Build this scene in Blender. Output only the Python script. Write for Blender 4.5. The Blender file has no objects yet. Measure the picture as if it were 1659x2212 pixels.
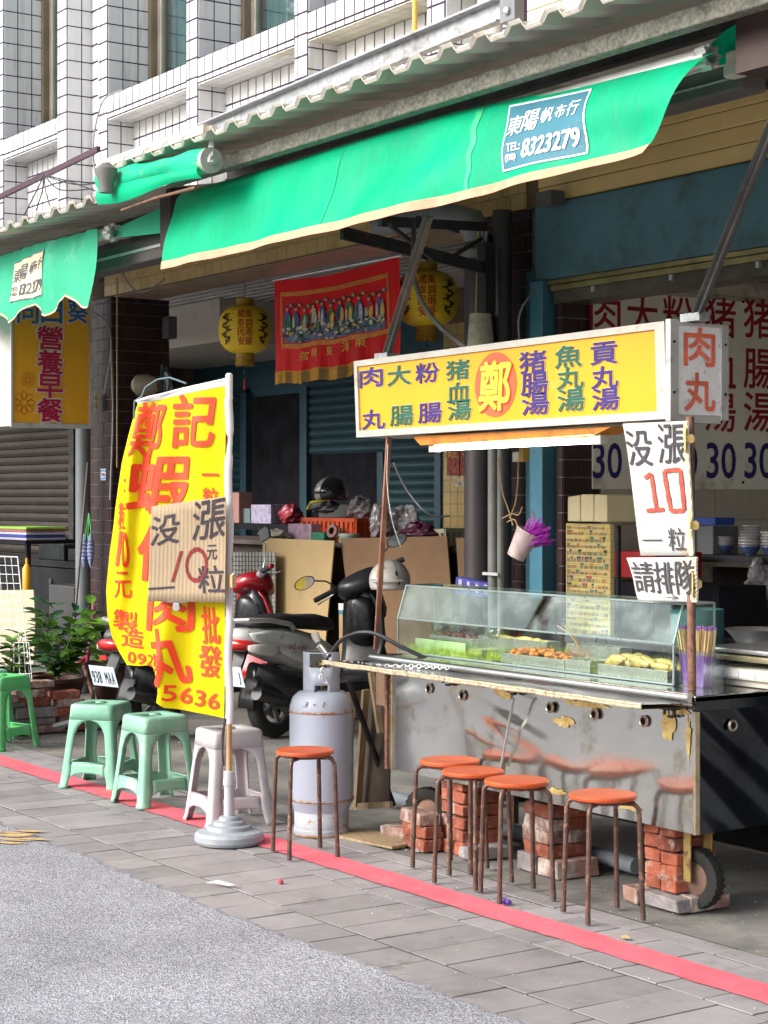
import bpy, bmesh, math, random
from mathutils import Vector, Matrix, geometry
random.seed(7)
R = math.radians
S = bpy.context.scene
COL = S.collection
# ---------------------------------------------------------------- camera
cd = bpy.data.cameras.new('camera'); cam = bpy.data.objects.new('camera', cd); COL.objects.link(cam)
cd.sensor_fit = 'VERTICAL'; cd.sensor_height = 36.0; cd.lens = 64.55; cd.shift_y = -0.0131; cd.clip_end = 500
FW = Vector((-.8286, .5598, 0)).normalized(); RT = Vector((.5598, .8286, 0)).normalized()
cam.location = (0, 0, 1.6)
cam.rotation_euler = Matrix((RT, Vector((0, 0, 1)), -FW)).transposed().to_euler()
S.camera = cam
# ---------------------------------------------------------------- world, sun, exposure
SUN_EL, SUN_AZ = 33, 192          # azimuth of the sun, degrees clockwise from +Y
w = bpy.data.worlds.new('World'); S.world = w; w.use_nodes = True
nt = w.node_tree; nt.nodes.clear()
sky = nt.nodes.new('ShaderNodeTexSky'); sky.sky_type = 'NISHITA'; sky.sun_disc = False
sky.sun_elevation = R(SUN_EL); sky.sun_rotation = R(SUN_AZ); sky.air_density = 1.0; sky.dust_density = 6.0; sky.ozone_density = 1.0
hs = nt.nodes.new('ShaderNodeHueSaturation'); hs.inputs['Saturation'].default_value = .38
bg = nt.nodes.new('ShaderNodeBackground'); bg.inputs['Strength'].default_value = .15
wo = nt.nodes.new('ShaderNodeOutputWorld')
nt.links.new(sky.outputs[0], hs.inputs['Color']); nt.links.new(hs.outputs[0], bg.inputs[0]); nt.links.new(bg.outputs[0], wo.inputs[0])
sl = bpy.data.lights.new('sun', 'SUN'); sl.energy = .85; sl.angle = R(40); sl.color = (1, .965, .92)
so = bpy.data.objects.new('sun', sl); COL.objects.link(so)
a = R(SUN_AZ); e = R(SUN_EL)
sd = Vector((math.sin(a) * math.cos(e), math.cos(a) * math.cos(e), math.sin(e)))
so.rotation_euler = sd.to_track_quat('Z', 'Y').to_euler()
S.cycles.max_bounces = 16; S.cycles.diffuse_bounces = 8; S.cycles.transparent_max_bounces = 24
S.view_settings.view_transform = 'Standard'; S.view_settings.look = 'None'
S.view_settings.exposure = 1.02; S.view_settings.gamma = 1; S.view_settings.use_curve_mapping = False

# ---------------------------------------------------------------- survey of the photograph: sight line met with a real plane
def _d(px, py):
    a = (px - 829.5) / 3966.
    return Vector((-.8286 + .5598 * a, .5598 + .8286 * a, (1077. - py) / 3966.))
def wy(px, py, Y):
    v = _d(px, py); return Vector((0, 0, 1.6)) + v * (Y / v.y)
def wx(px, py, X):
    v = _d(px, py); return Vector((0, 0, 1.6)) + v * (X / v.x)
def wz(px, py, z=0.):
    v = _d(px, py); return Vector((0, 0, 1.6)) + v * ((z - 1.6) / v.z)
def prj(p):
    p = Vector(p) - Vector((0, 0, 1.6)); D = p.dot(FW)
    if D < .2: return (-9999, -9999, D)
    return (829.5 + 3966 * p.dot(RT) / D, 1077 - 3966 * p.z / D, D)

# ---------------------------------------------------------------- materials
MC = {}
def M(name, col, rough=.6, metal=0., var=.12, vs=5., bump=0., bs=80., rnd=0., dirt=None, rust=None, coat=0., spec=.5, emit=None, detail=5, stretch=None):
    """procedural surface: base colour varied by noise in world space, optional dirt (colour, amount, scale), bump"""
    if name in MC: return MC[name]
    m = bpy.data.materials.new(name); m.use_nodes = True; t = m.node_tree; N = t.nodes; L = t.links
    b = N['Principled BSDF']
    b.inputs['Metallic'].default_value = metal; b.inputs['Roughness'].default_value = rough
    b.inputs['Specular IOR Level'].default_value = spec
    if coat: b.inputs['Coat Weight'].default_value = coat; b.inputs['Coat Roughness'].default_value = .08
    geo = N.new('ShaderNodeNewGeometry'); src = geo.outputs['Position']
    if stretch:
        mp = N.new('ShaderNodeMapping'); mp.inputs['Scale'].default_value = stretch; L.new(src, mp.inputs['Vector']); src = mp.outputs[0]
    def noise(sc, det=detail, ro=.6):
        n = N.new('ShaderNodeTexNoise'); n.inputs['Scale'].default_value = sc; n.inputs['Detail'].default_value = det; n.inputs['Roughness'].default_value = ro
        L.new(src, n.inputs['Vector']); return n.outputs['Fac']
    def mix(fac, ca, cb, bt='MIX'):
        x = N.new('ShaderNodeMix'); x.data_type = 'RGBA'; x.blend_type = bt
        for i, v in ((0, fac), (6, ca), (7, cb)):
            if hasattr(v, 'is_linked'): L.new(v, x.inputs[i])
            else: x.inputs[i].default_value = v if i == 0 else (*v[:3], 1)
        return x.outputs[2]
    def ramp(f, a0, a1):
        r = N.new('ShaderNodeMapRange'); r.inputs[1].default_value = a0; r.inputs[2].default_value = a1; L.new(f, r.inputs[0]); return r.outputs[0]
    lo = tuple(c * (1 - var * 1.6) for c in col); hi = tuple(min(1, c * (1 + var * 1.2)) for c in col)
    c = mix(ramp(noise(vs), .3, .7), lo, hi)
    if rnd:
        oi = N.new('ShaderNodeObjectInfo'); hv = N.new('ShaderNodeHueSaturation')
        mr = N.new('ShaderNodeMapRange'); mr.inputs[3].default_value = 1 - rnd; mr.inputs[4].default_value = 1 + rnd
        L.new(oi.outputs['Random'], mr.inputs[0]); L.new(mr.outputs[0], hv.inputs['Value']); L.new(c, hv.inputs['Color']); c = hv.outputs[0]
    if dirt:
        c = mix(ramp(noise(dirt[2], 8, .7), .62 - dirt[1] * .3, .72 - dirt[1] * .2), c, dirt[0])
    if rust:
        f = ramp(noise(rust[2], 10, .75), .66 - rust[1] * .3, .70 - rust[1] * .3)
        c = mix(f, c, rust[0])
        if metal:
            inv = N.new('ShaderNodeMath'); inv.operation = 'MULTIPLY_ADD'; inv.inputs[1].default_value = -metal; inv.inputs[2].default_value = metal
            L.new(f, inv.inputs[0]); L.new(inv.outputs[0], b.inputs['Metallic'])
    L.new(c, b.inputs['Base Color'])
    rr = N.new('ShaderNodeMapRange'); rr.inputs[3].default_value = max(.02, rough - .1); rr.inputs[4].default_value = min(1, rough + .1)
    L.new(noise(vs * 3), rr.inputs[0]); L.new(rr.outputs[0], b.inputs['Roughness'])
    if bump:
        bp = N.new('ShaderNodeBump'); bp.inputs['Strength'].default_value = min(1, bump); bp.inputs['Distance'].default_value = .01 * max(1, bump)
        L.new(noise(bs, 6), bp.inputs['Height']); L.new(bp.outputs[0], b.inputs['Normal'])
    if emit: b.inputs['Emission Color'].default_value = (*emit[0], 1); b.inputs['Emission Strength'].default_value = emit[1]
    MC[name] = m; return m

def glass_mat(name, tint=(.9, .97, .95), rough=.02, alpha=.3):
    """thin sheet glass: clear sheet mixed with a mirror by angle"""
    if name in MC: return MC[name]
    m = bpy.data.materials.new(name); m.use_nodes = True; t = m.node_tree; N = t.nodes; L = t.links; N.clear()
    tr = N.new('ShaderNodeBsdfTransparent'); tr.inputs[0].default_value = (*tint, 1)
    gl = N.new('ShaderNodeBsdfGlossy'); gl.inputs['Roughness'].default_value = rough; gl.inputs[0].default_value = (.9, .97, .95, 1)
    lw = N.new('ShaderNodeLayerWeight'); lw.inputs[0].default_value = .5; pw = N.new('ShaderNodeMath'); pw.operation = 'POWER'; pw.inputs[1].default_value = 4.; L.new(lw.outputs['Facing'], pw.inputs[0])
    mm = N.new('ShaderNodeMath'); mm.operation = 'MULTIPLY_ADD'; mm.inputs[1].default_value = .9
    gg = N.new('ShaderNodeNewGeometry'); gn = N.new('ShaderNodeTexNoise'); gn.inputs['Scale'].default_value = 9; gn.inputs['Detail'].default_value = 7; L.new(gg.outputs['Position'], gn.inputs['Vector'])
    gm_ = N.new('ShaderNodeMapRange'); gm_.inputs[1].default_value = .42; gm_.inputs[2].default_value = .75; gm_.inputs[3].default_value = alpha; gm_.inputs[4].default_value = alpha + .10; L.new(gn.outputs['Fac'], gm_.inputs[0]); L.new(gm_.outputs[0], mm.inputs[2])
    g2 = N.new('ShaderNodeMapRange'); g2.inputs[1].default_value = .45; g2.inputs[2].default_value = .7; g2.inputs[3].default_value = rough; g2.inputs[4].default_value = rough + .25; L.new(gn.outputs['Fac'], g2.inputs[0]); L.new(g2.outputs[0], gl.inputs['Roughness'])
    mx = N.new('ShaderNodeMixShader'); o = N.new('ShaderNodeOutputMaterial')
    L.new(pw.outputs[0], mm.inputs[0]); L.new(mm.outputs[0], mx.inputs[0]); L.new(tr.outputs[0], mx.inputs[1]); L.new(gl.outputs[0], mx.inputs[2]); L.new(mx.outputs[0], o.inputs[0])
    MC[name] = m; return m

def cloth_mat(name, col, trans=.35, rough=.7, var=.06, vs=2.5, stain=None, bump=.12, bs=25, stretch=None):
    """canvas that lets part of the daylight through"""
    m = M(name, col, rough, 0, var, vs, bump, bs, dirt=stain, spec=.25, stretch=stretch); t = m.node_tree; N = t.nodes; L = t.links
    b = N['Principled BSDF']; o = N['Material Output']
    if trans and not N.get('tl'):
        tl = N.new('ShaderNodeBsdfTranslucent'); tl.name = 'tl'; mx = N.new('ShaderNodeMixShader'); mx.inputs[0].default_value = trans
        L.new(b.inputs['Base Color'].links[0].from_socket, tl.inputs[0]); L.new(b.outputs[0], mx.inputs[1]); L.new(tl.outputs[0], mx.inputs[2]); L.new(mx.outputs[0], o.inputs[0])
    return m

# ---------------------------------------------------------------- building objects
WL = {}
def wl(o):
    v = Vector((0, 0, 0))
    while o is not None: v += WL.get(o.name, Vector((0, 0, 0))); o = o.parent
    return v
def tag(o, label=None, cat=None, group=None, kind=None):
    if label: o['label'] = label
    if cat: o['category'] = cat
    if group: o['group'] = group
    if kind: o['kind'] = kind
    return o
def thing(name, label=None, cat=None, loc=(0, 0, 0), group=None, kind=None):
    o = bpy.data.objects.new(name, None); COL.objects.link(o); o.location = loc; o.empty_display_size = .1
    WL[o.name] = Vector(loc); return tag(o, label, cat, group, kind)
def link(name, me, parent=None, off=(0, 0, 0)):
    o = bpy.data.objects.new(name, me); COL.objects.link(o); o.parent = parent
    o.location = off; WL[o.name] = Vector(off); return o
def dup(root, loc=None, rz=None, label=None, parent=None, cat=None):
    r = root.copy(); COL.objects.link(r); r.parent = parent
    WL[r.name] = WL.get(root.name, Vector()).copy()
    if loc is not None: r.location = loc; WL[r.name] = Vector(loc)
    if rz is not None: r.rotation_euler[2] = rz
    if label: r['label'] = label
    if cat: r['category'] = cat
    for ch in [c for c in root.children]: dup(ch, parent=r)
    return r

class MB:
    def __init__(s): s.v = []; s.f = []; s.st = []
    def add(s, vs, fs):
        n = len(s.v); s.st.append((n, len(s.f))); s.v += [Vector(p) for p in vs]; s.f += [tuple(i + n for i in f) for f in fs]; return s
    def box(s, a, b, rz=0, about=None):
        x0, y0, z0 = a; x1, y1, z1 = b
        P = [Vector(p) for p in ((x0, y0, z0), (x1, y0, z0), (x1, y1, z0), (x0, y1, z0), (x0, y0, z1), (x1, y0, z1), (x1, y1, z1), (x0, y1, z1))]
        if rz:
            c = Vector(about) if about else (P[0] + P[6]) / 2
            m = Matrix.Rotation(rz, 3, 'Z'); P = [c + m @ (p - c) for p in P]
        return s.add(P, [(3, 2, 1, 0), (4, 5, 6, 7), (0, 1, 5, 4), (1, 2, 6, 5), (2, 3, 7, 6), (3, 0, 4, 7)])
    def bar(s, p, q, w, h, up=(0, 0, 1)):
        p = Vector(p); q = Vector(q); d = (q - p).normalized(); u = Vector(up)
        sx = d.cross(u)
        if sx.length < 1e-4: sx = d.cross(Vector((0, 1, 0)))
        sx.normalize(); sy = sx.cross(d).normalized(); sx *= w / 2; sy *= h / 2
        P = [p - sx - sy, p + sx - sy, p + sx + sy, p - sx + sy, q - sx - sy, q + sx - sy, q + sx + sy, q - sx + sy]
        return s.add(P, [(0, 1, 2, 3), (7, 6, 5, 4), (1, 0, 4, 5), (2, 1, 5, 6), (3, 2, 6, 7), (0, 3, 7, 4)])
    def tube(s, pts, r, n=8, caps=True):
        pts = [Vector(p) for p in pts]; k = len(pts); rs = r if isinstance(r, (list, tuple)) else [r] * k
        nrm = None; rings = []
        for i, p in enumerate(pts):
            d = (pts[min(i + 1, k - 1)] - pts[max(i - 1, 0)]).normalized()
            if nrm is None:
                nrm = d.cross(Vector((0, 0, 1)))
                if nrm.length < 1e-3: nrm = d.cross(Vector((0, 1, 0)))
            nrm = (nrm - d * nrm.dot(d)).normalized(); bn = d.cross(nrm)
            rings.append([p + (nrm * math.cos(2 * math.pi * j / n) + bn * math.sin(2 * math.pi * j / n)) * rs[i] for j in range(n)])
        return s.loft(rings, caps)
    def loft(s, rings, caps=True, closed=True):
        n = len(rings[0]); vs = [p for r in rings for p in r]; fs = []
        for i in range(len(rings) - 1):
            for j in range(n if closed else n - 1):
                a = i * n + j; b = i * n + (j + 1) % n; fs.append((a, b, b + n, a + n))
        if caps: fs.append(tuple(range(n))[::-1]); fs.append(tuple((len(rings) - 1) * n + j for j in range(n)))
        return s.add(vs, fs)
    def lathe(s, prof, c=(0, 0, 0), n=24, axis=(0, 0, 1), caps=True):
        ax = Vector(axis).normalized(); q = ax.to_track_quat('Z', 'Y'); c = Vector(c)
        rings = [[c + q @ Vector((r * math.cos(2 * math.pi * j / n), r * math.sin(2 * math.pi * j / n), z)) for j in range(n)] for r, z in prof]
        return s.loft(rings, caps)
    def quad(s, *p): return s.add(p, [tuple(range(len(p)))])
    def prism(s, poly, d):
        """closed polygon (3-D points) pushed by vector d"""
        n = len(poly); P = [Vector(p) for p in poly]; d = Vector(d)
        return s.add(P + [p + d for p in P], [tuple(range(n))[::-1], tuple(range(n, 2 * n))] + [(i, (i + 1) % n, (i + 1) % n + n, i + n) for i in range(n)])
    def grid(s, fn, nu, nv):
        vs = [fn(i / nu, j / nv) for j in range(nv + 1) for i in range(nu + 1)]
        return s.add(vs, [(j * (nu + 1) + i, j * (nu + 1) + i + 1, (j + 1) * (nu + 1) + i + 1, (j + 1) * (nu + 1) + i) for j in range(nv) for i in range(nu)])
    def blob(s, path, n=12, sq=2.4):
        """superellipse sections normal to x: (x, y, z, half width, half height)"""
        rings = []
        for x, y, z, ry, rz_ in path:
            rg = []
            for j in range(n):
                t = 2 * math.pi * j / n; c, q = math.cos(t), math.sin(t)
                rg.append(Vector((x, y + math.copysign(abs(c) ** (2 / sq), c) * ry, z + math.copysign(abs(q) ** (2 / sq), q) * rz_)))
            rings.append(rg)
        return s.loft(rings)
    def xf(s, m, start=0):
        for i in range(start, len(s.v)): s.v[i] = m @ s.v[i]
        return s
    def build(s, name, mat, parent=None, smooth=False, bevel=0., solid=0., sub=0, seg=2, ang=35, world=True, split=False):
        if split:      # one object for every shape added
            ends = s.st[1:] + [(len(s.v), len(s.f))]; o = None
            for (v0, f0), (v1, f1) in zip(s.st, ends):
                mb = MB(); mb.v = s.v[v0:v1]; mb.f = [tuple(i - v0 for i in f) for f in s.f[f0:f1]]; o = mb.build(name, mat, parent, smooth, bevel, solid, sub, seg, ang, world)
            return o
        off = wl(parent) if parent is not None and world else Vector((0, 0, 0))
        base = Vector((0, 0, 0))
        me = bpy.data.meshes.new(name); me.from_pydata([p - off - base for p in s.v], [], s.f)
        bm = bmesh.new(); bm.from_mesh(me); bmesh.ops.recalc_face_normals(bm, faces=bm.faces)
        bm.to_mesh(me); bm.free()
        if mat: me.materials.append(mat)
        if smooth:
            me.polygons.foreach_set('use_smooth', [True] * len(me.polygons)); me.update()
            if smooth != 'all':
                try: me.set_sharp_from_angle(angle=R(ang))
                except Exception: pass
        o = link(name, me, parent)
        if bevel:
            b = o.modifiers.new('b', 'BEVEL'); b.width = bevel; b.segments = seg; b.limit_method = 'ANGLE'; b.angle_limit = R(40)
        if solid:
            q = o.modifiers.new('s', 'SOLIDIFY'); q.thickness = solid; q.offset = -1
        if sub:
            q = o.modifiers.new('d', 'SUBSURF'); q.levels = sub; q.render_levels = sub
        return o
def build1(mb, name, mat, label, cat, group=None, kind=None, **k):
    return tag(mb.build(name, mat, **k), label, cat, group, kind)

# pieces: tiles, bricks, planks ... alike pieces share one mesh
PM = {}; PIECES = []
def piece_mesh(key, dims, mat, bev=.0, jit=0):
    k = (key, tuple(round(d, 3) for d in dims), mat.name, jit)
    if k in PM: return PM[k]
    bm = bmesh.new(); bmesh.ops.create_cube(bm, size=1)
    rr = random.Random(sum(map(ord, str(k))) + jit * 17)
    for v in bm.verts:
        v.co = Vector([v.co[i] * dims[i] for i in range(3)])
        if jit: v.co += Vector([rr.uniform(-1, 1) * .0055 for _ in range(3)])
    if bev: bmesh.ops.bevel(bm, geom=bm.edges[:], offset=bev, segments=1, affect='EDGES')
    me = bpy.data.meshes.new(key); bm.to_mesh(me); bm.free(); me.materials.append(mat); PM[k] = me; return me
def put(parent, name, me, mat4):
    PIECES.append((parent, name, me, mat4))
def grid_tiles(parent, name, o, u, v, W, H, tw, th, gap, mat, thick=.006, brick=False, bev=0., jz=0., phase=0., shift=None):
    o = Vector(o); u = Vector(u).normalized(); v = Vector(v).normalized(); n = u.cross(v)
    j = 0; y = 0.
    while y < H - 1e-4:
        h = min(th, H - y); x = -(tw / 2 if (brick and j % 2) else 0) - phase * tw
        while x < W - 1e-4:
            x0 = max(x, 0); x1 = min(x + tw, W)
            if x1 - x0 > gap * 2 and h > gap * 2:
                me = piece_mesh(name, (x1 - x0 - gap, h - gap, thick), mat, bev)
                c = o + u * ((x0 + x1) / 2) + v * (y + h / 2) + n * (thick / 2 - .001 + random.uniform(0, jz))
                m = Matrix((u, v, n)).transposed().to_4x4(); m.translation = c
                put(parent, name, me, m)
            x += tw
        y += th; j += 1
def flush_pieces():
    by = {}
    for p in PIECES: by.setdefault((p[0].name, p[1]), []).append(p)
    for (pn, nm), lst in by.items():
        def rank(p):
            x, y, D = prj(p[3].translation)
            inn = -40 < x < 1700 and -40 < y < 2250
            return (0 if inn else 1, D)
        lst.sort(key=rank)
        par = lst[0][0]; off = wl(par); rest = []
        for i, (pa, n_, me, m) in enumerate(lst):
            if i < 290 and (rank((pa, n_, me, m))[0] == 0 or i < 3):
                o = bpy.data.objects.new(nm, me); COL.objects.link(o); o.parent = par
                mm = m.copy(); mm.translation = m.translation - off; o.matrix_basis = mm
            else: rest.append((me, m))
        if rest:
            mb = MB()
            for me, m in rest: mb.add([m @ v.co for v in me.vertices], [tuple(p.vertices) for p in me.polygons])
            o = mb.build(nm + '_surround', rest[0][0].materials[0], par); o['kind'] = 'stuff'

# lettering: glyph outlines of the built-in font, filled
GC = {}
def glyph(ch, off=.015):
    k = (ch, off)
    if k in GC: return GC[k]
    c = bpy.data.curves.new('glyph', 'FONT'); c.body = ch; c.offset = off; c.resolution_u = 3; c.fill_mode = 'FRONT'
    o = bpy.data.objects.new('glyph', c); COL.objects.link(o)
    me = bpy.data.meshes.new_from_object(o.evaluated_get(bpy.context.evaluated_depsgraph_get()))
    bpy.data.objects.remove(o); bpy.data.curves.remove(c)
    vs = [v.co.copy() for v in me.vertices]; fs = [tuple(p.vertices) for p in me.polygons]
    x0 = min(v.x for v in vs); x1 = max(v.x for v in vs); y0 = min(v.y for v in vs); y1 = max(v.y for v in vs)
    cx_, cy_ = (x0 + x1) / 2, (y0 + y1) / 2; sx, sy = max(x1 - x0, .08), max(y1 - y0, .08)
    if ch in '-·：→': sx = max(sx, .5); sy = max(sy, .5)
    elif len(ch) == 1 and ord(ch) < 0x2000: sx = max(sx, .42)
    elif len(ch) == 1: s0 = .90; sx = max(sx, .5); sy = max(sy, .12 if ch in '一' else .5)
    vs = [((v.x - cx_) / sx, (v.y - cy_) / (sy if ch != '一' else .9)) for v in vs]
    bpy.data.meshes.remove(me); GC[k] = (vs, fs); return GC[k]
class LT(MB):
    """flat lettering laid on a surface, one mesh per character"""
    def __init__(s): super().__init__(); s.marks = []
    def build(s, name, mat, parent=None, **k):
        ends = s.marks[1:] + [(len(s.v), len(s.f))]; o = None
        if not s.marks: return super().build(name, mat, parent, **k)
        for (v0, f0), (v1, f1) in zip(s.marks, ends):
            mb = MB(); mb.v = s.v[v0:v1]; mb.f = [tuple(i - v0 for i in f) for f in s.f[f0:f1]]; o = mb.build(name, mat, parent, **k)
        return o
    def put(s, ch, c, ux, uz, w, h, bold=.02, sh=0., rot=0.):
        s.marks.append((len(s.v), len(s.f))); c = Vector(c); ux = Vector(ux); uz = Vector(uz); vs, fs = glyph(ch, min(bold, 0.)); cr, sr = math.cos(rot), math.sin(rot)
        nn = ux.cross(uz).normalized()
        for k, (ox, oy) in enumerate(s.ring(bold, min(w, h) * .75 + max(w, h) * .25)):
            P = []
            for x, y in vs:
                x *= w; y *= h; x += y * sh; x, y = x * cr - y * sr + ox, x * sr + y * cr + oy
                P.append(c + ux * x + uz * y + nn * (k * .00012))
            s.add(P, fs)
        return s
    @staticmethod
    def ring(bold, size):
        if bold <= .012: return [(0, 0)]
        r = bold * size * .42; n = 6 if bold < .04 else 8
        return [(0, 0)] + [(r * math.cos(2 * math.pi * i / n), r * math.sin(2 * math.pi * i / n)) for i in range(n)]
    def put_fn(s, ch, cx_, cy_, w, h, fn, bold=.02, sh=0., rot=0., maxlen=None):
        s.marks.append((len(s.v), len(s.f))); vs, fs = glyph(ch, min(bold, 0.)); cr, sr = math.cos(rot), math.sin(rot); Q = []
        for x, y in vs:
            x *= w; y *= h; x += y * sh; Q.append((cx_ + x * cr - y * sr, cy_ + x * sr + y * cr))
        if maxlen:
            bm = bmesh.new(); bv = [bm.verts.new((x, y, 0)) for x, y in Q]
            for f in fs:
                try: bm.faces.new([bv[i] for i in f])
                except ValueError: pass
            for _ in range(4):
                ed = [e_ for e_ in bm.edges if e_.calc_length() > maxlen]
                if not ed: break
                bmesh.ops.subdivide_edges(bm, edges=ed, cuts=1)
            bmesh.ops.triangulate(bm, faces=bm.faces[:])
            bm.verts.index_update()
            Q = [(v.co.x, v.co.y) for v in bm.verts]; fs = [tuple(v.index for v in f.verts) for f in bm.faces]; bm.free()
        e_ = min(w, h) * .02
        for k, (ox, oy) in enumerate(s.ring(bold, min(w, h) * .75 + max(w, h) * .25)):
            P = []
            for x, y in Q:
                p = Vector(fn(x + ox, y + oy))
                if k:
                    nn = (Vector(fn(x + ox + e_, y + oy)) - p).cross(Vector(fn(x + ox, y + oy + e_)) - p)
                    if nn.length > 0: p = p + nn.normalized() * (k * .00015)
                P.append(p)
            s.add(P, fs)
        return s
def cdt(outline, step, fn, keep=None):
    """fill a 2-D outline with a fine triangle grid and lift it by fn"""
    xs = [p[0] for p in outline]; ys = [p[1] for p in outline]
    pts = [Vector(p) for p in outline]; n = len(pts); edges = [(i, (i + 1) % n) for i in range(n)]
    x = min(xs) + step / 2
    while x < max(xs):
        y = min(ys) + step / 2
        while y < max(ys): pts.append(Vector((x, y))); y += step
        x += step
    v, e_, f, *_ = geometry.delaunay_2d_cdt(pts, edges, [list(range(n))], 1, 1e-5)
    return [fn(p.x, p.y) for p in v], [tuple(q) for q in f]
def dense(poly, step):
    out = []
    for i in range(len(poly)):
        a_, b_ = Vector(poly[i]), Vector(poly[(i + 1) % len(poly)]); k = max(1, int((b_ - a_).length / step))
        out += [tuple(a_.lerp(b_, j / k)) for j in range(k)]
    return out
X_, Y_, Z_ = Vector((1, 0, 0)), Vector((0, 1, 0)), Vector((0, 0, 1))
# ================================================================ materials used often
m_grout = M('dark_grout', (.05, .03, .07), .8)
m_wtile = M('white_tile', (.70, .71, .72), .3, var=.03, rnd=.06, vs=1.5, dirt=((.56, .54, .50), .22, 7), stretch=(1, 1, .12))
m_ytile = M('yellow_tile', (.50, .36, .14), .35, var=.08, rnd=.08, dirt=((.3, .22, .1), .15, 3))
m_dbrick = M('dark_brown_tile', (.035, .016, .018), .42, var=.2, rnd=.25)
m_mortar = M('pale_mortar', (.30, .27, .26), .9, var=.2)
m_teal = M('teal_paint', (.026, .085, .11), .6, var=.12, vs=3, dirt=((.05, .06, .06), .2, 6))
m_steel = M('galvanised', (.42, .44, .46), .42, .75, var=.18, vs=30, bump=.05, bs=60, dirt=((.22, .2, .18), .2, 4))
m_dsteel = M('dark_steel', (.055, .055, .06), .5, .5, var=.3, vs=8, rust=((.12, .05, .03), .25, 12))
m_alu = M('aluminium', (.62, .63, .63), .38, .7, var=.08, dirt=((.3, .28, .25), .15, 8))
m_stain = M('stainless', (.46, .46, .44), .24, .95, var=.12, vs=2, bump=.06, bs=6, dirt=((.30, .27, .2), .1, 5))
m_white = M('white_paint', (.72, .72, .70), .45, var=.05, dirt=((.45, .42, .36), .15, 6))
m_black = M('black_plastic', (.012, .012, .015), .35, var=.2)
m_rubber = M('tyre_rubber', (.018, .018, .018), .8, var=.3, bump=.2, bs=60)
m_rustp = M('rusty_pipe', (.20, .10, .065), .75, .2, var=.3, vs=14, rust=((.10, .045, .03), .5, 20))
m_wood = M('weathered_wood', (.36, .26, .15), .75, var=.25, vs=6, bump=.1, stretch=(8, 8, 1))
m_card = M('cardboard', (.46, .32, .17), .85, var=.1, vs=3, dirt=((.3, .2, .1), .15, 5))
m_brick = M('red_brick', (.35, .10, .055), .9, var=.28, vs=14, bump=.8, bs=70, rnd=.28, dirt=((.46, .38, .33), .30, 12))
m_brick2 = M('worn_brick', (.30, .17, .13), .9, var=.3, vs=14, bump=.6, bs=70, rnd=.2, dirt=((.5, .46, .42), .5, 12))
m_gbrick = M('grey_block', (.24, .22, .22), .9, var=.25, vs=14, bump=.6, bs=70, rnd=.15)
m_cream = M('cream_plaster', (.50, .47, .40), .8, var=.08)
m_dark = M('dark_interior', (.014, .014, .018), .9, var=.3, spec=.1)  # near-black tone stands for unlit interiors, also plain dark parts
m_red = M('print_red', (.62, .02, .015), .5, var=.04)

# ================================================================ ground
g = MB().box((-60, 3.46, -.2), (30, 40, -.006)).build('apron_ground', M('apron_concrete', (.17, .165, .155), .9, var=.28, vs=2.2, bump=.25, bs=30, dirt=((.27, .25, .22), .35, 1.6), rust=((.10, .11, .07), .2, 1.5)))
tag(g, kind='structure')
# asphalt: fine light and dark chips
def asphalt():
    m = bpy.data.materials.new('asphalt'); m.use_nodes = True; t = m.node_tree; N = t.nodes; L = t.links; b = N['Principled BSDF']
    geo = N.new('ShaderNodeNewGeometry'); v = N.new('ShaderNodeTexVoronoi'); v.inputs['Scale'].default_value = 150; L.new(geo.outputs['Position'], v.inputs['Vector'])
    sx = N.new('ShaderNodeSeparateColor'); L.new(v.outputs['Color'], sx.inputs[0])
    cr = N.new('ShaderNodeValToRGB'); L.new(sx.outputs[0], cr.inputs[0])
    cr.color_ramp.elements[0].position = 0; cr.color_ramp.elements[0].color = (.13, .135, .155, 1)
    cr.color_ramp.elements[1].position = 1; cr.color_ramp.elements[1].color = (.47, .48, .53, 1)
    for p, c in ((.25, (.215, .22, .245, 1)), (.5, (.29, .295, .325, 1)), (.75, (.36, .365, .40, 1))):
        el = cr.color_ramp.elements.new(p); el.color = c
    n = N.new('ShaderNodeTexNoise'); n.inputs['Scale'].default_value = 1.6; n.inputs['Detail'].default_value = 6; L.new(geo.outputs['Position'], n.inputs['Vector'])
    hv = N.new('ShaderNodeHueSaturation'); mr = N.new('ShaderNodeMapRange'); mr.inputs[1].default_value = .3; mr.inputs[2].default_value = .7; mr.inputs[3].default_value = .80; mr.inputs[4].default_value = 1.14
    L.new(n.outputs['Fac'], mr.inputs[0]); L.new(mr.outputs[0], hv.inputs['Value']); L.new(cr.outputs[0], hv.inputs['Color']); L.new(hv.outputs[0], b.inputs['Base Color'])
    b.inputs['Roughness'].default_value = .85
    bp = N.new('ShaderNodeBump'); bp.inputs['Strength'].default_value = .7; bp.inputs['Distance'].default_value = .006; L.new(v.outputs['Distance'], bp.inputs['Height']); L.new(bp.outputs[0], b.inputs['Normal'])
    return m
rd = random.Random(3); edge = []
x = -40.
while x < 6:
    edge.append((x, 3.49 + rd.uniform(-.018, .018) + .02 * math.sin(x * 1.3))); x += .05
asp = MB(); n = len(edge)
vs = [(x, y, .0) for x, y in edge] + [(x, y - .03, .006) for x, y in edge] + [(x, -30, .006) for x, y in edge]
asp.add(vs, [(i, i + 1, n + i + 1, n + i) for i in range(n - 1)] + [(n + i, n + i + 1, 2 * n + i + 1, 2 * n + i) for i in range(n - 1)])
tag(asp.build('road', asphalt()), kind='structure')
tag(MB().box((-60, -30, -.3), (30, 3.46, -.02)).build('ground', M('sub_base', (.12, .12, .12), .9)), kind='structure')
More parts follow.
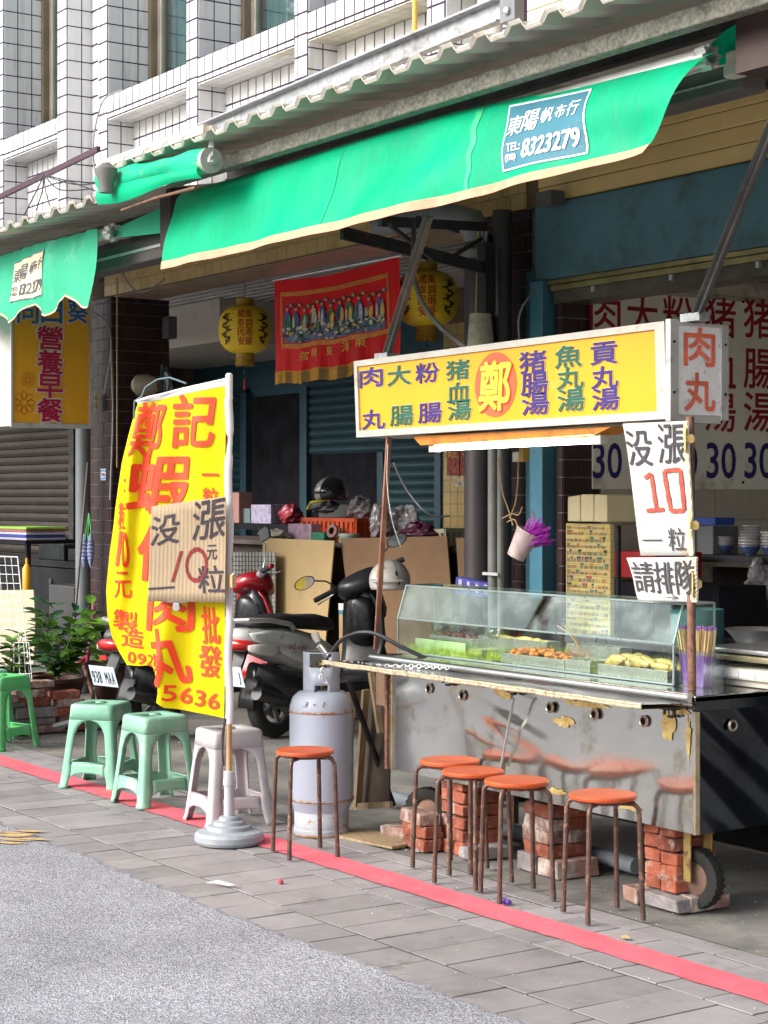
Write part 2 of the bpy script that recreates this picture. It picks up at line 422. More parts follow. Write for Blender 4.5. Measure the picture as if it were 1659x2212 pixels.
# pavement of grey slabs, each its own piece
pave = MB().box((-40, 3.24, -.03), (6, 4.70, -.0022)).build('pavement', M('joint_sand', (.05, .047, .045), .95, var=.3, vs=10)); tag(pave, kind='structure')
m_pave = M('grey_slab', (.25, .235, .24), .85, var=.12, vs=4, bump=.18, bs=120, rnd=.16, dirt=((.15, .14, .13), .2, 3.5), rust=((.28, .262, .262), .3, 1.3))
for (y0, y1, tw, ph) in ((3.265, 3.70, .2205, 0.), (3.70, 4.13, .2205, .45), (4.13, 4.565, .2205, .1), (4.565, 4.69, .44, .2)):
    x = -14.9 + ph * tw; k = 0
    while x < -3.6:
        gp = .007 if y0 > 3.6 else .008
        me = piece_mesh('paver', (tw - gp, y1 - y0 - gp * 1.3, .03), m_pave, .0012)
        m = Matrix.Translation((x + tw / 2, (y0 + y1) / 2, -.0148 + random.uniform(-.0012, .0012))) @ Matrix.Rotation(random.uniform(-.006, .006), 4, 'X') @ Matrix.Rotation(random.uniform(-.004, .004), 4, 'Z')
        put(pave, 'paver', me, m); x += tw; k += 1
# red no-parking line and scraps of yellow paint
m_line = M('red_line_paint', (.74, .12, .16), .75, var=.12, vs=5, bump=.25, bs=90, dirt=((.50, .17, .19), .30, 7), rust=((.27, .23, .22), .17, 26))
ln = MB(); pr = []
x = -22.
while x < 0:
    pr.append((x, 4.245 + rd.uniform(-.006, .006), 4.415 + rd.uniform(-.005, .005))); x += .04
n = len(pr)
ln.add([(x, a_, .0062) for x, a_, b_ in pr] + [(x, b_, .0062) for x, a_, b_ in pr], [(i, i + 1, n + i + 1, n + i) for i in range(n - 1)])
tag(ln.build('road_marking', m_line), kind='structure')
yp = MB(); c0 = wz(20, 1815)
for k in range(14):
    a_ = wz(random.uniform(-25, 40), 1815 + random.uniform(-16, 12)); l = random.uniform(.08, .2); d_ = Vector((.62, .78, 0)).normalized(); s_ = Vector((-.78, .62, 0)) * random.uniform(.006, .03)
    z_ = .0105 + k * .0001
    yp.add([Vector((*(q.xy), z_)) for q in (a_, a_ + s_ * .5, a_ + d_ * l * .5 + s_, a_ + d_ * l, a_ + d_ * l * .6 - s_)], [(0, 1, 2, 3, 4)])
tag(yp.build('yellow_marking', M('worn_yellow_paint', (.52, .36, .17), .8, var=.2, vs=30)), kind='structure')
# litter
def litter(name, px, py, label, mat, fn, cat='litter'):
    p = wz(px, py); mb = MB(); fn(mb, p); return build1(mb, name, mat, label, cat)
litter('purple_spring_toy', 1090, 1953, 'ribbed purple plastic tube lying by the red line near the stool legs', M('purple_plastic', (.22, .08, .55), .4), lambda mb, p: mb.tube([p + Vector((-.035 + i * .0045, .012 * math.sin(0), .012)) for i in range(16)], [.011 if i % 2 else .008 for i in range(16)], 8))
litter('paper_scrap', 475, 1918, 'crumpled white paper strip on the grey pavers', m_white, lambda mb, p: mb.add([p + Vector(q) for q in ((-.07, -.03, .012), (-.03, -.01, .016), (.03, .02, .012), (.07, .05, .02), (.04, .05, .014), (-.03, .01, .026))], [(0, 1, 5), (1, 2, 4, 5), (2, 3, 4)]))
litter('bottle_cap', 606, 1910, 'small pink red scrap alone on the pavers', M('pink_scrap', (.5, .06, .1), .5), lambda mb, p: mb.lathe([(.012, 0), (.012, .012), (.006, .018)], p + Vector((0, 0, .004)), 8))
litter('dry_leaf', 1350, 2031, 'curled dry brown leaf right of the red line', M('dry_leaf', (.35, .27, .12), .8), lambda mb, p: mb.add([p + Vector(q) for q in ((-.03, 0, .012), (0, .012, .018), (.03, 0, .012), (0, -.012, .008))], [(0, 1, 2), (0, 2, 3)]))
grit = MB()
for k in range(520):
    if k < 300: p = wz(random.uniform(760, 1659), random.uniform(1780, 2000))
    else: p = Vector((random.uniform(-13, -4), random.uniform(3.5, 5.4), 0))
    if p.y < 3.5: continue
    s_ = random.uniform(.0015, .006); zz = .0045
    grit.add([p + Vector((math.cos(t) * s_ * random.uniform(.6, 1.2), math.sin(t) * s_, zz)) for t in (0, 1.5, 3, 4.6)] + [p + Vector((0, 0, zz + s_ * .6))], [(0, 1, 4), (1, 2, 4), (2, 3, 4), (3, 0, 4)])
tag(grit.build('grit', M('grit', (.42, .40, .36), .9, var=.4, vs=40)), 'pale grit and crumbs scattered on the pavement', 'grit', kind='stuff')
# ================================================================ the tiled building: upper storey
YF = 6.6
fac = thing('tiled_house_front', 'white tiled upper storey with deep fins and dark grout above the canopy', 'building', (-11, YF, 3.6), kind='structure')
core = MB()
fins = [(-16.24, -16.06), (-14.845, -14.651), (-14.03, -13.848), (-12.46, -12.281), (-10.872, -10.70), (-9.29, -9.10)]
YW = 7.09
ZT = 6.7
core.box((-17.4, YF + .24, 3.4), (-8.55, YW + .1, 4.735))              # recessed band below the ledge
core.box((-17.4, YF + .004, 4.735), (-14.845, YF + .30, 4.925)).box((-14.02, YF + .004, 4.735), (-8.55, YF + .30, 4.925))
core.box((-17.4, YF + .3, 4.735), (-8.55, YW, 4.90))
for i, (a_, b_) in enumerate(fins):
    dpt = .24 if abs(a_ + 14.845) < .01 else .49
    core.box((a_, YF + .002, 3.4), (b_, YF + dpt, ZT))
core.box((-14.651, YF + .24, 3.4), (-14.03, YW + .1, ZT))
core.build('grout_core', m_grout, fac)
# tiles
TH = .1485
for (a_, b_) in fins:
    w_ = b_ - a_; dpt = .24 if abs(a_ + 14.845) < .01 else .49
    H_ = ZT - 3.6
    grid_tiles(fac, 'tile', (a_, YF, 3.6), X_, Z_, .05, H_, .05, TH, .017, m_wtile)
    grid_tiles(fac, 'tile', (a_ + .05, YF, 3.6), X_, Z_, w_ - .05, H_, w_ - .05, TH, .017, m_wtile)
    if dpt < .3: grid_tiles(fac, 'tile', (b_, YF, 3.6), Y_, Z_, dpt, H_, .135, TH, .011, m_wtile)
    else:
        grid_tiles(fac, 'tile', (b_, YF, 4.93), Y_, Z_, dpt, ZT - 4.93, .138, TH, .011, m_wtile)
        grid_tiles(fac, 'tile', (b_, YF, 3.65), Y_, Z_, .24, 4.735 - 3.65, .12, TH, .011, m_wtile)
# narrow strip between the two houses
grid_tiles(fac, 'tile', (-14.651, YF + .236, 3.6), X_, Z_, .62, ZT - 3.6, .62, TH, .017, m_wtile)
def ledge(x0, x1):
    grid_tiles(fac, 'tile', (x0, YF, 4.735), X_, Z_, x1 - x0, .045, .118, .045, .015, m_wtile)
    grid_tiles(fac, 'tile', (x0, YF, 4.78), X_, Z_, x1 - x0, .145, .118, .145, .017, m_wtile)
    grid_tiles(fac, 'tile', (x0, YF + .24, 4.732), X_, -Y_, x1 - x0, .24, .118, .08, .006, M('soffit_tile', (.55, .52, .42), .4, var=.06, rnd=.06))
    k = 0; z = 4.73
    while z > 3.75:
        grid_tiles(fac, 'tile', (x0, YF + .238, z - .14), X_, Z_, x1 - x0, .14, .118, .14, .015, m_wtile); z -= .14
for i in range(len(fins) - 1):
    if i == 1: continue
    ledge(fins[i][1], fins[i + 1][0])
ledge(-9.1, -8.6)
tag(MB().box((-17.4, YW + .12, 3.4), (-8.4, YW + .3, ZT)).build('room_backing', M('room_shade', (.12, .13, .14), .9)), kind='structure')
# windows behind the fins
m_frame = M('bronze_frame', (.20, .16, .11), .45, .4, var=.15)
m_wglass = M('ribbed_curtain', (.22, .32, .33), .25, var=.1, vs=6, stretch=(30, 1, .5))
def window(x0, x1, label):
    t = thing('window', label, 'window', (x0, YW - .02, 4.93))
    f = MB()
    for a_, b_ in ((x0, x0 + .05), (x1 - .045, x1)): f.box((a_, YW - .12, 4.90), (b_, YW + .02, 6.6))
    f.box((x0 + .05, YW - .08, 4.92), (x1 - .045, YW + .02, 4.96)).build('frame', m_frame, t, bevel=.004)
    MB().box((x0 + .05, YW - .06, 4.96), (x0 + .12, YW - .02, 6.6)).build('sash', M('sash_alu', (.42, .38, .32), .4, .5), t, bevel=.004)
    MB().box((x0 + .12, YW - .035, 4.96), (x1 - .045, YW - .025, 6.6)).build('pane', glass_mat('window_glass', (.75, .86, .86), .03, .12), t)
    c = MB().grid(lambda u, v: Vector((x0 + .1 + u * (x1 - x0 - .15), YW + .055 + .022 * math.sin(u * 160), 4.95 + v * 1.7)), 220, 1).build('curtain', m_wglass, t, smooth=True)
window(-16.06, -14.86, 'dark narrow window leftmost behind the first white tiled fin')
window(-13.848, -12.47, 'ribbed pale curtain window between the second and third tiled fins')
window(-12.281, -10.88, 'window with grey green ribbed curtain right of the middle fin')
window(-10.70, -9.30, 'window furthest right behind the tiled ledge and grey channel')
# beige plastered neighbour with stone look courses and white pipes
nb = thing('beige_neighbour_wall', 'beige stone coursed wall right of the white tiles above the canopy', 'wall', (-8.3, YF, 3.6), kind='structure')
MB().box((-8.35, YF + .05, 3.7), (-1, YF + .4, 7)).build('wall_core', M('beige_joint', (.36, .30, .22), .9), nb)
grid_tiles(nb, 'stone_slab', (-8.35, YF + .05, 3.74), X_, Z_, 7, 2.6, .62, .17, .006, M('beige_slab', (.60, .50, .36), .7, var=.07, vs=14, rnd=.05, stretch=(1, 1, 10)), thick=.01, brick=True)
pp = MB().tube([(-8.62, YF - .02, 3.7), (-8.62, YF - .02, 6.5)], .075, 16); build1(pp, 'white_drain_pipe', m_white, 'thick white vertical pipe where tiles meet the beige wall', 'pipe', smooth=True)
pp = MB().tube([(-9.32, YF - .06, 4.05), (-9.34, YF - .06, 4.4), (-9.33, YF - .06, 6.0)], .016, 8); build1(pp, 'yellow_pipe', M('yellow_pvc', (.65, .40, .06), .5), 'thin yellow pipe beside the right tiled fin', 'pipe', smooth=True)

# ================================================================ ground storey
beam = thing('tiled_beam', 'beige tiled beam over the open arcade', 'beam', (-13.8, YF, 3.26), kind='structure')
MB().box((-20, YF + .004, 3.266), (-8.2, YF + .40, 3.9)).build('beam_core', M('beam_joint', (.16, .11, .06), .9), beam)
grid_tiles(beam, 'tile', (-13.9, YF, 3.27), X_, Z_, 5.6, .33, .133, .094, .004, m_ytile, brick=True)
grid_tiles(beam, 'soffit_tile', (-13.75, YF + .40, 3.262), X_, -Y_, 5.3, .39, .24, .05, .003, M('soffit_brown', (.30, .23, .17), .35, var=.12, rnd=.1), brick=True)
# ceiling and gallery shell
tag(MB().box((-20, YF + .4, 3.52), (-8.2, 10.3, 3.6)).build('arcade_ceiling', M('ceiling_panel', (.5, .49, .47), .8, var=.1)), kind='structure')
gr = MB()
for i in range(64): gr.box((-16.4 + i * .12, YF + .42, 3.50), (-16.4 + i * .12 + .05, 8.6, 3.517))
for j in range(15): gr.box((-16.4, YF + .45 + j * .14, 3.489), (-8.6, YF + .45 + j * .14 + .05, 3.499))
tag(gr.build('ceiling_lattice', M('lattice_white', (.55, .54, .52), .6), None), 'white ceiling lattice above the lanterns', 'lattice', kind='stuff')
tag(MB().box((-18.6, 8.4, 3.08), (-15.2, 10.0, 3.49)).build('dropped_ceiling', m_cream), kind='structure')
tag(MB().box((-20, 10.0, 0), (-8.2, 10.3, 3.9)).build('back_wall', m_teal), kind='structure')
tag(MB().box((-14.05, 7.15, 0), (-13.80, 10, 3.5)).build('party_wall', M('party_plaster', (.22, .2, .18), .9)), kind='structure') if False else None
# dark tiled pillars
def pillar(name, label, x0, x1, y0, y1, side, zt=3.262, front=True):
    t = thing(name, label, 'pillar', ((x0 + x1) / 2, (y0 + y1) / 2, 0), kind='structure')
    MB().box((x0 + .006, y0 + .006, 0), (x1 - .006, y1 - .006, zt)).build('pillar_core', m_mortar, t)
    if side: grid_tiles(t, 'tile', (x1 - .006, y0, .02), Y_, Z_, y1 - y0, zt - .02, .222, .1, .006, m_dbrick, .01, brick=True)
    if front: grid_tiles(t, 'tile', (x0, y0 + .006, .02), X_, Z_, x1 - x0, zt - .02, .222, .1, .006, m_dbrick, .01, brick=True)
    return t
pillar('brown_tiled_pillar', 'dark brown tiled pillar left of the lanterns', -14.25, -13.77, YF, YF + .53, True)
pillar('brown_tiled_pillar', 'dark brown tiled pillar behind the black downpipe', -8.75, -8.26, YF, YF + .4, False)
pillar('brown_tiled_pillar', 'dark tiled pillar between teal post and newspaper wrapped box', -8.06, -8.0, YF + .02, YF + .28, True, 2.83)
# arcade back: shutters
m_slat = M('teal_slat', (.022, .062, .078), .5, .2, var=.1, rnd=.08)
def shutter(name, label, x0, x1, y, z0, z1, pitch, mat, post, postmat):
    t = thing(name, label, 'shutter', ((x0 + x1) / 2, y, z0))
    z = z0
    while z < z1 - .01:
        k = ('slat', round(x1 - x0, 3), pitch, mat.name)
        if k not in PM:
            mb = MB(); n = 6; pts = [(0, -.5 * pitch + .004)] + [(-.018 * math.sin(math.pi * i / n), -.5 * pitch + .006 + (pitch - .012) * i / n) for i in range(n + 1)] + [(0, .5 * pitch - .004), (.004, .5 * pitch - .004), (.004, -.5 * pitch + .004)]
            mb.prism([Vector((-(x1 - x0) / 2, a_, b_)) for a_, b_ in pts], (x1 - x0, 0, 0))
            me = bpy.data.meshes.new('slat'); me.from_pydata(mb.v, [], mb.f); me.materials.append(mat); PM[k] = me
        put(t, 'slat', PM[k], Matrix.Translation(((x0 + x1) / 2, y, z + pitch / 2))); z += pitch
    if post:
        for xx in (x0, x1): MB().box((xx - post / 2, y - .05, 0), (xx + post / 2, y + .04, z1)).build('guide_post', postmat, t, bevel=.004)
    return t
m_post = M('blue_grey_post', (.04, .09, .12), .4, .2, var=.1)
shutter('roller_shutter', 'dark teal shutter left of the dark doorway at the arcade back', -18.6, -17.4, 9.95, 0, 2.75, .085, m_slat, .12, m_post)
shutter('roller_shutter', 'dark teal half open shutter right of the dark doorway', -16.15, -13.75, 9.95, 2.05, 2.75, .085, m_slat, .13, m_post)
shutter('roller_shutter', 'closed teal slats low beside the yellow tiled strip', -14.7, -13.75, 9.93, 0, 2.05, .085, m_slat, .1, m_post)
tag(MB().box((-17.3, 9.96, 0), (-16.25, 9.99, 2.7)).box((-16.1, 9.96, 0), (-14.8, 9.99, 2.05)).build('doorway_dark', m_dark), kind='structure')  # near-black sheets painted as the unlit depth of the openings
ys = thing('yellow_tile_strip', 'yellow tiled wall strip behind red notices', 'wall', (-13.3, 9.9, 0), kind='structure')
MB().box((-13.68, 9.905, 0), (-12.4, 10, 3.5)).build('wall_core', M('beam_joint', (.16, .11, .06), .9), ys)
grid_tiles(ys, 'tile', (-13.68, 9.905, 1.0), X_, Z_, .8, 2.2, .11, .11, .005, m_ytile)
ys2 = thing('yellow_tile_wall', 'small yellow tiled wall patch beside the dark pillar and fan', 'wall', (-18.2, 9.9, 0), kind='structure')
MB().box((-19.9, 9.905, 0), (-18.7, 10, 3.5)).build('wall_core', M('beam_joint', (.16, .11, .06), .9), ys2)
grid_tiles(ys2, 'tile', (-19.6, 9.905, 1.6), X_, Z_, .9, 1.2, .11, .11, .005, m_ytile)
# left shop shutter
tag(MB().box((-24, 8.3, 0), (-18.2, 8.5, 3.9)).build('left_back_wall', m_dark), kind='structure')
shutter('roller_shutter', 'brown black roller shutter of the breakfast shop on the left', -23.0, -18.0, 8.2, 0.9, 3.0, .09, M('brown_slat', (.05, .043, .038), .45, .3, rnd=.08), .12, m_dsteel)
tag(MB().box((-24, 8.1, 3.0), (-17.9, 8.5, 3.5)).build('left_lintel', M('lintel', (.1, .09, .08), .8)), kind='structure')

# ================================================================ right shop
m_siding = M('tan_siding', (.80, .55, .24), .5, var=.06, vs=3, rnd=.05)
sd_ = thing('tan_siding_band', 'tan boarded fascia above the blue shutter box', 'fascia', (-8.2, YF, 3.27), kind='structure')
MB().box((-8.2, YF + .01, 3.27), (-1, YF + .1, 4.2)).build('backing', M('siding_gap', (.2, .13, .05), .8), sd_)
for i in range(9):
    me = piece_mesh('board', (7.18, .018, .088), m_siding, .003)
    put(sd_, 'board', me, Matrix.Translation((-4.6, YF + .004, 3.32 + i * .093)) @ Matrix.Rotation(R(-4), 4, 'X'))
bx = thing('shutter_box', 'long blue grey steel shutter box over the right shop', 'shutter box', (-8.19, YF, 2.83))
MB().box((-8.19, YF - .03, 2.835), (-1, YF + .35, 3.262)).build('housing', M('blue_grey_box', (.085, .20, .26), .5, .0, var=.10, vs=2.5, dirt=((.06, .11, .11), .3, 2.2)), bx, bevel=.006)
MB().box((-8.08, YF - .035, 2.805), (-1, YF + .0, 2.829)).box((-8.06, YF - .02, 2.77), (-1, YF + .08, 2.80)).build('rail', M('brass_rail', (.42, .33, .16), .35, .8, var=.2), bx)
MB().box((-8.06, YF - .005, 2.70), (-1, YF + .2, 2.768)).build('lower_rail', M('worn_rail', (.12, .1, .08), .4, .5, var=.3), bx)
hk = MB()
for i in range(7): hk.box((-7.7 + i * .62, YF - .03, 2.735), (-7.68 + i * .62, YF - .006, 2.765))
hk.build('hook', m_alu, bx, split=True)
tp = thing('shutter_guide_post', 'teal blue steel post standing beside the hanging bucket', 'post', (-8.15, YF - .02, 0))
MB().box((-8.262, YF - .04, 0), (-8.19, YF + .05, 2.9)).build('inner_guide', M('teal_guide_dark', (.03, .085, .11), .4), tp, bevel=.003)
MB().box((-8.188, YF - .07, 0), (-8.075, YF + .05, 2.832)).build('outer_guide', M('teal_guide', (.045, .17, .25), .4, var=.1, dirt=((.08, .10, .10), .2, 10)), tp, bevel=.005)
mw = thing('side_wall', 'light tiled side wall carrying the menu board', 'wall', (-8, 8, 0), kind='structure')
MB().box((-8.25, YF + .3, 0), (-8.006, 9.4, 3.4)).build('wall_core', M('wall_joint', (.2, .18, .15), .9), mw)
grid_tiles(mw, 'wall_tile', (-8.006, YF + .3, .12), Y_, Z_, 2.4, 2.8, .45, .45, .004, M('beige_wall_tile', (.50, .46, .38), .4, var=.07, rnd=.04, dirt=((.25, .22, .17), .2, 3)))
tag(MB().box((-8.2, 9.3, 0), (-1, 9.5, 3.4)).build('right_back_wall', M('back_tile_dark', (.24, .22, .20), .5, var=.2)), kind='structure')
tag(MB().box((-8.2, YF + .36, 3.2), (-1, 9.4, 3.3)).build('right_ceiling', m_cream), kind='structure')
tag(MB().box((-1.6, 6.6, 0), (-1.4, 9.5, 4)).build('right_end_wall', M('end_wall_cream', (.78, .74, .66), .8)), kind='structure')  # unseen wall, kept pale and set back to bounce daylight inside
# the roof slab that keeps daylight out of the ground storey
tag(MB().box((-24, YF + .42, 3.62), (-.8, 11, 3.9)).build('floor_slab', M('slab', (.3, .3, .3), .9)), kind='structure')
tag(MB().box((-24.4, 3.8, 0), (-24, 11, 6)).build('far_wall', m_dark), kind='structure')
tag(MB().box((-24, 10.2, 0), (-.8, 10.6, 6.7)).build('rear_wall', m_dark), kind='structure')

# menu board on the side wall, X = -7.99
mbd = thing('menu_board', 'large cream menu board with dark red dishes and blue 30 prices', 'sign', (-7.98, 7.5, 1.65))
MB().box((-7.998, 6.83, 1.655), (-7.985, 8.72, 2.79)).build('panel', M('cream_board', (.86, .84, .74), .5, var=.04, dirt=((.45, .42, .32), .1, 2)), mbd)
rt = LT(); bt = LT(); wt = LT()
XB = -7.983
def onb(ch, px, py, wpx, hpx, lt, bold=.03):
    p = wx(px, py, XB); q = wx(px + wpx / 2, py, XB); q0 = wx(px - wpx / 2, py, XB); D = prj(p)[2]
    lt.put(ch, p, Y_, Z_, abs(q.y - q0.y), hpx * D / 3966, bold)
cols = ((1307, '肉', '', '丸'), (1388, '大', '', '腸'), (1465, '粉', '', '腸'), (1556, '猪', '血', '湯'), (1640, '猪', '腸', '湯'))
for px, a_, b_, c_ in cols:
    onb(a_, px, 678 + (px - 1300) * .03, 66, 84, rt)
    if b_: onb(b_, px, 790 + (px - 1300) * .02, 66, 84, rt)
    onb(c_, px, 890, 66, 84, rt)
for px in (1296, 1332, 1380, 1414, 1545, 1578, 1626, 1658): pass
for px in (1312, 1395, 1475, 1558, 1640): onb('30', px, 995, 62, 76, bt, .035)
rt.build('dish_lettering', M('dark_red_print', (.33, .005, .015), .5), mbd); bt.build('price_lettering', M('navy_print', (.02, .015, .16), .5), mbd)
sc = MB()
for p in ((1390, 642), (1605, 652), (1605, 1042)): q = wx(*p, XB); sc.lathe([(.009, 0), (.007, .005)], q, 8, (1, 0, 0))
sc.build('screw', m_dark, mbd, split=True)

# door bits on the arcade back: notices
def notice(px, py, w_, h_, label, red=True):
    p = wy(px, py, 9.895); t = thing('paper_notice', label, 'notice', p)
    MB().box((p.x - w_ / 2, 9.888, p.z - h_ / 2), (p.x + w_ / 2, 9.894, p.z + h_ / 2)).build('sheet', M('notice_red' if red else 'notice_cream', (.35, .07, .05) if red else (.55, .5, .38), .7, var=.5, vs=25), t)
    l = LT(); l.put('旺' if px < 990 else '福', (p.x, 9.886, p.z + h_ * .25), X_, Z_, w_ * .7, h_ * .3, .03); l.build('lettering', M('gold_print', (.6, .38, .05), .5), t)
notice(980, 995, .19, .27, 'small red and gold notice left of its twin on the yellow tiles')
notice(1010, 995, .19, .27, 'small red and gold notice right of its twin on the yellow tiles')
notice(1003, 1040, .3, .1, 'pale paper strip taped under the two red notices', False)
notice(1002, 830, .26, .32, 'red patterned notice high behind the right lantern')
# ================================================================ metal canopy
m_sheet = M('canopy_sheet', (.48, .45, .40), .5, .15, var=.12, vs=2, dirt=((.30, .25, .18), .25, 3))
def corrugated(name, x0, x1, ye, ze, yb, zb, label):
    t = thing(name, label, 'canopy', (x1, ye, ze)); P = .2085; prof = [(0, 0), (.09, 0), (.118, .034), (.182, .034), (.2085, 0)]
    mb = MB(); xs = []; x = x0
    while x < x1:
        for a_, b_ in prof[:-1]: xs.append((x + a_, b_))
        x += P
    n = len(xs); rows = []
    for k in range(7):
        f = k / 6; rows.append([Vector((a_, ye + (yb - ye) * f, ze + (zb - ze) * f + b_)) for a_, b_ in xs])
    mb.loft(rows, caps=False, closed=False)
    o = mb.build('roof_sheet', m_sheet, t, solid=.004)
    ed = MB()     # rolled lip of each corrugation, whitened for the sky light on it
    for i in range(0, n - 4, 4):
        q = [Vector((xs[i + j][0], ye - .004, ze + xs[i + j][1])) for j in range(5)]
        ed.add(q + [p + Vector((0, -.012, .012)) for p in q], [(j, j + 1, j + 6, j + 5) for j in range(4)])
        ed.add([q[1] + Vector((.0, -.004, .004)), q[1] + Vector((-.080, -.004, .004)), q[1] + Vector((-.080, .0, .022)), q[1] + Vector((.0, .0, .022))], [(0, 1, 2, 3)])
    ed.build('edge_lip', M('lip_white', (.70, .66, .58), .5, var=.06, dirt=((.5, .38, .25), .2, 8)), t, solid=.002)
    # purlins under the sheet
    for yy in (ye + .75, ye + 1.5, yb - .1):
        f = (yy - ye) / (yb - ye); z = ze + (zb - ze) * f
        MB().box((x0, yy, z - .06), (x1, yy + .05, z - .004)).build('purlin', m_dsteel, t)
    return t
cR = corrugated('corrugated_canopy', -8.7, -3.75, 4.1, 3.275, 6.58, 3.66, 'grey corrugated metal canopy over the food cart')
cL = corrugated('corrugated_canopy', -14.6, -8.75, 4.1, 3.135, 6.58, 3.55, 'lower corrugated canopy over the breakfast shop')
MB().box((-8.3, 4.28, 3.176), (-3.7, 4.34, 3.243)).build('edge_beam', M('mossy_galvanised', (.20, .20, .165), .6, .3, var=.35, vs=60, bump=.1, dirt=((.1, .1, .08), .3, 20)), cR, bevel=.006)
MB().box((-3.9, 3.95, 3.30), (-3.3, 6.5, 3.36)).box((-3.76, 4.3, 2.95), (-3.66, 4.4, 3.30)).box((-3.66, 4.34, 2.93), (-3.3, 4.6, 3.29)).build('end_frame', M('brown_steel', (.07, .045, .04), .5, .3, var=.2), cR)
en = MB().box((-3.97, 4.05, 3.20), (-3.7, 4.15, 3.33)); build1(en, 'signboard_end', m_cream, 'pale box end at the top right corner under the canopy', 'box', bevel=.008)
# rafters and steel struts inside
rf = MB()
MB
tr = thing('canopy_truss', 'dark steel angle truss under the canopy behind the awning', 'truss', wy(1000, 520, 6.0))
def sbar(p, q, w_=.05, h_=.05, mat=m_dsteel, nm='bar', par=tr): return MB().bar(p, q, w_, h_).build(nm, mat, par)
sbar(wy(738, 503, 4.9), wy(1062, 583, 6.35), .02, .065)
sbar(wy(820, 478, 4.8), wy(1050, 490, 6.3), .02, .05)
sbar(wy(842, 486, 4.85), wy(935, 560, 5.6), .015, .02)
sbar(wy(893, 470, 5.1), wy(893, 540, 5.1), .015, .02)
sbar(wy(968, 560, 5.9), wy(1040, 515, 6.3), .015, .02)
sbar(wy(900, 470, 5.3), wy(990, 500, 5.9), .012, .02)
# channel above the canopy
ch = thing('steel_channel', 'long galvanised channel rising above the canopy with a bolted bracket', 'steel channel', wy(1100, 20, 4.95))
a_, b_ = wy(440, 292, 4.95), wy(1090, 22, 4.95)
mb = MB(); dd = (b_ - a_).normalized(); up = Vector((0, 0, 1)); upp = (up - dd * up.dot(dd)).normalized()
prof = [(0, -.055), (.05, -.055), (.05, -.045), (.006, -.045), (.006, .045), (.05, .045), (.05, .055), (0, .055)]
mb.loft([[p + Vector((0, -y_, 0)) + upp * z_ for y_, z_ in prof] for p in (a_, b_)])
mb.build('channel', m_steel, ch)
c_ = wy(1106, 18, 4.93); MB().box((c_.x - .045, c_.y - .035, c_.z - .065), (c_.x + .06, c_.y + .02, c_.z + .3)).build('bracket', M('grey_bracket', (.20, .21, .23), .5, .3), ch, bevel=.004)
bo = MB()
for dz in (-.02, .06): bo.lathe([(.018, 0), (.018, .012), (.01, .016)], c_ + Vector((.015, -.036, dz)), 8, (0, -1, 0))
bo.build('bolt', m_steel, ch, split=True)
sbar(wy(1245, 130, 5.2), wy(1285, -40, 5.2), .05, .05, M('brown_steel', (.07, .045, .04)), 'stay_bar', ch)
# dark conduit and wires on the white tiles
cdm = M('purple_black_pvc', (.05, .02, .035), .5)
cab = thing('conduit', 'dark conduit sloping up the white tiles at left', 'pipe', wy(100, 370, 6.4))
MB().bar(wy(-30, 440, 6.45), wy(213, 322, 6.45), .03, .045).build('pipe_run', cdm, cab)
def wire(name, pts, r, mat, label, par=None, cat='cable', n=6, sag=0):
    P = [Vector(p) for p in pts]; out = []
    for i in range(len(P) - 1):
        p0 = P[max(i - 1, 0)]; p1 = P[i]; p2 = P[i + 1]; p3 = P[min(i + 2, len(P) - 1)]
        for k in range(6):
            t = k / 6; out.append(.5 * ((2 * p1) + (p2 - p0) * t + (2 * p0 - 5 * p1 + 4 * p2 - p3) * t * t + (3 * p1 - p0 - 3 * p2 + p3) * t ** 3))
    out.append(P[-1]); mb = MB().tube(out, r, n)
    o = mb.build(name, mat, par, smooth=True)
    if par is None: tag(o, label, cat)
    return o
m_cable = M('black_cable', (.02, .02, .025), .5); m_gcable = M('grey_cable', (.22, .22, .23), .6); m_tcable = M('tan_cable', (.36, .25, .12), .6)
wire('wire', [wy(95, 378, 6.4), wy(80, 410, 6.4), wy(50, 470, 6.4)], .006, m_cable, '', cab)
wire('wire', [wy(95, 378, 6.4), wy(92, 410, 6.4), wy(78, 455, 6.4)], .006, m_cable, '', cab)
wire('wire', [wy(97, 378, 6.4), wy(98, 410, 6.4), wy(108, 445, 6.4)], .006, m_cable, '', cab)
wire('wire', [wy(97, 378, 6.4), wy(150, 392, 6.4), wy(205, 412, 6.4)], .006, m_cable, '', cab)
wire('wire', [wy(97, 380, 6.4), wy(130, 410, 6.4), wy(200, 408, 6.4)], .006, m_cable, '', cab)
wire('wire', [wy(97, 380, 6.4), wy(160, 398, 6.4), wy(215, 395, 6.4)], .006, m_cable, '', cab)
wire('wire', [wy(210, 400, 6.5), wy(202, 340, 6.5), wy(205, 280, 6.5), wy(225, 215, 6.5), wy(265, 195, 6.5)], .007, m_gcable, 'thin grey cable looping up the tile corner between the two houses')
wire('cable_coil', [wy(990 + 28 * math.cos(t * .7), 150 + 22 * math.sin(t * .7), 6.4) for t in range(20)], .008, m_cable, 'loose loops of black cable behind the canopy edge near the yellow pipe')
cap = MB().lathe([(.035, -.09), (.04, -.04), (.055, 0), (.057, .03), (.02, .06)], wy(230, 378, 4.02), 14); build1(cap, 'downpipe_outlet', M('outlet_grey', (.15, .145, .135), .6), 'stubby grey pipe outlet between the two canopies', 'pipe', smooth=True)

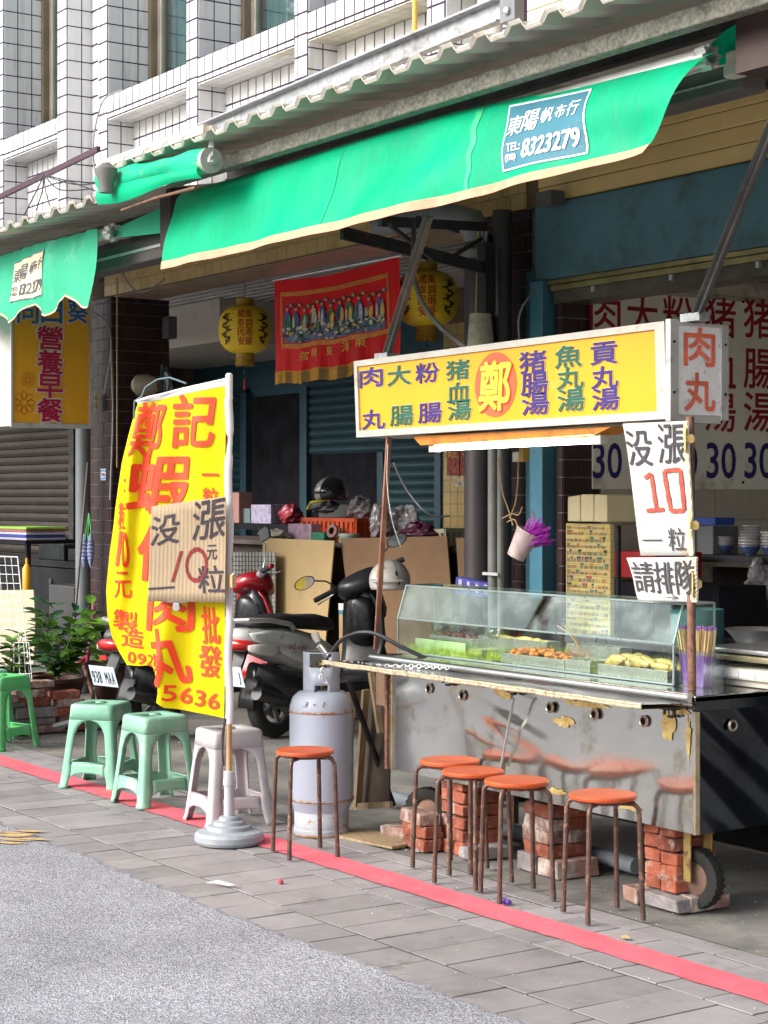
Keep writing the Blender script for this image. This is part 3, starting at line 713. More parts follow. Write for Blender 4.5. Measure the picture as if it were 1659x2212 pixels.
# ================================================================ green awnings
m_awn = cloth_mat('green_canvas', (.0, .55, .27), .35, .5, .10, 2.2, stain=((.02, .46, .25), .35, 2.5), bump=1.8, bs=5, stretch=(1, 1, .35))
m_awn2 = cloth_mat('pale_green_canvas', (.05, .52, .30), .35, .6, .08, 2.5, stain=((.16, .58, .40), .25, 4))
m_hem = cloth_mat('orange_hem', (.88, .40, .26), .2, .7, .12, 8)
m_roller = M('roller_alu', (.60, .60, .58), .35, .5, var=.1)
# sheet: param u along X (left 0, right 1), v down (0 top, 1 hem)
XL0, XR0, XL1, XR1 = -8.36, -4.52, -8.335, -4.745
def awn(u, v):
    xt = XL0 + (XR0 - XL0) * u; xb = XL1 + (XR1 - XL1) * u
    x = xt + (xb - xt) * v
    zt = 3.172 - .055 * max(0, u - .6) / .4; zb = 2.762 + .020 * u + .012 * max(0, (u - .82) / .18) ** 2 - .010 * math.sin(u * math.pi)
    z = zt + (zb - zt) * v
    y = 4.36 - .10 * v + .06 * math.exp(-v * 14)
    e_ = max(0, u - .72) / .28
    y += .012 * math.sin(u * 26 + v * 2.2) * v + .006 * math.sin(u * 61 + v * 5) * v + .028 * math.sin((u * 3.3 + (1 - v) * .9) * 6.2) * e_ * v
    y += .01 * math.sin(v * 7 + u * 9)
    return Vector((x, y, z))
aw = thing('green_awning', 'wide bright green canvas awning with orange hem and printed maker panel', 'awning', (-6.4, 4.3, 3.13))
MB().grid(lambda u, v: awn(u, v * .91), 200, 26).build('canvas', m_awn, aw, smooth='all')
MB().grid(lambda u, v: awn(u, .91 + v * .095) + Vector((0, -.004, 0)), 200, 2).build('hem', m_hem, aw, smooth='all')
st = M('awning_stain', (.03, .50, .21), .6, var=.2, vs=20)
def aw_px(px, py, off=.004):
    """point of the awning sheet seen at px, py"""
    lo, hi = 0., 1.; u = .5; v = .5
    for _ in range(30):
        p = awn(u, v); q = prj(p); 
        du = (prj(awn(u + .01, v))[0] - q[0]) / .01; dv = (prj(awn(u, v + .01))[1] - q[1]) / .01; duy = (prj(awn(u + .01, v))[1] - q[1]) / .01
        u += .7 * (px - q[0]) / du; v += .7 * (py - q[1] - duy * (px - q[0]) / du) / dv
        u = min(1.05, max(-.05, u)); v = min(1.1, max(-.1, v))
    return u, v
def aw_pt(u, v, off=.005): return awn(u, v) + Vector((0, -off, 0))
s0 = aw_px(1040, 235); s1 = aw_px(1012, 420)
o = MB().grid(lambda a_, b_: aw_pt(s0[0] + (s1[0] - s0[0]) * b_ - .006 + .012 * a_ * (1 - .5 * b_) + .002 * math.sin(b_ * 20), s0[1] + (s1[1] - s0[1]) * b_, .003), 4, 26).build('water_stain', st, aw, smooth='all')
s0 = aw_px(858, 270)
MB().grid(lambda a_, b_: aw_pt(s0[0] - .0009 + .0018 * a_, .03 + .88 * b_, .003), 1, 20).build('seam', M('seam_green', (0, .40, .2), .6), aw, smooth='all')
# printed panel: corners in u,v
cs = [aw_px(*p) for p in ((1103, 228), (1281, 191), (1272, 332), (1088, 372))]
def pan(a_, b_, off=.006):
    u = (cs[0][0] * (1 - a_) + cs[1][0] * a_) * (1 - b_) + (cs[3][0] * (1 - a_) + cs[2][0] * a_) * b_
    v = (cs[0][1] * (1 - a_) + cs[1][1] * a_) * (1 - b_) + (cs[3][1] * (1 - a_) + cs[2][1] * a_) * b_
    return aw_pt(u, v, off)
MB().grid(lambda a_, b_: pan(a_, b_, .0045), 12, 8).build('label_border', M('print_white', (.75, .76, .76), .6, var=.03), aw)
m_lab = M('label_blue', (.03, .16, .22), .6, var=.08)
MB().grid(lambda a_, b_: pan(.02 + .96 * a_, .03 + .94 * b_, .0065), 12, 8).build('label_panel', m_lab, aw)
lt = LT(); fn = lambda x, y: pan(x, 1 - y, .009)
for i, (ch_, xx, yy, s_) in enumerate((('東', .13, .66, .19), ('陽', .33, .69, .20), ('帆', .53, .72, .145), ('布', .69, .735, .13), ('行', .85, .74, .15))):
    lt.put_fn(ch_, xx, yy, s_ * .95, s_ * 1.55, fn, .035, sh=.1, maxlen=.1)
lt.put_fn('TEL:', .155, .335, .17, .12, fn, .05, maxlen=.1); lt.put_fn('(08)', .125, .175, .13, .12, fn, .05, maxlen=.1)
lt.put_fn('8323279', .605, .275, .66, .27, fn, .05, sh=.08, maxlen=.1)
lt.build('lettering', M('print_white', (.75, .76, .76), .6), aw)
# roller with its splined end
def splined(mb, c, r, d, ln_, teeth=8):
    n = teeth * 4; out = []; inn = []
    for i in range(n):
        t = 2 * math.pi * i / n; rr = r * (1.0 if (i % 4) < 2 else .72); out.append((rr * math.cos(t), rr * math.sin(t)))
        inn.append((r * .55 * math.cos(t), r * .55 * math.sin(t)))
    c = Vector(c); dx = Vector(d)
    def P(l, k): return [c + Vector((0, a_, b_)) + dx * k for a_, b_ in l]
    vs = P(out, 0) + P(out, ln_) + P(inn, ln_) + P(inn, ln_ * .3)
    fs = []
    for i in range(n):
        j = (i + 1) % n
        fs += [(i, j, n + j, n + i), (n + i, n + j, 2 * n + j, 2 * n + i), (2 * n + i, 2 * n + j, 3 * n + j, 3 * n + i)]
    return mb.add(vs, fs)
MB().tube([(-8.3, 4.42, 3.115), (-4.60, 4.42, 3.105)], .036, 14).build('roller_tube', m_roller, aw, smooth=True)
splined(MB(), (-4.60, 4.42, 3.105), .045, (1, 0, 0), .05).build('roller_end', m_roller, aw)
xe = wy(1603, 145, 4.62); b0 = MB().box((xe.x - 1.1, 4.62, xe.z - .075), (xe.x, 4.74, xe.z + .065)); b0.build('cassette', M('cassette', (.10, .09, .085), .7, .2, var=.2), aw, bevel=.01)
MB().box((xe.x - 1.1, 4.612, xe.z - .035), (xe.x - .04, 4.618, xe.z - .028)).box((xe.x - 1.1, 4.612, xe.z + .02), (xe.x - .04, 4.618, xe.z + .027)).build('cassette_rib', m_alu, aw, split=True)
xp = wy(1612, 100, 4.5); MB().box((xp.x, 4.45, xp.z - .10), (xp.x + .4, 4.6, xp.z + .16)).build('end_post', M('brown_steel', (.07, .045, .04)), cR)
MB().box((xe.x - .035, 4.56, xe.z - .04), (xe.x + .03, 4.6195, xe.z + .05)).build('end_cap', m_cream, aw, bevel=.008)
# dark green flap going back under the roof end
fq = [wy(1498, 116, 4.46), wy(1612, 40, 4.62), wy(1612, 118, 4.62), wy(1528, 150, 4.5)]
MB().grid(lambda u, v: (fq[0] * (1 - u) + fq[1] * u) * (1 - v) + (fq[3] * (1 - u) + fq[2] * u) * v + Vector((0, .01 * math.sin(u * 7 + v * 5), 0)), 10, 5).build('side_flap', m_awn, aw, smooth='all')

# rolled up awning section, X -8.75 .. -7.62
ra = thing('rolled_awning', 'short rolled green canvas awning with rust streaks and a rod below', 'awning', (-8.1, 4.12, 3.2))
def roll(u, t):
    x = -8.70 + 1.12 * u; r = .058 + .010 * math.sin(u * 23) * .4 + .006 * math.sin(t * 3 + u * 9)
    return Vector((x, 4.13 + r * math.cos(t), 3.235 - .055 * u + r * math.sin(t)))
MB().grid(lambda u, v: roll(u, v * 2 * math.pi), 50, 22).build('roll', cloth_mat('rolled_canvas', (.01, .50, .27), .15, .5, .15, 4, stain=((.42, .36, .16), .16, 7), bump=.4), ra, smooth='all')
MB().grid(lambda u, v: Vector((-8.66 + (1.07 + .05 * v) * u, 4.075 - .015 * math.sin(v * 3), 3.20 - .05 * u - v * (.075 + .022 * math.sin(u * 5.2 + .5)))), 40, 6).build('loose_edge', m_awn, ra, smooth='all')
MB().tube([(-8.0, 4.06, 3.055), (-7.56, 4.05, 3.045)], .008, 8).build('rod', m_rustp, ra, smooth=True)
MB().tube([(-8.36, 4.06, 3.045), (-8.0, 4.06, 3.055)], .006, 8).build('rod_tail', m_rustp, ra, smooth=True)
MB().lathe([(.0, 0), (.06, 0), (.06, .03), (.025, .03), (.02, .05), (0, .05)], (-7.58, 4.13, 3.18), 18, (1, 0, 0)).build('end_disc', M('disc_grey', (.40, .39, .36), .5), ra, smooth=True)
MB().bar((-7.60, 4.16, 3.30), (-7.54, 4.12, 3.16), .025, .03).build('hanger', m_alu, ra, bevel=.003)
MB().box((-8.72, 4.09, 3.30), (-7.56, 4.17, 3.345)).build('head_rail', m_cream, ra, bevel=.004)
MB().box((-8.74, 4.10, 3.16), (-8.71, 4.15, 3.33)).build('end_plate', m_alu, ra)

# left awning with scalloped hem
XA0, XA1 = -11.6, -9.24
la = thing('scalloped_awning', 'pale green scalloped awning of the breakfast shop with cream maker panel', 'awning', (-10, 4.3, 3.08))
def law(px_x, v):  # px_x: x in metres from right edge, v 0 top..1 bottom line
    x = XA1 - px_x
    y = 4.34 - .06 * v + .016 * math.sin(px_x * 17 + v) * v + .008 * math.sin(px_x * 37 + 3 * v) + .012 * math.sin(v * 4 + px_x * 6)
    return Vector((x, y, 3.088 - .44 * v))
def scal(s_):   # bottom line as share of drop
    return 1.0 - .20 * (abs(math.sin((s_ - .02) * math.pi / .52)) ** 1.6)
out = [(0, 0), (2.36, 0)] + [(2.36 - i * .02, scal(2.36 - i * .02)) for i in range(0, 119)]
vs, fs = cdt(dense(out, .03), .06, law); MB().add(vs, fs).build('canvas', m_awn2, la, smooth='all')
hm = MB(); N_ = 236
for i in range(N_):
    pass
hm.grid(lambda u, v: law(2.36 * u, scal(2.36 * u) + (v - .5) * .025) + Vector((0, -.003, 0)), 236, 1); hm.build('hem', cloth_mat('cream_hem', (.62, .42, .30), .1), la)
def lp(px, py):   # pixel on the left awning -> s, v
    p = wy(px, py, 4.3); return (XA1 - p.x, (3.088 - p.z) / .44)
cl = [lp(*p) for p in ((20, 568), (92, 537), (92, 638), (20, 655))]
def lpan(a_, b_, off=.012):
    s_ = (cl[0][0] * (1 - a_) + cl[1][0] * a_) * (1 - b_) + (cl[3][0] * (1 - a_) + cl[2][0] * a_) * b_
    v = (cl[0][1] * (1 - a_) + cl[1][1] * a_) * (1 - b_) + (cl[3][1] * (1 - a_) + cl[2][1] * a_) * b_
    return law(s_, v) + Vector((0, -off, 0))
MB().grid(lambda a_, b_: lpan(a_, b_, .004), 10, 8).build('label_border', M('label_navy', (.10, .10, .13), .6), la)
MB().grid(lambda a_, b_: lpan(.03 + .94 * a_, .025 + .95 * b_, .006), 10, 8).build('label_panel', M('label_cream', (.62, .55, .38), .6), la)
lt = LT(); fn = lambda x, y: lpan(x, 1 - y, .009)
for ch_, xx, yy, s_ in (('東', .16, .64, .20), ('陽', .37, .67, .21), ('帆', .58, .70, .15), ('布', .74, .715, .14), ('行', .89, .73, .15)):
    lt.put_fn(ch_, xx, yy, s_ * .95, s_ * 1.7, fn, .02, sh=.1, maxlen=.12)
lt.put_fn('TEL:', .14, .31, .19, .11, fn, .03, maxlen=.12); lt.put_fn('(08)', .13, .17, .17, .11, fn, .03, maxlen=.12); lt.put_fn('8323279', .63, .25, .66, .26, fn, .04, sh=.06, maxlen=.12)
lt.build('lettering', M('navy_grey_print', (.06, .07, .10), .6), la)
MB().tube([(-11.5, 4.40, 3.05), (-9.19, 4.40, 3.06)], .034, 12).build('roller_tube', m_roller, la, smooth=True)
splined(MB(), (-9.19, 4.40, 3.058), .05, (1, 0, 0), .05).build('roller_end', m_roller, la)
MB().box((-10.2, 4.55, 2.90), (-8.78, 4.68, 3.03)).build('cassette', M('cassette', (.10, .09, .085), .7, .2, var=.2), la, bevel=.01)
MB().box((-10.2, 4.54, 2.96), (-8.80, 4.548, 2.975)).build('cassette_rib', m_alu, la)
MB().box((-8.80, 4.53, 2.91), (-8.765, 4.69, 3.02)).build('end_cap', m_alu, la, bevel=.004)
MB().grid(lambda u, v: Vector((-9.2 + .6 * u, 4.42 + .06 * u, 3.08 + .08 * u - .16 * v * (.3 + .7 * u))), 8, 3).build('side_flap', m_awn2, la)
# dark block painted as the shaded underside between the awnings
pb = MB().box((-8.72, 4.46, 2.92), (-8.60, 4.56, 3.25)); build1(pb, 'canopy_bracket', M('black_brown', (.025, .018, .018)), 'dark brown steel bracket between the two awnings', 'bracket')
# double fluorescent fitting under left canopy
fl = thing('tube_fitting', 'unlit twin tube fitting under the left canopy', 'lamp', wy(250, 560, 5.0))
p0, p1 = wy(196, 582, 5.0), wy(314, 562, 5.0)
MB().box((p0.x, 4.95, p0.z - .02), (p1.x, 5.05, p0.z + .03)).build('housing', m_cream, fl)
MB().tube([(p0.x, 4.96, p0.z - .035), (p1.x, 4.96, p0.z - .035)], .014, 10).build('tube', M('dead_tube', (.6, .6, .6), .3), fl, smooth=True)
MB().tube([(p0.x, 5.15, p0.z + .06), (p1.x - .25, 5.15, p0.z + .06)], .014, 10).build('tube', M('dead_tube'if 0 else 'dead_tube', (.6, .6, .6)), fl, smooth=True)

# ================================================================ pipes on the pillars
dp = thing('downpipe', 'grey downpipe with wire collar in front of the left brown pillar', 'pipe', (-14.0, 6.45, 0))
MB().tube([(-13.98, 6.44, 0), (-13.98, 6.44, 3.3)], .062, 16).build('pipe', M('grey_pvc', (.17, .19, .20), .5, var=.1), dp, smooth=True)
MB().lathe([(.066, 0), (.070, .02), (.070, .08), (.066, .1)], (-13.98, 6.44, 2.35), 16).build('collar', M('tape_grey', (.4, .39, .36), .6), dp, smooth=True)
wire('cable', [wy(225, 850, 6.3), wy(240, 760, 6.3), wy(232, 700, 6.3), wy(198, 672, 6.3)], .008, m_gcable, '', dp)
wire('cable', [wy(238, 1080, 6.3), wy(244, 900, 6.3), wy(240, 740, 6.3)], .010, m_gcable, '', dp)
wire('drop_cable', [wy(253, 600, 6.5), wy(253, 800, 6.5), wy(253, 1010, 6.5)], .007, m_tcable, 'thin tan cable hanging straight down the left brown pillar')
wire('slack_cable', [wy(267, 545, 6.5), wy(266, 590, 6.5), wy(290, 625, 6.5), wy(320, 628, 6.5), wy(358, 600, 6.6)], .006, m_gcable, 'slack grey cable looping under the tiled beam corner')
pl = thing('number_plate', 'small blue white house number on the grey downpipe', 'plaque', wy(222, 1025, 6.36))
c_ = wy(224, 1025, 6.37)
MB().box((c_.x - .045, c_.y - .006, c_.z - .045), (c_.x + .045, c_.y, c_.z + .045)).build('plate', M('plate_white', (.65, .68, .7), .5), pl)
l = LT(); l.put('2206', (c_.x, c_.y - .008, c_.z), X_, Z_, .075, .028, .03); l.build('lettering', M('navy_print', (.02, .015, .16)), pl)
MB().box((c_.x - .04, c_.y - .009, c_.z + .022), (c_.x + .04, c_.y - .007, c_.z + .04)).box((c_.x - .04, c_.y - .009, c_.z - .04), (c_.x + .04, c_.y - .007, c_.z - .022)).build('stripe', M('plate_blue', (.1, .25, .5), .5), pl)
bp = thing('black_downpipe', 'fat black downpipe on the pillar behind the sign', 'pipe', (-8.5, 6.4, 0))
MB().tube([(-8.52, 6.42, 0), (-8.52, 6.42, 3.12)], .085, 18).build('pipe', M('black_pipe', (.035, .03, .032), .4, var=.2), bp, smooth=True)
MB().tube([(-8.52, 6.42, 3.10), (-8.53, 6.38, 3.2), (-8.7, 6.3, 3.26), (-9.3, 6.25, 3.28)], [.085, .085, .08, .08], 16).build('elbow', M('grey_pvc', (.17, .19, .20)), bp, smooth=True)
MB().tube([(-8.34, 6.45, 0), (-8.34, 6.45, 3.25)], .055, 14).build('second_pipe', M('black_pipe', (.035, .03, .032)), bp, smooth=True)
MB().lathe([(.090, 0), (.092, .01), (.092, .04), (.090, .05)], (-8.52, 6.42, 2.99), 18).build('collar', m_gcable, bp, smooth=True)
for k, dx in enumerate((0, .03, .055)):
    wire('cable', [wy(1034 + dx * 300, 500, 6.35), wy(1031 + dx * 300, 600, 6.35), wy(1028 + dx * 300, 690, 6.35), wy(1022 + dx * 250, 760, 6.35)], .009, m_gcable if k else m_tcable, '', bp)
wire('cable', [wy(1150, 800, 6.3), wy(1128, 760, 6.3), wy(1120, 700, 6.3), wy(1130, 660, 6.3), wy(1155, 630, 6.4)], .006, m_gcable, '', bp)
sb = MB(); c_ = wy(1188, 430, 6.5); sb.box((c_.x - .06, c_.y - .05, c_.z - .04), (c_.x + .07, c_.y + .05, c_.z + .04)); build1(sb, 'junction_box', M('dark_box', (.10, .10, .10), .5), 'grey junction box at the top corner of the blue shutter box', 'box', bevel=.005)
# thin grey pole pair behind the glass case
gp = thing('galvanised_pipe_pair', 'two slim grey pipes standing left of the purple straw bucket', 'pipe', (-7.66, 5.85, 0))
MB().tube([(-7.64, 5.85, 0), (-7.64, 5.85, 2.3)], .028, 12).build('pipe', M('pole_grey', (.15, .16, .155), .6, .2, var=.15), gp, smooth=True)
MB().tube([(-7.575, 5.85, 0), (-7.575, 5.85, 2.3)], .018, 10).build('pipe', M('pole_grey', (.28, .29, .28)), gp, smooth=True)
MB().box((-7.68, 5.81, 1.20), (-7.55, 5.82, 1.215)).build('clamp', m_alu, gp)
# ================================================================ the food cart
CX0, CX1, CY0, CY1 = -7.10, -5.07, 4.84, 5.56
CT = .86
cart = thing('food_cart', 'dented stainless steel food cart propped on brick stacks', 'food cart', (-6.1, 5.2, 0))
def dent(u, v):
    x = CX0 + (CX1 - CX0) * u; z = .335 + .50 * v
    y = CY0 + .004 * math.sin(u * 9 + v * 3) * math.sin(v * 2.6) + .0012 * math.sin(u * 23 + v * 7 + 1) + .0005 * math.sin(u * 41 - v * 13)
    y += .003 * math.exp(-((u - .45) ** 2 * 60 + (v - .6) ** 2 * 14)) * math.sin(v * 21 + u * 25)
    for (a_, b_, s_, k) in ((.12, .5, .004, .012), (.62, .65, .004, -.010), (.86, .25, .006, .010), (.45, .15, .003, .012), (.74, .75, .003, .012)):
        y += k * .22 * math.exp(-((u - a_) ** 2 / s_ + (v - b_) ** 2 / (s_ * 9)))
    return Vector((x, y, z))
m_cartf = M('cart_front_steel', (.60, .60, .555), .13, .95, var=.07, vs=1.3, bump=.13, bs=5, dirt=((.42, .38, .28), .22, 5), rust=((.62, .40, .12), .0, 2.2))
MB().grid(dent, 110, 34).build('front_panel', m_cartf, cart, smooth='all')
m_side = M('cart_side_steel', (.075, .085, .105), .14, .95, var=.3, vs=2, bump=.08, bs=7)  # side steel darkened to put its dark reflection into the colour
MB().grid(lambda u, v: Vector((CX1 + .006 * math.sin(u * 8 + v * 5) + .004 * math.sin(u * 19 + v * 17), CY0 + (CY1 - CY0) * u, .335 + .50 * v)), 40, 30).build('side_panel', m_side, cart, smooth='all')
MB().box((CX0, CY0 + .03, .34), (CX1 - .03, CY1, .83)).build('body', m_dark, cart)
MB().box((CX0 - .012, CY0 - .008, .335), (CX0 + .012, CY0 + .02, .84)).box((CX1 - .006, CY0 - .010, .333), (CX1 + .010, CY0 + .016, .84)).build('corner_trim', M('corner_steel', (.62, .56, .42), .25, .9, dirt=((.5, .3, .08), .3, 14)), cart, bevel=.003, split=True)
# yellowed film scraps on the panel
m_film = M('peeling_film', (.90, .60, .22), .25, .6, var=.25, vs=18)
fm = MB()
def scrap(cx_, cz_, w_, h_, seed):
    r_ = random.Random(seed); n = 18; pts = []
    for i in range(n):
        t = 2 * math.pi * i / n; k = .55 + .6 * r_.random()
        u = (cx_ + math.cos(t) * w_ * k); v = (cz_ + math.sin(t) * h_ * k); pts.append(dent(min(.995, max(.005, u)), min(1, max(0, v))) + Vector((0, -.004, 0)))
    fm.add(pts, [tuple(range(n))])
for a_ in ((.445, .93, .05, .06, 1), (.42, .86, .035, .05, 2), (.705, .88, .06, .045, 3), (.655, .86, .04, .03, 4), (.62, .69, .035, .05, 5), (.93, .80, .022, .14, 6), (.955, .93, .035, .06, 7), (.985, .72, .008, .2, 8), (.60, .11, .04, .03, 9), (.82, .10, .04, .02, 10)): scrap(*a_)
fm.build('peeling_film', m_film, cart, split=True)
# grommets along the front and side
m_brass = M('grommet', (.55, .52, .42), .3, .9)
for px, py in ((925, 1477), (998, 1500), (1094 + 18, 1530), (1189, 1547)): pass
gro = [(922, 1459 + 20), (1002, 1474 + 21), (1187, 1526), (1282, 1543), (1390, 1559), (1098, 1510)]
for px, py in ((926, 1487), (998, 1502), (1187, 1528), (1283, 1543), (1390, 1558)):
    c_ = wy(px, py, CY0 - .012); g_ = MB()
    g_.lathe([(.022, 0), (.024, .006), (.019, .012), (.015, .010), (.015, .004)], c_ + Vector((0, .006, 0)), 16, (0, -1, 0), caps=False)
    go = g_.build('grommet', m_brass, cart, smooth=True)
    MB().lathe([(.0, 0), (.0155, 0)], c_ + Vector((0, -.001, 0)), 16, (0, -1, 0), caps=False).build('hole', m_dark, go)
for px, py in ((1583, 1567),):
    c_ = wx(px, py, CX1 + .012); g_ = MB().lathe([(.022, 0), (.024, .006), (.019, .012), (.015, .010), (.015, .004)], c_ - Vector((.006, 0, 0)), 16, (1, 0, 0), caps=False); go = g_.build('grommet', m_brass, cart, smooth=True)
    MB().lathe([(0, 0), (.0155, 0)], c_ + Vector((.001, 0, 0)), 16, (1, 0, 0), caps=False).build('hole', m_dark, go)
# counter top and front tube
MB().box((CX0 - .06, CY0 - .03, .835), (CX1 + .03, CY1 + .02, CT)).build('counter_top', M('counter_steel', (.36, .37, .38), .14, .95, var=.15, vs=4, bump=.1, bs=9), cart, bevel=.004)
MB().tube([(CX0 - .10, CY0 - .045, .853), (CX1 + .02, CY0 - .045, .853)], .0185, 14).build('front_rail', M('rail_steel', (.62, .63, .62), .16, .95, var=.05), cart, smooth=True)
MB().box((CX1 + .012, CY0 - .03, .80), (CX1 + .03, CY1, .858)).build('side_lip', m_side, cart, bevel=.003)
# hinged shelf in front
sa = [wy(704, 1424, 4.52), wy(1394, 1518, 4.52)]
z_f = .775
xl, xr = sa[0].x, sa[1].x
shf = MB()
def shelf(u, v):
    return Vector((xl + (xr - xl) * u + (.0 + .30 * v * (1 - u) * 0), 4.50 + (CY0 - .06 - 4.50) * v, .853 - .014 * v + .0025 * math.sin(u * 13) * math.sin(v * 3) + .0008 * math.sin(u * 47 + v * 9)))
MB().grid(shelf, 90, 14).build('fold_down_shelf', M('foil_black', (.018, .019, .022), .14, 0, var=.4, vs=9, bump=2.2, bs=11, spec=.9, coat=.6), cart, smooth='all')
MB().grid(lambda u, v: shelf(u, 0) + Vector((0, -.003 + .003 * math.sin(v * 3), .003 - .020 * v + .0008 * math.sin(u * 91) * v + .0012 * math.sin(u * 37 + 1) * v)), 120, 3).build('shelf_edge', M('shelf_edge', (.62, .52, .36), .4, .6, var=.25, vs=40, bump=.4, bs=60, rust=((.2, .12, .07), .35, 30)), cart, smooth='all', solid=.004)
MB().grid(lambda u, v: shelf(u, v) - Vector((0, 0, .018)), 10, 2).build('shelf_board', m_wood, cart)
for px in (1050, 1395 - 15, 1130): 
    c_ = wy(px, 1530 if px < 1200 else 1560, CY0 - .02)
for xx in (CX0 + .95, CX0 + 1.92, CX0 + .48):
    b_ = MB().box((xx - .05, CY0 - .07, .80), (xx + .05, CY0 - .02, .812)).box((xx - .035, CY0 - .03, .775), (xx - .028, CY0 - .022, .80)).box((xx + .02, CY0 - .03, .77), (xx + .028, CY0 - .022, .80)).box((xx - .015, CY0 - .028, .765), (xx + .012, CY0 - .02, .775))
    b_.build('hinge_bracket', m_dsteel, cart)
MB().bar((CX0 + 1.00, CY0 - .06, .76), (CX0 + .86, CY0 - .02, .45), .006, .012).build('stay_rod', m_alu, cart)
# left end: flap, wooden frame and dark board
MB().box((CX0 - .16, CY0 + .02, .62), (CX0 - .02, CY0 + .035, .83)).build('left_flap', M('old_ply', (.20, .12, .08), .8), cart)
MB().bar((CX0 - .02, CY0 - .01, .335), (CX0 - .02, CY0 - .01, .83), .02, .02).build('left_angle', m_rustp, cart)
# side board left of cart with wooden battens
wf = thing('wooden_frame', 'weathered wooden frame board leaning between the gas bottle and the cart', 'frame', (-7.45, 4.95, 0))
MB().bar(wy(790, 1490, 4.95), wy(772, 1742, 4.95), .035, .02).build('batten', m_wood, wf)
MB().bar(wy(802, 1452, 4.9), wy(822, 1583, 4.9), .03, .02).build('batten', m_wood, wf)
MB().bar(wy(765, 1742, 4.95), wy(845, 1738, 4.95), .02, .03).build('batten', m_wood, wf)
MB().quad(wy(792, 1495, 4.99), wy(840, 1500, 5.0), wy(840, 1738, 5.0), wy(778, 1738, 4.99)).build('board', M('dark_ply', (.10, .075, .055), .8, var=.3, vs=6), wf, solid=.01)
MB().bar(wy(752, 1470, 4.8), wy(850, 1740, 5.1), .02, .02).build('brace', m_dsteel, wf)
# wheels: right front caster and left
def wheel(name, c, r, w_, rz, par):
    c = Vector(c); ax = Vector((math.cos(rz), math.sin(rz), 0))
    tr_ = MB().lathe([(r * .55, -w_ * .35), (r * .8, -w_ * .5), (r * .95, -w_ * .42), (r, -w_ * .2), (r, w_ * .2), (r * .95, w_ * .42), (r * .8, w_ * .5), (r * .55, w_ * .35)], c, 30, ax, caps=False).build('tyre', m_rubber, par, smooth=True)
    tb = MB(); n = 26
    q = ax.to_track_quat('Z', 'Y')
    for i in range(n):
        t = 2 * math.pi * i / n
        for sgn in (-1, 1):
            p = [q @ Vector((math.cos(t + d_) * rr, math.sin(t + d_) * rr, zz * sgn)) + c for d_, rr, zz in ((0, r * .99, 0), (.10, r * .99, 0), (.14, r * .97, w_ * .46), (.04, r * .97, w_ * .46))]
            tb.prism(p, (p[0] - c).normalized() * .003)
    tb.build('tread', m_rubber, tr_)
    MB().lathe([(.0, -w_ * .3), (r * .3, -w_ * .32), (r * .55, -w_ * .15), (r * .58, 0), (r * .55, w_ * .15), (r * .3, w_ * .32), (0, w_ * .3)], c, 20, ax).build('hub', M('rusty_hub', (.26, .16, .12), .7, .4, var=.3, rust=((.25, .12, .06), .4, 25)), par, smooth=True)
wc = wz(1500, 1945)
w1 = thing('cart_wheel', 'treaded black rubber wheel on a yellowed fork at the cart corner', 'wheel', (-5.22, 4.98, .13))
wheel('wheel', (-5.235, 5.0, .126), .120, .062, R(-80), w1)
MB().bar((-5.235, 4.955, .335), (-5.235, 4.955, .115), .040, .006, up=(0, -1, 0)).bar((-5.225, 5.055, .335), (-5.225, 5.052, .115), .045, .006, up=(0, -1, 0)).build('fork', M('yellowed_fork', (.45, .33, .10), .7, .2, var=.3, rust=((.15, .07, .04), .45, 24)), w1, bevel=.002)
w2 = thing('cart_wheel', 'dark wheel behind the left brick stack under the cart', 'wheel', (-6.98, 5.05, .13))
wheel('wheel', (-7.03, 5.0, .13), .115, .06, R(-60), w2)
MB().bar((-7.03, 5.06, .34), (-7.03, 5.06, .13), .03, .01).build('fork', m_dsteel, w2)
# iron legs and cross pipe under the cart
ug = MB(); 
for x in (CX0 + .04, CX1 - .03): ug.box((x, CY1 - .05, .02), (x + .03, CY1 - .02, .335))
ug.build('rear_leg', m_rustp, cart, split=True)
pp = MB().tube([(-7.9, 5.35, .06), (-5.8, 5.2, .055)], .035, 12); build1(pp, 'drain_pipe', M('grey_blue_pvc', (.22, .25, .28), .5), 'grey plastic pipe lying on the ground under the cart', 'pipe', smooth=True)

# brick stacks: every brick a piece
def stack(label, c, rz, layers):
    t = thing('brick_stack', label, 'brick stack', (c[0], c[1], 0)); z = 0.
    for li, (h, rows) in enumerate(layers):
        for (dx, dy, rot, l_, wd, mat, jx) in rows:
            me = piece_mesh('brick', (l_ - .004, wd - .004, h - .004), mat, .004, jit=(li * 3 + int(abs(dx) * 100)) % 7 + 1)
            m = Matrix.Translation((c[0], c[1], 0)) @ Matrix.Rotation(rz, 4, 'Z') @ Matrix.Translation((dx + random.uniform(-.006, .006), dy + random.uniform(-.005, .005), z + h / 2)) @ Matrix.Rotation(rot + random.uniform(-.04, .04), 4, 'Z')
            put(t, 'brick', me, m)
        z += h
    return t
B = m_brick; W2 = m_brick2; Gk = m_gbrick
def pair(mat, mat2=None, rot=0, n=2, wd=.1):
    return [(0, -(n - 1) * wd / 2 + i * wd, rot, .205, wd, mat if i == 0 else (mat2 or mat), 0) for i in range(n)]
def cross(mat, mat2=None, n=2):
    return [(-(n - 1) * .1 / 2 + i * .102, 0, R(90), .205, .1, mat if i == 0 else (mat2 or mat), 0) for i in range(n)]
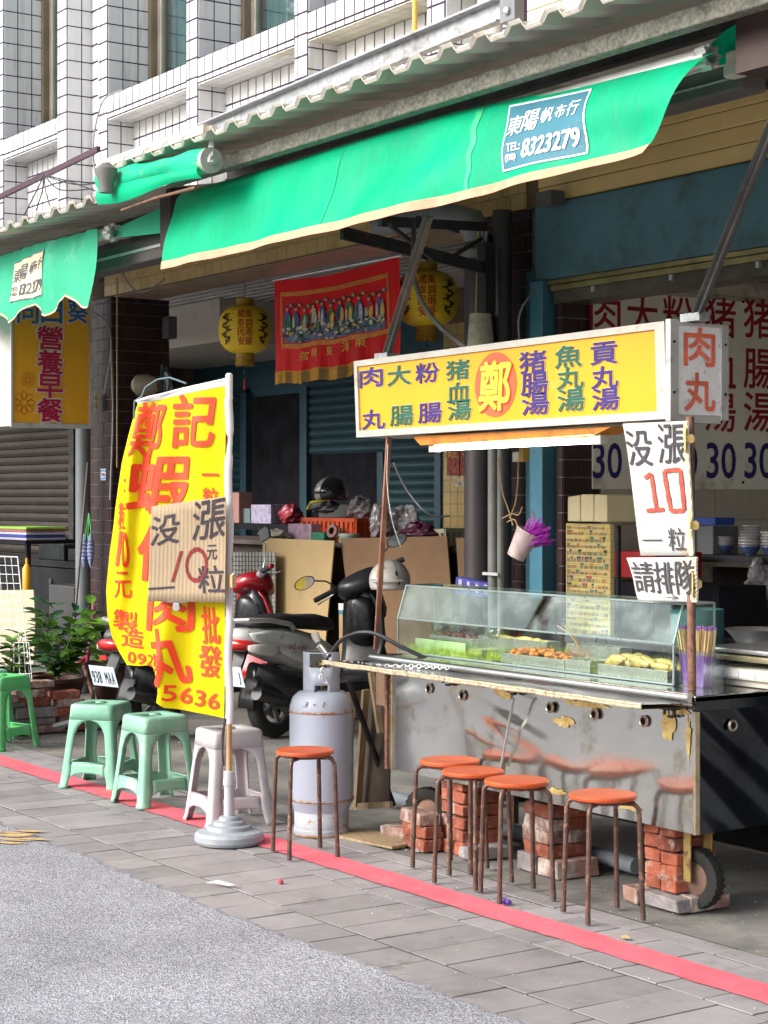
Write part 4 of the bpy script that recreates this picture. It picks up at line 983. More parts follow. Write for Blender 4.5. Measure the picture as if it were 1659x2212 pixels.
stack('short stack of red bricks left under the cart, stepped in front', (-6.68, 4.99), R(-8), [(.058, cross(B, B) + [(-.16, -.17, R(0), .2, .1, B, 0), (.16, -.02, 0, .1, .2, Gk, 0)]), (.058, pair(B) + [(-.16, -.17, R(3), .2, .1, B, 0)]), (.058, cross(B, B) + [(-.17, -.17, R(-3), .21, .11, W2, 0)]), (.056, pair(B)), (.056, cross(B, B)), (.05, pair(B))])
stack('middle stack of chipped red bricks on a pale block under the cart', (-6.13, 5.03), R(-6), [(.075, [(-.055, 0, R(90), .22, .14, Gk, 0), (.10, 0, R(90), .22, .14, W2, 0)]), (.055, cross(B, B)), (.058, pair(W2, W2)), (.055, pair(W2, B)), (.055, pair(B))])
stack('tall brick stack beside the treaded wheel at the cart corner', (-5.36, 5.03), R(-4), [(.06, [(-.11, -.06, R(90), .2, .1, W2, 0), (.05, -.10, 0, .21, .1, Gk, 0), (.12, .02, R(90), .2, .1, W2, 0)]), (.054, cross(B, B)), (.054, cross(B, B)), (.054, cross(B, B)), (.056, cross(B, B)), (.05, cross(B, B))])

# ---------------------------------------------------------------- poles and the sign box
poleL = MB().bar((-7.50, 5.02, .86), wy(840, 945, 5.02), .026, .012); 
tag(poleL.build('sign_pole', M('rust_angle', (.32, .15, .10), .7, .3, var=.25, rust=((.55, .5, .45), .15, 20)), None), 'rusty angle iron pole holding the left end of the sign', 'pole')
poleR = MB().tube([(-5.205, 4.95, .86), (-5.30, 5.03, 1.92)], .017, 12); build1(poleR, 'sign_pole', m_rustp, 'rusty round pole holding the right end of the sign', 'pole', smooth=True)
sgn = thing('menu_sign_box', 'long yellow menu light box with purple and green dishes and red round emblem', 'sign', (-6.5, 5.0, 1.9))
SY = 5.0
A = [Vector((-7.65, SY, 2.283)), Vector((-7.625, SY, 1.903)), Vector((-5.385, SY, 1.915)), Vector((-5.40, SY, 2.303))]
MB().prism([p + Vector((0, .004, 0)) for p in A], (0, .30, 0)).build('housing', m_alu, sgn, bevel=.004)
def sgp(a_, b_, off=0.): return (A[0] * (1 - a_) + A[3] * a_) * (1 - b_) + (A[1] * (1 - a_) + A[2] * a_) * b_ + Vector((0, -off, 0))
fr = MB()
def frame_strip(a0, a1, b0, b1): fr.add([sgp(a0, b0, 0), sgp(a1, b0, 0), sgp(a1, b1, 0), sgp(a0, b1, 0), sgp(a0, b0, .014), sgp(a1, b0, .014), sgp(a1, b1, .014), sgp(a0, b1, .014)], [(4, 5, 6, 7), (0, 1, 5, 4), (1, 2, 6, 5), (2, 3, 7, 6), (3, 0, 4, 7)])
frame_strip(0, 1, 0, .075); frame_strip(0, 1, .915, 1); frame_strip(0, .012, .0751, .9149); frame_strip(.975, 1, .0751, .9149)
fr.build('frame', M('sign_frame', (.50, .48, .44), .45, .3, var=.08, dirt=((.40, .32, .22), .2, 12)), sgn)
m_face = M('sign_yellow', (.76, .35, .010), .35, var=.05, vs=1.5, dirt=((.70, .42, .08), .12, 4))
MB().quad(sgp(.012, .07, .003), sgp(.975, .07, .003), sgp(.975, .92, .003), sgp(.012, .92, .003)).build('face', m_face, sgn)
cols_ = {'p': LT(), 'g': LT(), 'w': LT()}
def sgt(ch, px, py, k, wpx=52, hpx=52):
    p = wy(px, py, SY); D = prj(p)[2]; dxp = prj(p + Vector((.1, 0, 0)))[0] - prj(p)[0]
    w_ = wpx / dxp * .1; h_ = hpx * D / 3966; sl_ = Vector((1, 0, .008))
    cols_[k].put(ch, p + Vector((0, -.0075, 0)), sl_, Z_, w_, h_, .045); cols_['w'].put(ch, p + Vector((0, -.005, 0)), sl_, Z_, w_ * 1.03, h_ * 1.03, .075)
for ch, px, py, k in (('肉', 804, 815, 'p'), ('丸', 809, 906, 'p'), ('大', 864, 811, 'g'), ('腸', 870, 898, 'g'), ('粉', 925, 805, 'p'), ('腸', 931, 892, 'p'),
                      ('猪', 991, 799, 'g'), ('血', 993, 847, 'g'), ('湯', 995, 886, 'g'), ('猪', 1153, 782, 'p'), ('腸', 1157, 829, 'p'), ('湯', 1159, 872, 'p'),
                      ('魚', 1230, 770, 'g'), ('丸', 1234, 817, 'g'), ('湯', 1236, 864, 'g'), ('貢', 1307, 763, 'p'), ('丸', 1309, 815, 'p'), ('湯', 1311, 862, 'p')):
    big = px > 1100
    sgt(ch, px, py, k, 58 if big else 50, 47 if big else 42)
for k, nm, c_ in (('w', 'letter_outline', (.66, .50, .18)), ('p', 'purple_lettering', (.035, .010, .17)), ('g', 'green_lettering', (.004, .10, .065))):
    cols_[k].build(nm, M(nm, c_, .5, var=.05), sgn)
c_ = wy(1072, 831, SY); D = prj(c_)[2]; dxp = (prj(c_ + Vector((.1, 0, 0)))[0] - prj(c_)[0]) / .1
rx, rz_ = 45 / dxp, 70 * D / 3966
MB().add([c_ + Vector((rx * math.cos(t * math.pi / 24), -.0055, rz_ * math.sin(t * math.pi / 24))) for t in range(48)], [tuple(range(48))]).build('emblem_disc', M('emblem_red', (.85, .10, .035), .5, var=.06), sgn)
l = LT(); l.put('鄭', c_ + Vector((0, -.009, -.005)), X_, Z_, 66 / dxp, 105 * D / 3966, .055, sh=.08); l.build('emblem_lettering', M('emblem_yellow', (.88, .62, .04), .5), sgn)
l = LT(); l.put('鄭', c_ + Vector((.004, -.007, -.009)), X_, Z_, 66 / dxp, 105 * D / 3966, .09, sh=.08); l.build('emblem_shadow', M('emblem_dark', (.55, .03, .02), .5), sgn)
# end face with two big characters
E0 = Vector((-5.385, 5.02, 0)); 
MB().box((-5.396, 5.015, 1.925), (-5.372, 5.275, 2.295)).build('end_plate', M('sign_end_white', (.82, .82, .82), .5, var=.05, vs=14, dirt=((.50, .45, .40), .15, 30), rust=((.42, .20, .05), .10, 9)), sgn, bevel=.002)
MB().box((-5.392, 4.985, 1.905), (-5.364, 5.03, 2.31)).box((-5.392, 5.262, 1.915), (-5.364, 5.305, 2.30)).box((-5.391, 5.0302, 1.90), (-5.365, 5.2618, 1.933)).box((-5.391, 5.0302, 2.287), (-5.365, 5.2618, 2.30)).build('end_frame', m_alu, sgn, bevel=.002)
l = LT(); l.put('肉', (-5.369, 5.148, 2.205), Y_, Z_, .165, .150, .05); l.put('丸', (-5.369, 5.15, 2.025), Y_, Z_, .165, .150, .05); l.build('end_lettering', M('faded_red', (.80, .17, .09), .5, var=.2, vs=9), sgn)
sc = MB()
for y_ in (5.006, 5.286):
    for z_ in (2.22, 2.02): sc.lathe([(.006, 0), (.005, .004)], (-5.364, y_, z_), 8, (1, 0, 0))
sc.build('screw', m_dark, sgn, split=True)
# sloping struts from the sign up to the canopy beam
def strut(p, q, label):
    t = thing('sign_strut', label, 'strut', q); MB().bar(p, q, .05, .008, up=(0, -1, .3)).bar(p, q, .008, .045, up=(0, -1, .3)).build('angle_bar', M('strut_grey', (.13, .13, .125), .55, .5, var=.2, rust=((.2, .15, .1), .2, 20)), t)
    MB().box((q[0] - .06, q[1] - .03, q[2] - .02), (q[0] + .05, q[1] + .03, q[2] + .012)).build('foot_plate', m_steel, t)
strut(wy(925, 468, 4.6), Vector((-7.5, 5.08, 2.305)), 'grey angle strut rising from the left end of the menu sign')
strut(wy(1680, 240, 4.6), Vector((-5.36, 5.12, 2.325)), 'grey angle strut rising from the right end of the menu sign')
# lamp under the sign
lam = thing('fluorescent_lamp', 'lit fluorescent tube on an ochre wooden batten under the menu sign', 'lamp', (-6.3, 5.08, 1.86))
q0, q1 = wy(912, 945, 5.08), wy(1345, 932, 5.08)
MB().prism([(q0.x, 5.02, 1.897), (q1.x, 5.02, 1.897), (q1.x - .10, 5.02, 1.868), (q0.x + .07, 5.02, 1.852)], (0, .13, 0)).build('batten', M('ochre_wood', (.50, .17, .012), .6, var=.2, vs=12, rust=((.2, .08, .03), .25, 20)), lam, bevel=.002)
t0, t1 = wy(938, 970, 5.05), wy(1296, 956, 5.05)
t0.z = 1.838; t1.z = 1.845
tb = MB().tube([t0, t1], .0135, 12).build('tube', M('lit_tube', (1, 1, 1), .4, emit=((1, .95, .80), 15)), lam, smooth=True)
for p in (t0, t1): MB().box((p.x - .022, 5.032, p.z - .02), (p.x + .022, 5.075, 1.868)).build('socket', m_cream, lam, bevel=.004)
wire('wire', [wy(838, 960, 5.0), wy(836, 1040, 5.0), wy(846, 1120, 5.0), wy(865, 1180, 5.05)], .002, m_white, 'white thread hanging along the rusty sign pole')
wire('wire', [wy(850, 1000, 5.3), wy(880, 1060, 5.4), wy(925, 1110, 5.5), wy(970, 1115, 5.7)], .005, m_gcable, 'grey flex drooping from the sign pole toward the counter')

# ---------------------------------------------------------------- glass display case
gc = thing('glass_display_case', 'sloping glass food display case with pale green edges on the cart', 'display case', (-6.3, 5.1, CT))
GX0, GX1 = -7.28, -5.36; gl = glass_mat('case_glass', (.92, .96, .92), .015, .02); m_edge = M('glass_edge', (.10, .30, .26), .2, var=.1)
m_edge2 = M('aluminium_edge', (.36, .46, .44), .3, .6)
fy0, fy1, fy2 = 5.0, 5.05, 5.22
z0_, z1_, z2_ = CT + .006, 1.026, 1.182
MB().box((GX0, fy0, z0_), (GX1, fy0 + .005, z1_)).build('front_pane', gl, gc)
MB().prism([(GX0, fy0, z1_ + .002), (GX1, fy0, z1_ + .002), (GX1, fy1, z2_), (GX0, fy1, z2_)], (0, .005, -.001)).build('slanted_pane', glass_mat('case_glass_slant', (.84, .95, .91), .015, .07), gc)
MB().box((GX0, fy1, z2_), (GX1, fy2, z2_ + .005)).build('top_pane', gl, gc)
for x in (GX0, GX1 - .005, GX0 + .26): MB().prism([(x, fy0 + .006, z0_), (x, fy0 + .006, z1_), (x, fy1 + .004, z2_ - .002), (x, fy2, z2_ - .002), (x, fy2, z0_)], (.005, 0, 0)).build('end_pane', gl, gc)
eg = MB()
for p, q in (((GX0, fy0, z0_), (GX1, fy0, z0_)), ((GX0, fy0, z1_), (GX1, fy0, z1_)), ((GX0, fy1, z2_), (GX1, fy1, z2_)), ((GX0, fy2, z2_), (GX1, fy2, z2_)), ((GX0, fy2, z0_), (GX1, fy2, z0_))): eg.bar(p, q, .007, .007)
for x in (GX0, GX1):
    eg.bar((x, fy0, z0_), (x, fy0, z1_), .007, .007).bar((x, fy0, z1_), (x, fy1, z2_), .007, .007).bar((x, fy1, z2_), (x, fy2, z2_), .007, .007).bar((x, fy2, z0_), (x, fy2, z2_), .007, .007)
eg.build('edging', m_edge2, gc)
# food trays
m_tray = M('tray_steel', (.70, .72, .68), .25, .9, var=.1, vs=12)
def tray(cx_, cy_, w_, d_, h_, label, food, fcol, n=60, zz=CT + .003):
    t = thing('food_tray', label, 'tray', (cx_, cy_, zz)); mb = MB(); r = .01
    mb.box((cx_ - w_ / 2, cy_ - d_ / 2, zz), (cx_ + w_ / 2, cy_ + d_ / 2, zz + .004))
    for (x0, y0, x1, y1) in ((-w_ / 2, -d_ / 2, w_ / 2, -d_ / 2 + .004), (-w_ / 2, d_ / 2 - .004, w_ / 2, d_ / 2), (-w_ / 2, -d_ / 2 + .004, -w_ / 2 + .004, d_ / 2 - .004), (w_ / 2 - .004, -d_ / 2 + .004, w_ / 2, d_ / 2 - .004)):
        mb.box((cx_ + x0, cy_ + y0, zz + .0042), (cx_ + x1, cy_ + y1, zz + h_))
    mb.build('pan', m_tray, t, bevel=.002)
    fd = MB(); r_ = random.Random(int(cx_ * 1000))
    for i in range(n):
        a_ = r_.uniform(-w_ / 2 + .03, w_ / 2 - .03); b_ = r_.uniform(-d_ / 2 + .02, d_ / 2 - .02); k = 1 - (abs(a_) / w_ * 1.6) ** 2
        c_ = Vector((cx_ + a_, cy_ + b_, zz + h_ * .72 + food[1] * 1.3 * k * r_.uniform(.4, 1))); an = r_.uniform(0, 3.14) if food[0] != 'roll' else r_.uniform(-.3, .3)
        l_ = food[2] * r_.uniform(.7, 1.2); q = food[3]
        dr = Vector((math.cos(an), math.sin(an), r_.uniform(-.15, .15)))
        fd.tube([c_ - dr * l_, c_ - dr * l_ * .6, c_, c_ + dr * l_ * .6 + Vector((0, 0, -.004)), c_ + dr * l_], [q * .4, q * .9, q, q * .9, q * .35], 7)
    fd.build('food', fcol, t, smooth=True)
    return t
f_or = M('stewed_orange_food', (.75, .25, .05), .35, var=.35, vs=30, bump=.3, bs=60)
f_ye = M('pale_sausage_food', (.72, .52, .18), .35, var=.25, vs=20, bump=.2, bs=40)
f_pi = M('dark_pink_food', (.25, .07, .06), .4, var=.4, vs=30)
f_gr = M('grey_dumpling_food', (.45, .42, .34), .4, var=.2, vs=30)
def tx(px, Y): return wz(px, 1440, .9).x
tray(-6.28, 5.07, .44, .10, .05, 'steel tray of orange red stewed pieces in the glass case', ('bit', .03, .018, .011), f_or, 90)
tray(-5.97, 5.075, .16, .115, .055, 'nearly empty steel tray between the orange food and the sausage tray', ('bit', .005, .012, .006), f_gr, 16)
tray(-5.62, 5.07, .42, .12, .052, 'steel tray heaped with pale yellow sausages at the case end', ('roll', .04, .05, .018), f_ye, 30)
tray(-6.55, 5.16, .50, .08, .105, 'tray of plump yellow rolls raised at the back of the case', ('roll', .02, .05, .018), f_ye, 26)
tray(-6.0, 5.165, .34, .07, .11, 'tray of dark meat with a wire basket handle at the case back', ('bit', .015, .02, .012), f_pi, 40)
tray(-6.95, 5.13, .34, .12, .09, 'green lined tray of dark pink meat at the left of the case', ('bit', .025, .02, .012), f_pi, 50)
# green plastic grass strips
gm = MB(); r_ = random.Random(5)
for i in range(4200):
    x = r_.uniform(GX0 + .02, GX1 - .04); y = r_.choice((5.02, 5.10, 5.19)) + r_.uniform(-.012, .014); 
    if y < 5.05 and x > -6.55: continue
    h_ = r_.uniform(.02, .06) if y < 5.15 else r_.uniform(.05, .10); dx = r_.uniform(-.012, .012)
    z = CT + .004
    gm.add([(x - .0025, y, z), (x + .0025, y, z), (x + dx, y + r_.uniform(-.01, .01), z + h_)], [(0, 1, 2)])
go = gm.build('garnish_grass', M('plastic_grass', (.38, .50, .05), .5, var=.35, vs=20)); tag(go, 'bright green plastic grass garnish between the food trays', 'garnish', kind='stuff')
lb = MB().box((-7.18, 5.03, CT + .004), (-6.78, 5.038, CT + .075)); build1(lb, 'display_divider', M('pale_green_plastic', (.42, .58, .30), .35), 'pale green plastic divider with cream labels at the left of the case', 'divider', bevel=.003)
bn = MB().box((-7.19, 5.05, CT + .004), (-6.68, 5.19, CT + .05)); build1(bn, 'green_tub', M('lime_tub', (.33, .38, .12), .4, var=.3, vs=12), 'lime green tub under the pink meat inside the case', 'tub', bevel=.006)
sp = MB().tube([(-6.75, 5.09, 1.0), (-6.60, 5.10, 1.035), (-6.45, 5.12, 1.0)], .006, 8); 
tg = MB()
for k in (-1, 1): tg.tube([(-6.05, 5.10, .96), (-6.12, 5.11 + k * .01, 1.02), (-6.20, 5.12 + k * .02, 1.045)], .004, 6)
build1(tg, 'serving_tongs', M('wood_tongs', (.42, .22, .08), .5), 'wooden tongs resting in the orange food tray', 'tongs', smooth=True)
rg = MB().tube([Vector((-5.98 + .035 * math.cos(t / 12 * math.pi), 5.16, CT + .125 + .03 * math.sin(t / 12 * math.pi))) for t in range(13)], .003, 6); build1(rg, 'basket_handle', m_dsteel, 'curved wire handle over the dark meat tray', 'handle', smooth=True)
bg_ = MB().grid(lambda u, v: Vector((-7.15 + .5 * u, 5.09 + .05 * v + .01 * math.sin(u * 19), .985 + .045 * math.sin(u * 3.14) * (1 - v) + .03 * math.sin(u * 13 + v * 9))), 24, 8); build1(bg_, 'plastic_bag_roll', glass_mat('thin_plastic', (.85, .88, .88), .1, .16), 'crumpled clear plastic bags lying in the left of the case', 'plastic bag', smooth='all')
# chopstick holder
chp = thing('chopstick_holder', 'clear box of purple wrapped chopsticks beside the sign pole', 'holder', (-5.24, 5.1, CT))
hx0, hx1, hy0, hy1 = -5.350, -5.215, 5.02, 5.13
for a_, b_ in (((hx0, hy0, CT), (hx1, hy0 + .003, CT + .145)), ((hx0, hy1 - .003, CT), (hx1, hy1, CT + .145)), ((hx0, hy0 + .003, CT), (hx0 + .003, hy1 - .003, CT + .145)), ((hx1 - .003, hy0 + .003, CT), (hx1, hy1 - .003, CT + .145))): MB().box(a_, b_).build('wall', glass_mat('acrylic', (.82, .84, .92), .05, .10), chp)
st_ = M('chopstick_wood', (.62, .46, .22), .6); pu_ = M('purple_wrap', (.42, .12, .55), .5, var=.15)
r_ = random.Random(9)
for i in range(46):
    x = r_.uniform(hx0 + .015, hx1 - .015); y = r_.uniform(hy0 + .015, hy1 - .015); dx = (x - (hx0 + hx1) / 2) * .7 + r_.uniform(-.02, .02); dy = r_.uniform(-.03, .035)
    b_ = Vector((x, y, CT + .004)); t_ = Vector((x + dx, y + dy, CT + .225)); m1 = b_.lerp(t_, .55)
    so_ = MB().bar(m1, t_, .007, .0045).build('chopstick', st_, chp); MB().bar(b_, m1, .010, .007).build('wrapper', pu_, so_)
    MB().bar(t_ + Vector((0, 0, .0005)), t_ + (t_ - b_) * .05, .009, .006).build('tip_wrap', M('tip_purple', (.25, .12, .38), .6), so_)
# scale and trays to the right
sk = thing('scale', 'pale plastic scale with a steel pan at the cart right end', 'scale', (-5.1, 5.3, CT))
c_ = wy(1600, 1440, 5.32)
MB().box((-5.28, 5.20, CT + .002), (-4.9, 5.50, CT + .03)).build('base', m_cream, sk, bevel=.008)
MB().box((-5.33, 5.17, CT + .031), (-4.85, 5.52, CT + .075)).build('body', M('scale_cream', (.62, .63, .55), .4), sk, bevel=.01)
for i in range(7): MB().box((-5.30 + i * .045, 5.166, CT + .042), (-5.262 + i * .045, 5.169, CT + .066)).build('key', m_white, sk)
MB().box((-5.38, 5.19, CT + .10), (-4.8, 5.56, CT + .125)).build('pan', M('pan_ochre', (.40, .36, .22), .3, .6), sk, bevel=.008)
MB().box((-5.40, 5.18, CT + .132), (-4.8, 5.57, CT + .15)).build('lid', M('pan_shine', (.75, .76, .76), .2, .8), sk, bevel=.006)
# ================================================================ round red stools
m_seat = M('stool_red', (.50, .085, .02), .48, var=.14, vs=9, coat=.0, spec=.3, rust=((.40, .20, .11), .10, 30), dirt=((.36, .10, .05), .30, 10))
m_leg = M('stool_leg', (.13, .075, .06), .45, .45, var=.3, vs=20, rust=((.26, .15, .10), .35, 22))
def round_stool():
    t = thing('round_stool', 'x', 'stool', (0, 0, 0), 'round orange red stools in front of the food cart')
    MB().lathe([(0, .448), (.122, .448), (.130, .453), (.131, .462), (.127, .468), (.10, .4665), (0, .4665)], (0, 0, 0), 40, caps=False).build('seat', m_seat, t, smooth=True)
    MB().lathe([(.085, .436), (.102, .436), (.102, .447), (.085, .447), (.085, .436)], (0, 0, 0), 28, caps=False).build('seat_ring', m_leg, t, smooth=True)
    for k in range(4):
        a_ = math.pi / 4 + k * math.pi / 2; d_ = Vector((math.cos(a_), math.sin(a_), 0)); pts = [d_ * .07 + Vector((0, 0, .437)), d_ * .11 + Vector((0, 0, .438))]
        for q in range(6): tt = q / 5 * math.pi / 2; pts.append(d_ * (.118 + .028 * math.sin(tt)) + Vector((0, 0, .438 - .034 * (1 - math.cos(tt)))))
        pts += [d_ * .152 + Vector((0, 0, .25)), d_ * .160 + Vector((0, 0, .03))]
        l = MB().tube(pts, .0100, 10).build('leg', m_leg, t, smooth=True)
        MB().tube([d_ * .160 + Vector((0, 0, .03)), d_ * .1605 + Vector((0, 0, .001))], .0112, 10).build('foot_cap', M('foot_brown', (.10, .06, .05), .6), l, smooth=True)
    return t
rs = round_stool()
spots = [((-7.02, 4.315), R(-12), 'red round stool standing alone in front of the gas bottle'), ((-6.405, 4.67), R(8), 'red round stool nearest the cart panel, partly behind the next stool'),
         ((-6.105, 4.57), R(12), 'red round stool overlapping the one nearest the cart panel'), ((-5.80, 4.56), R(-18), 'red round stool with a chipped seat rim third from the cart corner'),
         ((-5.34, 4.615), R(-16), 'red round stool standing alone at the right beside the wheel')]
spots[3] = (spots[3][0], spots[3][1], 'red round stool between the overlapping pair and the right single stool')
for i, (p, rz, lb) in enumerate(spots):
    o = rs if i == 0 else dup(rs)
    o.location = (*p, .0065); o.rotation_euler[2] = rz; o['label'] = lb; WL[o.name] = Vector((*p, 0))

# ================================================================ moulded plastic stools
def plastic_stool(col, label, loc, rz, inner=None):
    t = thing('plastic_stool', label, 'stool', (0, 0, 0), 'moulded plastic stools in a row left of the gas bottle')
    H_ = .46; W0, W1 = .175, .128   # half widths at foot and at seat
    def w(z): return W1 + (W0 - W1) * (1 - z / H_) ** 1.15 if z < H_ else W1
    def lowin(z): return w(z) - .052 - .010 * (z / .085) ** 2            # half width of the gap between the feet
    def arch(z):   # gap between legs above the rail
        f = (z - .14) / (.375 - .14); return (w(z) - .050) * math.sqrt(max(0, 1 - max(0, (f - .62) / .38) ** 2)) if f > .62 else w(z) - .050
    Rm = [Matrix.Rotation(k * math.pi / 2, 3, 'Z') for k in range(4)]
    def P(k, s_, z, extra=0): return Rm[k] @ Vector((s_, -(w(z) + extra), z))
    zl = [0, .012, .03, .06, .085, .11, .14] + [.14 + (.375 - .14) * f for f in (.15, .3, .45, .6, .7, .8, .88, .94, .98, 1)]
    mat = col
    for k in range(4):        # corner leg between side k (right end) and side k+1 (left end)
        mb = MB(); a_ = []; 
        for z in zl:
            g_ = lowin(min(z, .085)) if z < .0851 else (w(z) - .06 if z < .14 else arch(z))
            fl = .006 if z < .02 else 0
            W_ = w(z); c_ = .018
            a_.append([P(k, g_, z, fl), P(k, (g_ + W_ - c_) / 2 if g_ < W_ - c_ else W_ - c_, z, fl), P(k, W_ - c_, z, fl), P(k, W_ - c_ * .3, z, fl - c_ * .3), P((k + 1) % 4, -(W_ - c_), z, fl), P((k + 1) % 4, -((g_ + W_ - c_) / 2 if g_ < W_ - c_ else W_ - c_), z, fl), P((k + 1) % 4, -g_, z, fl)])
        mb.loft(a_, caps=False, closed=False)
        mb.build('leg', mat, t, smooth=True, solid=.007, ang=50)
        rb = MB(); rows = []
        for z in (.085, .095, .125, .138): g_ = w(z) - .06; rows.append([P(k, g_ * (-1 + 2 * i / 10), z + (.02 * abs(-1 + 2 * i / 10) ** 3 * (-1 if z < .1 else 0)), -.001) for i in range(11)])
        rb.loft(rows, caps=False, closed=False).add([P(k, -(w(.138) - .06), .138, -.001), P(k, w(.138) - .06, .138, -.001), P(k, w(.138) - .075, .138, -.024), P(k, -(w(.138) - .075), .138, -.024)], [(0, 1, 2, 3)])
        rb.build('stretcher', mat, t, smooth=True, solid=.006, ang=50)
    st_ = MB()
    ring = []
    def sq(hw, z, c_): 
        o_ = []
        for k in range(4):
            m_ = Rm[k]
            for q in range(5):
                tt = q / 4 * math.pi / 2; o_.append(m_ @ Vector((hw - c_ + c_ * math.sin(tt), -(hw - c_ + c_ * math.cos(tt)), z)))
        return o_
    st_.loft([sq(w(.375) + .0005, .375, .022), sq(w(.42) + .0005, .42, .024), sq(W1 + .004, .444, .03), sq(W1 + .001, .456, .034), sq(W1 - .008, .4615, .038), sq(W1 - .02, .460, .04), sq(.03, .4585, .028)], caps=False)
    st_.add([sq(.03, .4585, .028)[i] for i in range(20)], [tuple(range(20))])
    so_ = st_.build('seat', mat, t, smooth=True, solid=.006, ang=50)
    ap = MB()     # arched apron strips under the seat
    for k in range(4):
        rows = []
        for f in (0, .5, 1):
            rows.append([P(k, (w(.375) - .05) * (-1 + 2 * i / 12), (.30 + .0765 * math.sqrt(max(0, 1 - (abs(-1 + 2 * i / 12)) ** 2.4))) * (1 - f) + .378 * f, -.001) for i in range(13)])
        ap.loft(rows, caps=False, closed=False)
    ap.build('apron', mat, t, smooth=True, solid=.005, ang=60)
    t.location = loc; t.rotation_euler[2] = rz; WL[t.name] = Vector(loc)
    return t
def pmat(n, c, d): return M(n, c, .45, var=.08, vs=5, dirt=(d, .35, 7), coat=.1)
m_g1 = pmat('stool_fresh_green', (.10, .52, .17), (.22, .52, .28)); m_g2 = pmat('stool_dusty_green', (.20, .46, .32), (.38, .52, .46)); m_g3 = pmat('stool_grey_green', (.24, .50, .36), (.40, .56, .48)); m_w = pmat('stool_grey_white', (.48, .46, .48), (.36, .34, .36))
plastic_stool(m_g1, 'bright green plastic stool cut by the left edge of the photo', (-11.18, 4.585, .002), R(18))
plastic_stool(m_g3, 'grey green plastic stool nearly hidden behind the bright green one', (-11.62, 4.62, .002), R(12))
plastic_stool(m_g2, 'dusty green plastic stool with vivid green inner legs, left of its twin', (-9.38, 4.43, .002), R(38))
plastic_stool(m_g3, 'pale mint plastic stool standing on the red line, corner toward the road', (-8.66, 4.40, .007), R(2))
plastic_stool(m_w, 'grey white plastic stool behind the flag pole', (-7.94, 4.44, .007), R(-6))

# ================================================================ flag on its weighted foot
FX, FY = -7.46, 4.173
flg = thing('flag_stand', 'pole on a round grey weighted foot carrying the yellow flag', 'flag stand', (FX, FY, 0))
MB().lathe([(0, .006), (.150, .006), (.160, .02), (.160, .045), (.150, .058), (.105, .068), (.100, .085), (.075, .09), (.070, .105), (.050, .11), (.045, .125), (.030, .13), (0, .13)], (FX, FY, 0), 48, caps=False).build('base', M('grey_plastic_base', (.30, .33, .37), .5, var=.08, dirt=((.42, .42, .42), .2, 9)), flg, smooth=True)
MB().lathe([(.024, .12), (.023, .27), (.028, .272), (.028, .30), (.026, .30), (.026, .335), (.018, .337)], (FX, FY, 0), 20).build('socket', M('socket_grey', (.48, .48, .52), .45), flg, smooth=True)
MB().tube([(FX, FY, .33), (FX, FY, .62)], .0135, 12).build('wooden_pole', M('bamboo_pole', (.45, .28, .13), .6, var=.25, vs=9, stretch=(3, 3, .6)), flg, smooth=True)
MB().tube([(FX, FY, .62), (FX, FY, 2.14)], .010, 10).build('upper_pole', M('pole_brown', (.28, .12, .07), .6), flg, smooth=True)
MB().lathe([(.017, 0), (.017, .115), (.010, .122)], (FX, FY, 2.06), 14).build('top_cap', m_white, flg, smooth=True)
# banner plane: direction to its free side, in place
FD = (-RT * .93 + FW * .36).normalized(); PXM = 466. * .93 * 1.0
FN = FD.cross(Z_)
def fl_pt(px, py, off=0.):
    a_ = (487 - px) / 466. / .95; z = 1.6 + (1077 - py) / 466.
    a2 = a_
    z += (1 - 0) * 0
    wv = .012 * math.sin(a_ * 17 + py * .006) * min(1, a_ * 5) + .005 * math.sin(a_ * 33 - py * .011 + 1) * min(1, a_ * 6) + .005 * math.sin(py * .021 + a_ * 9) + .055 * math.exp(-((px - 345 + (py - 1300) * .04) / 26.) ** 2) * max(0, min(1, (py - 1180) / 250.)) + .05 * math.exp(-((px - 258 - (1100 - py) * .12) / 14.) ** 2) * max(0, min(1, (1350 - py) / 120.)) * max(0, min(1, (py - 860) / 120.))
    wv += -.12 * max(0, a_ - .3) ** 1.5
    return Vector((FX, FY, 0)) + FD * a2 + Vector((0, 0, z)) - FN * (wv - off) * 1.0
sgnN = -1 if (FN.dot(-FW) < 0) else 1
def flp(px, py, off=0.): return fl_pt(px, py, off * sgnN)
out = [(480, 832), (275, 868), (255, 930), (234, 1000), (212, 1100), (200, 1190), (195, 1280), (199, 1340), (208, 1385), (224, 1420), (242, 1446), (275, 1447), (310, 1442), (328, 1452), (337, 1475), (338, 1500), (333, 1522), (350, 1533), (400, 1541), (476, 1552), (479, 1200)]
ban = thing('flag_banner', 'yellow shrimp ball banner with red brush lettering curling to the left', 'banner', (FX, FY, .6))
m_fy = cloth_mat('flag_yellow', (.90, .74, .0), .30, .6, .03, 1.2, bump=.05)
vs, fs = cdt(dense(out, 8), 7., flp); MB().add(vs, fs).build('cloth', m_fy, ban, smooth='all')
out = [(478, 822), (300, 850), (275, 858), (275, 868), (480, 832)]
vs, fs = cdt(dense(out, 8), 6., lambda x, y: flp(x, y, .002)); MB().add(vs, fs).build('white_top_hem', m_white, ban, smooth='all')
MB().grid(lambda u, v: Vector((FX, FY, .555 + 1.51 * v - (.0 if 0 else 0))) + (FD * (-math.cos(u * math.pi) * .020) + FN * sgnN * math.sin(u * math.pi) * .016) * (1 if not (.82 < v < .885) else .7) + RT * .004 * math.sin(v * 23), 10, 60).build('pole_sleeve', cloth_mat('sleeve_white', (.68, .66, .70), .2, .7, .06, 6), ban, smooth='all')
MB().tube([flp(482, 818), flp(380, 838), flp(272, 862)], .006, 8).build('top_rod', m_white, ban, smooth=True)
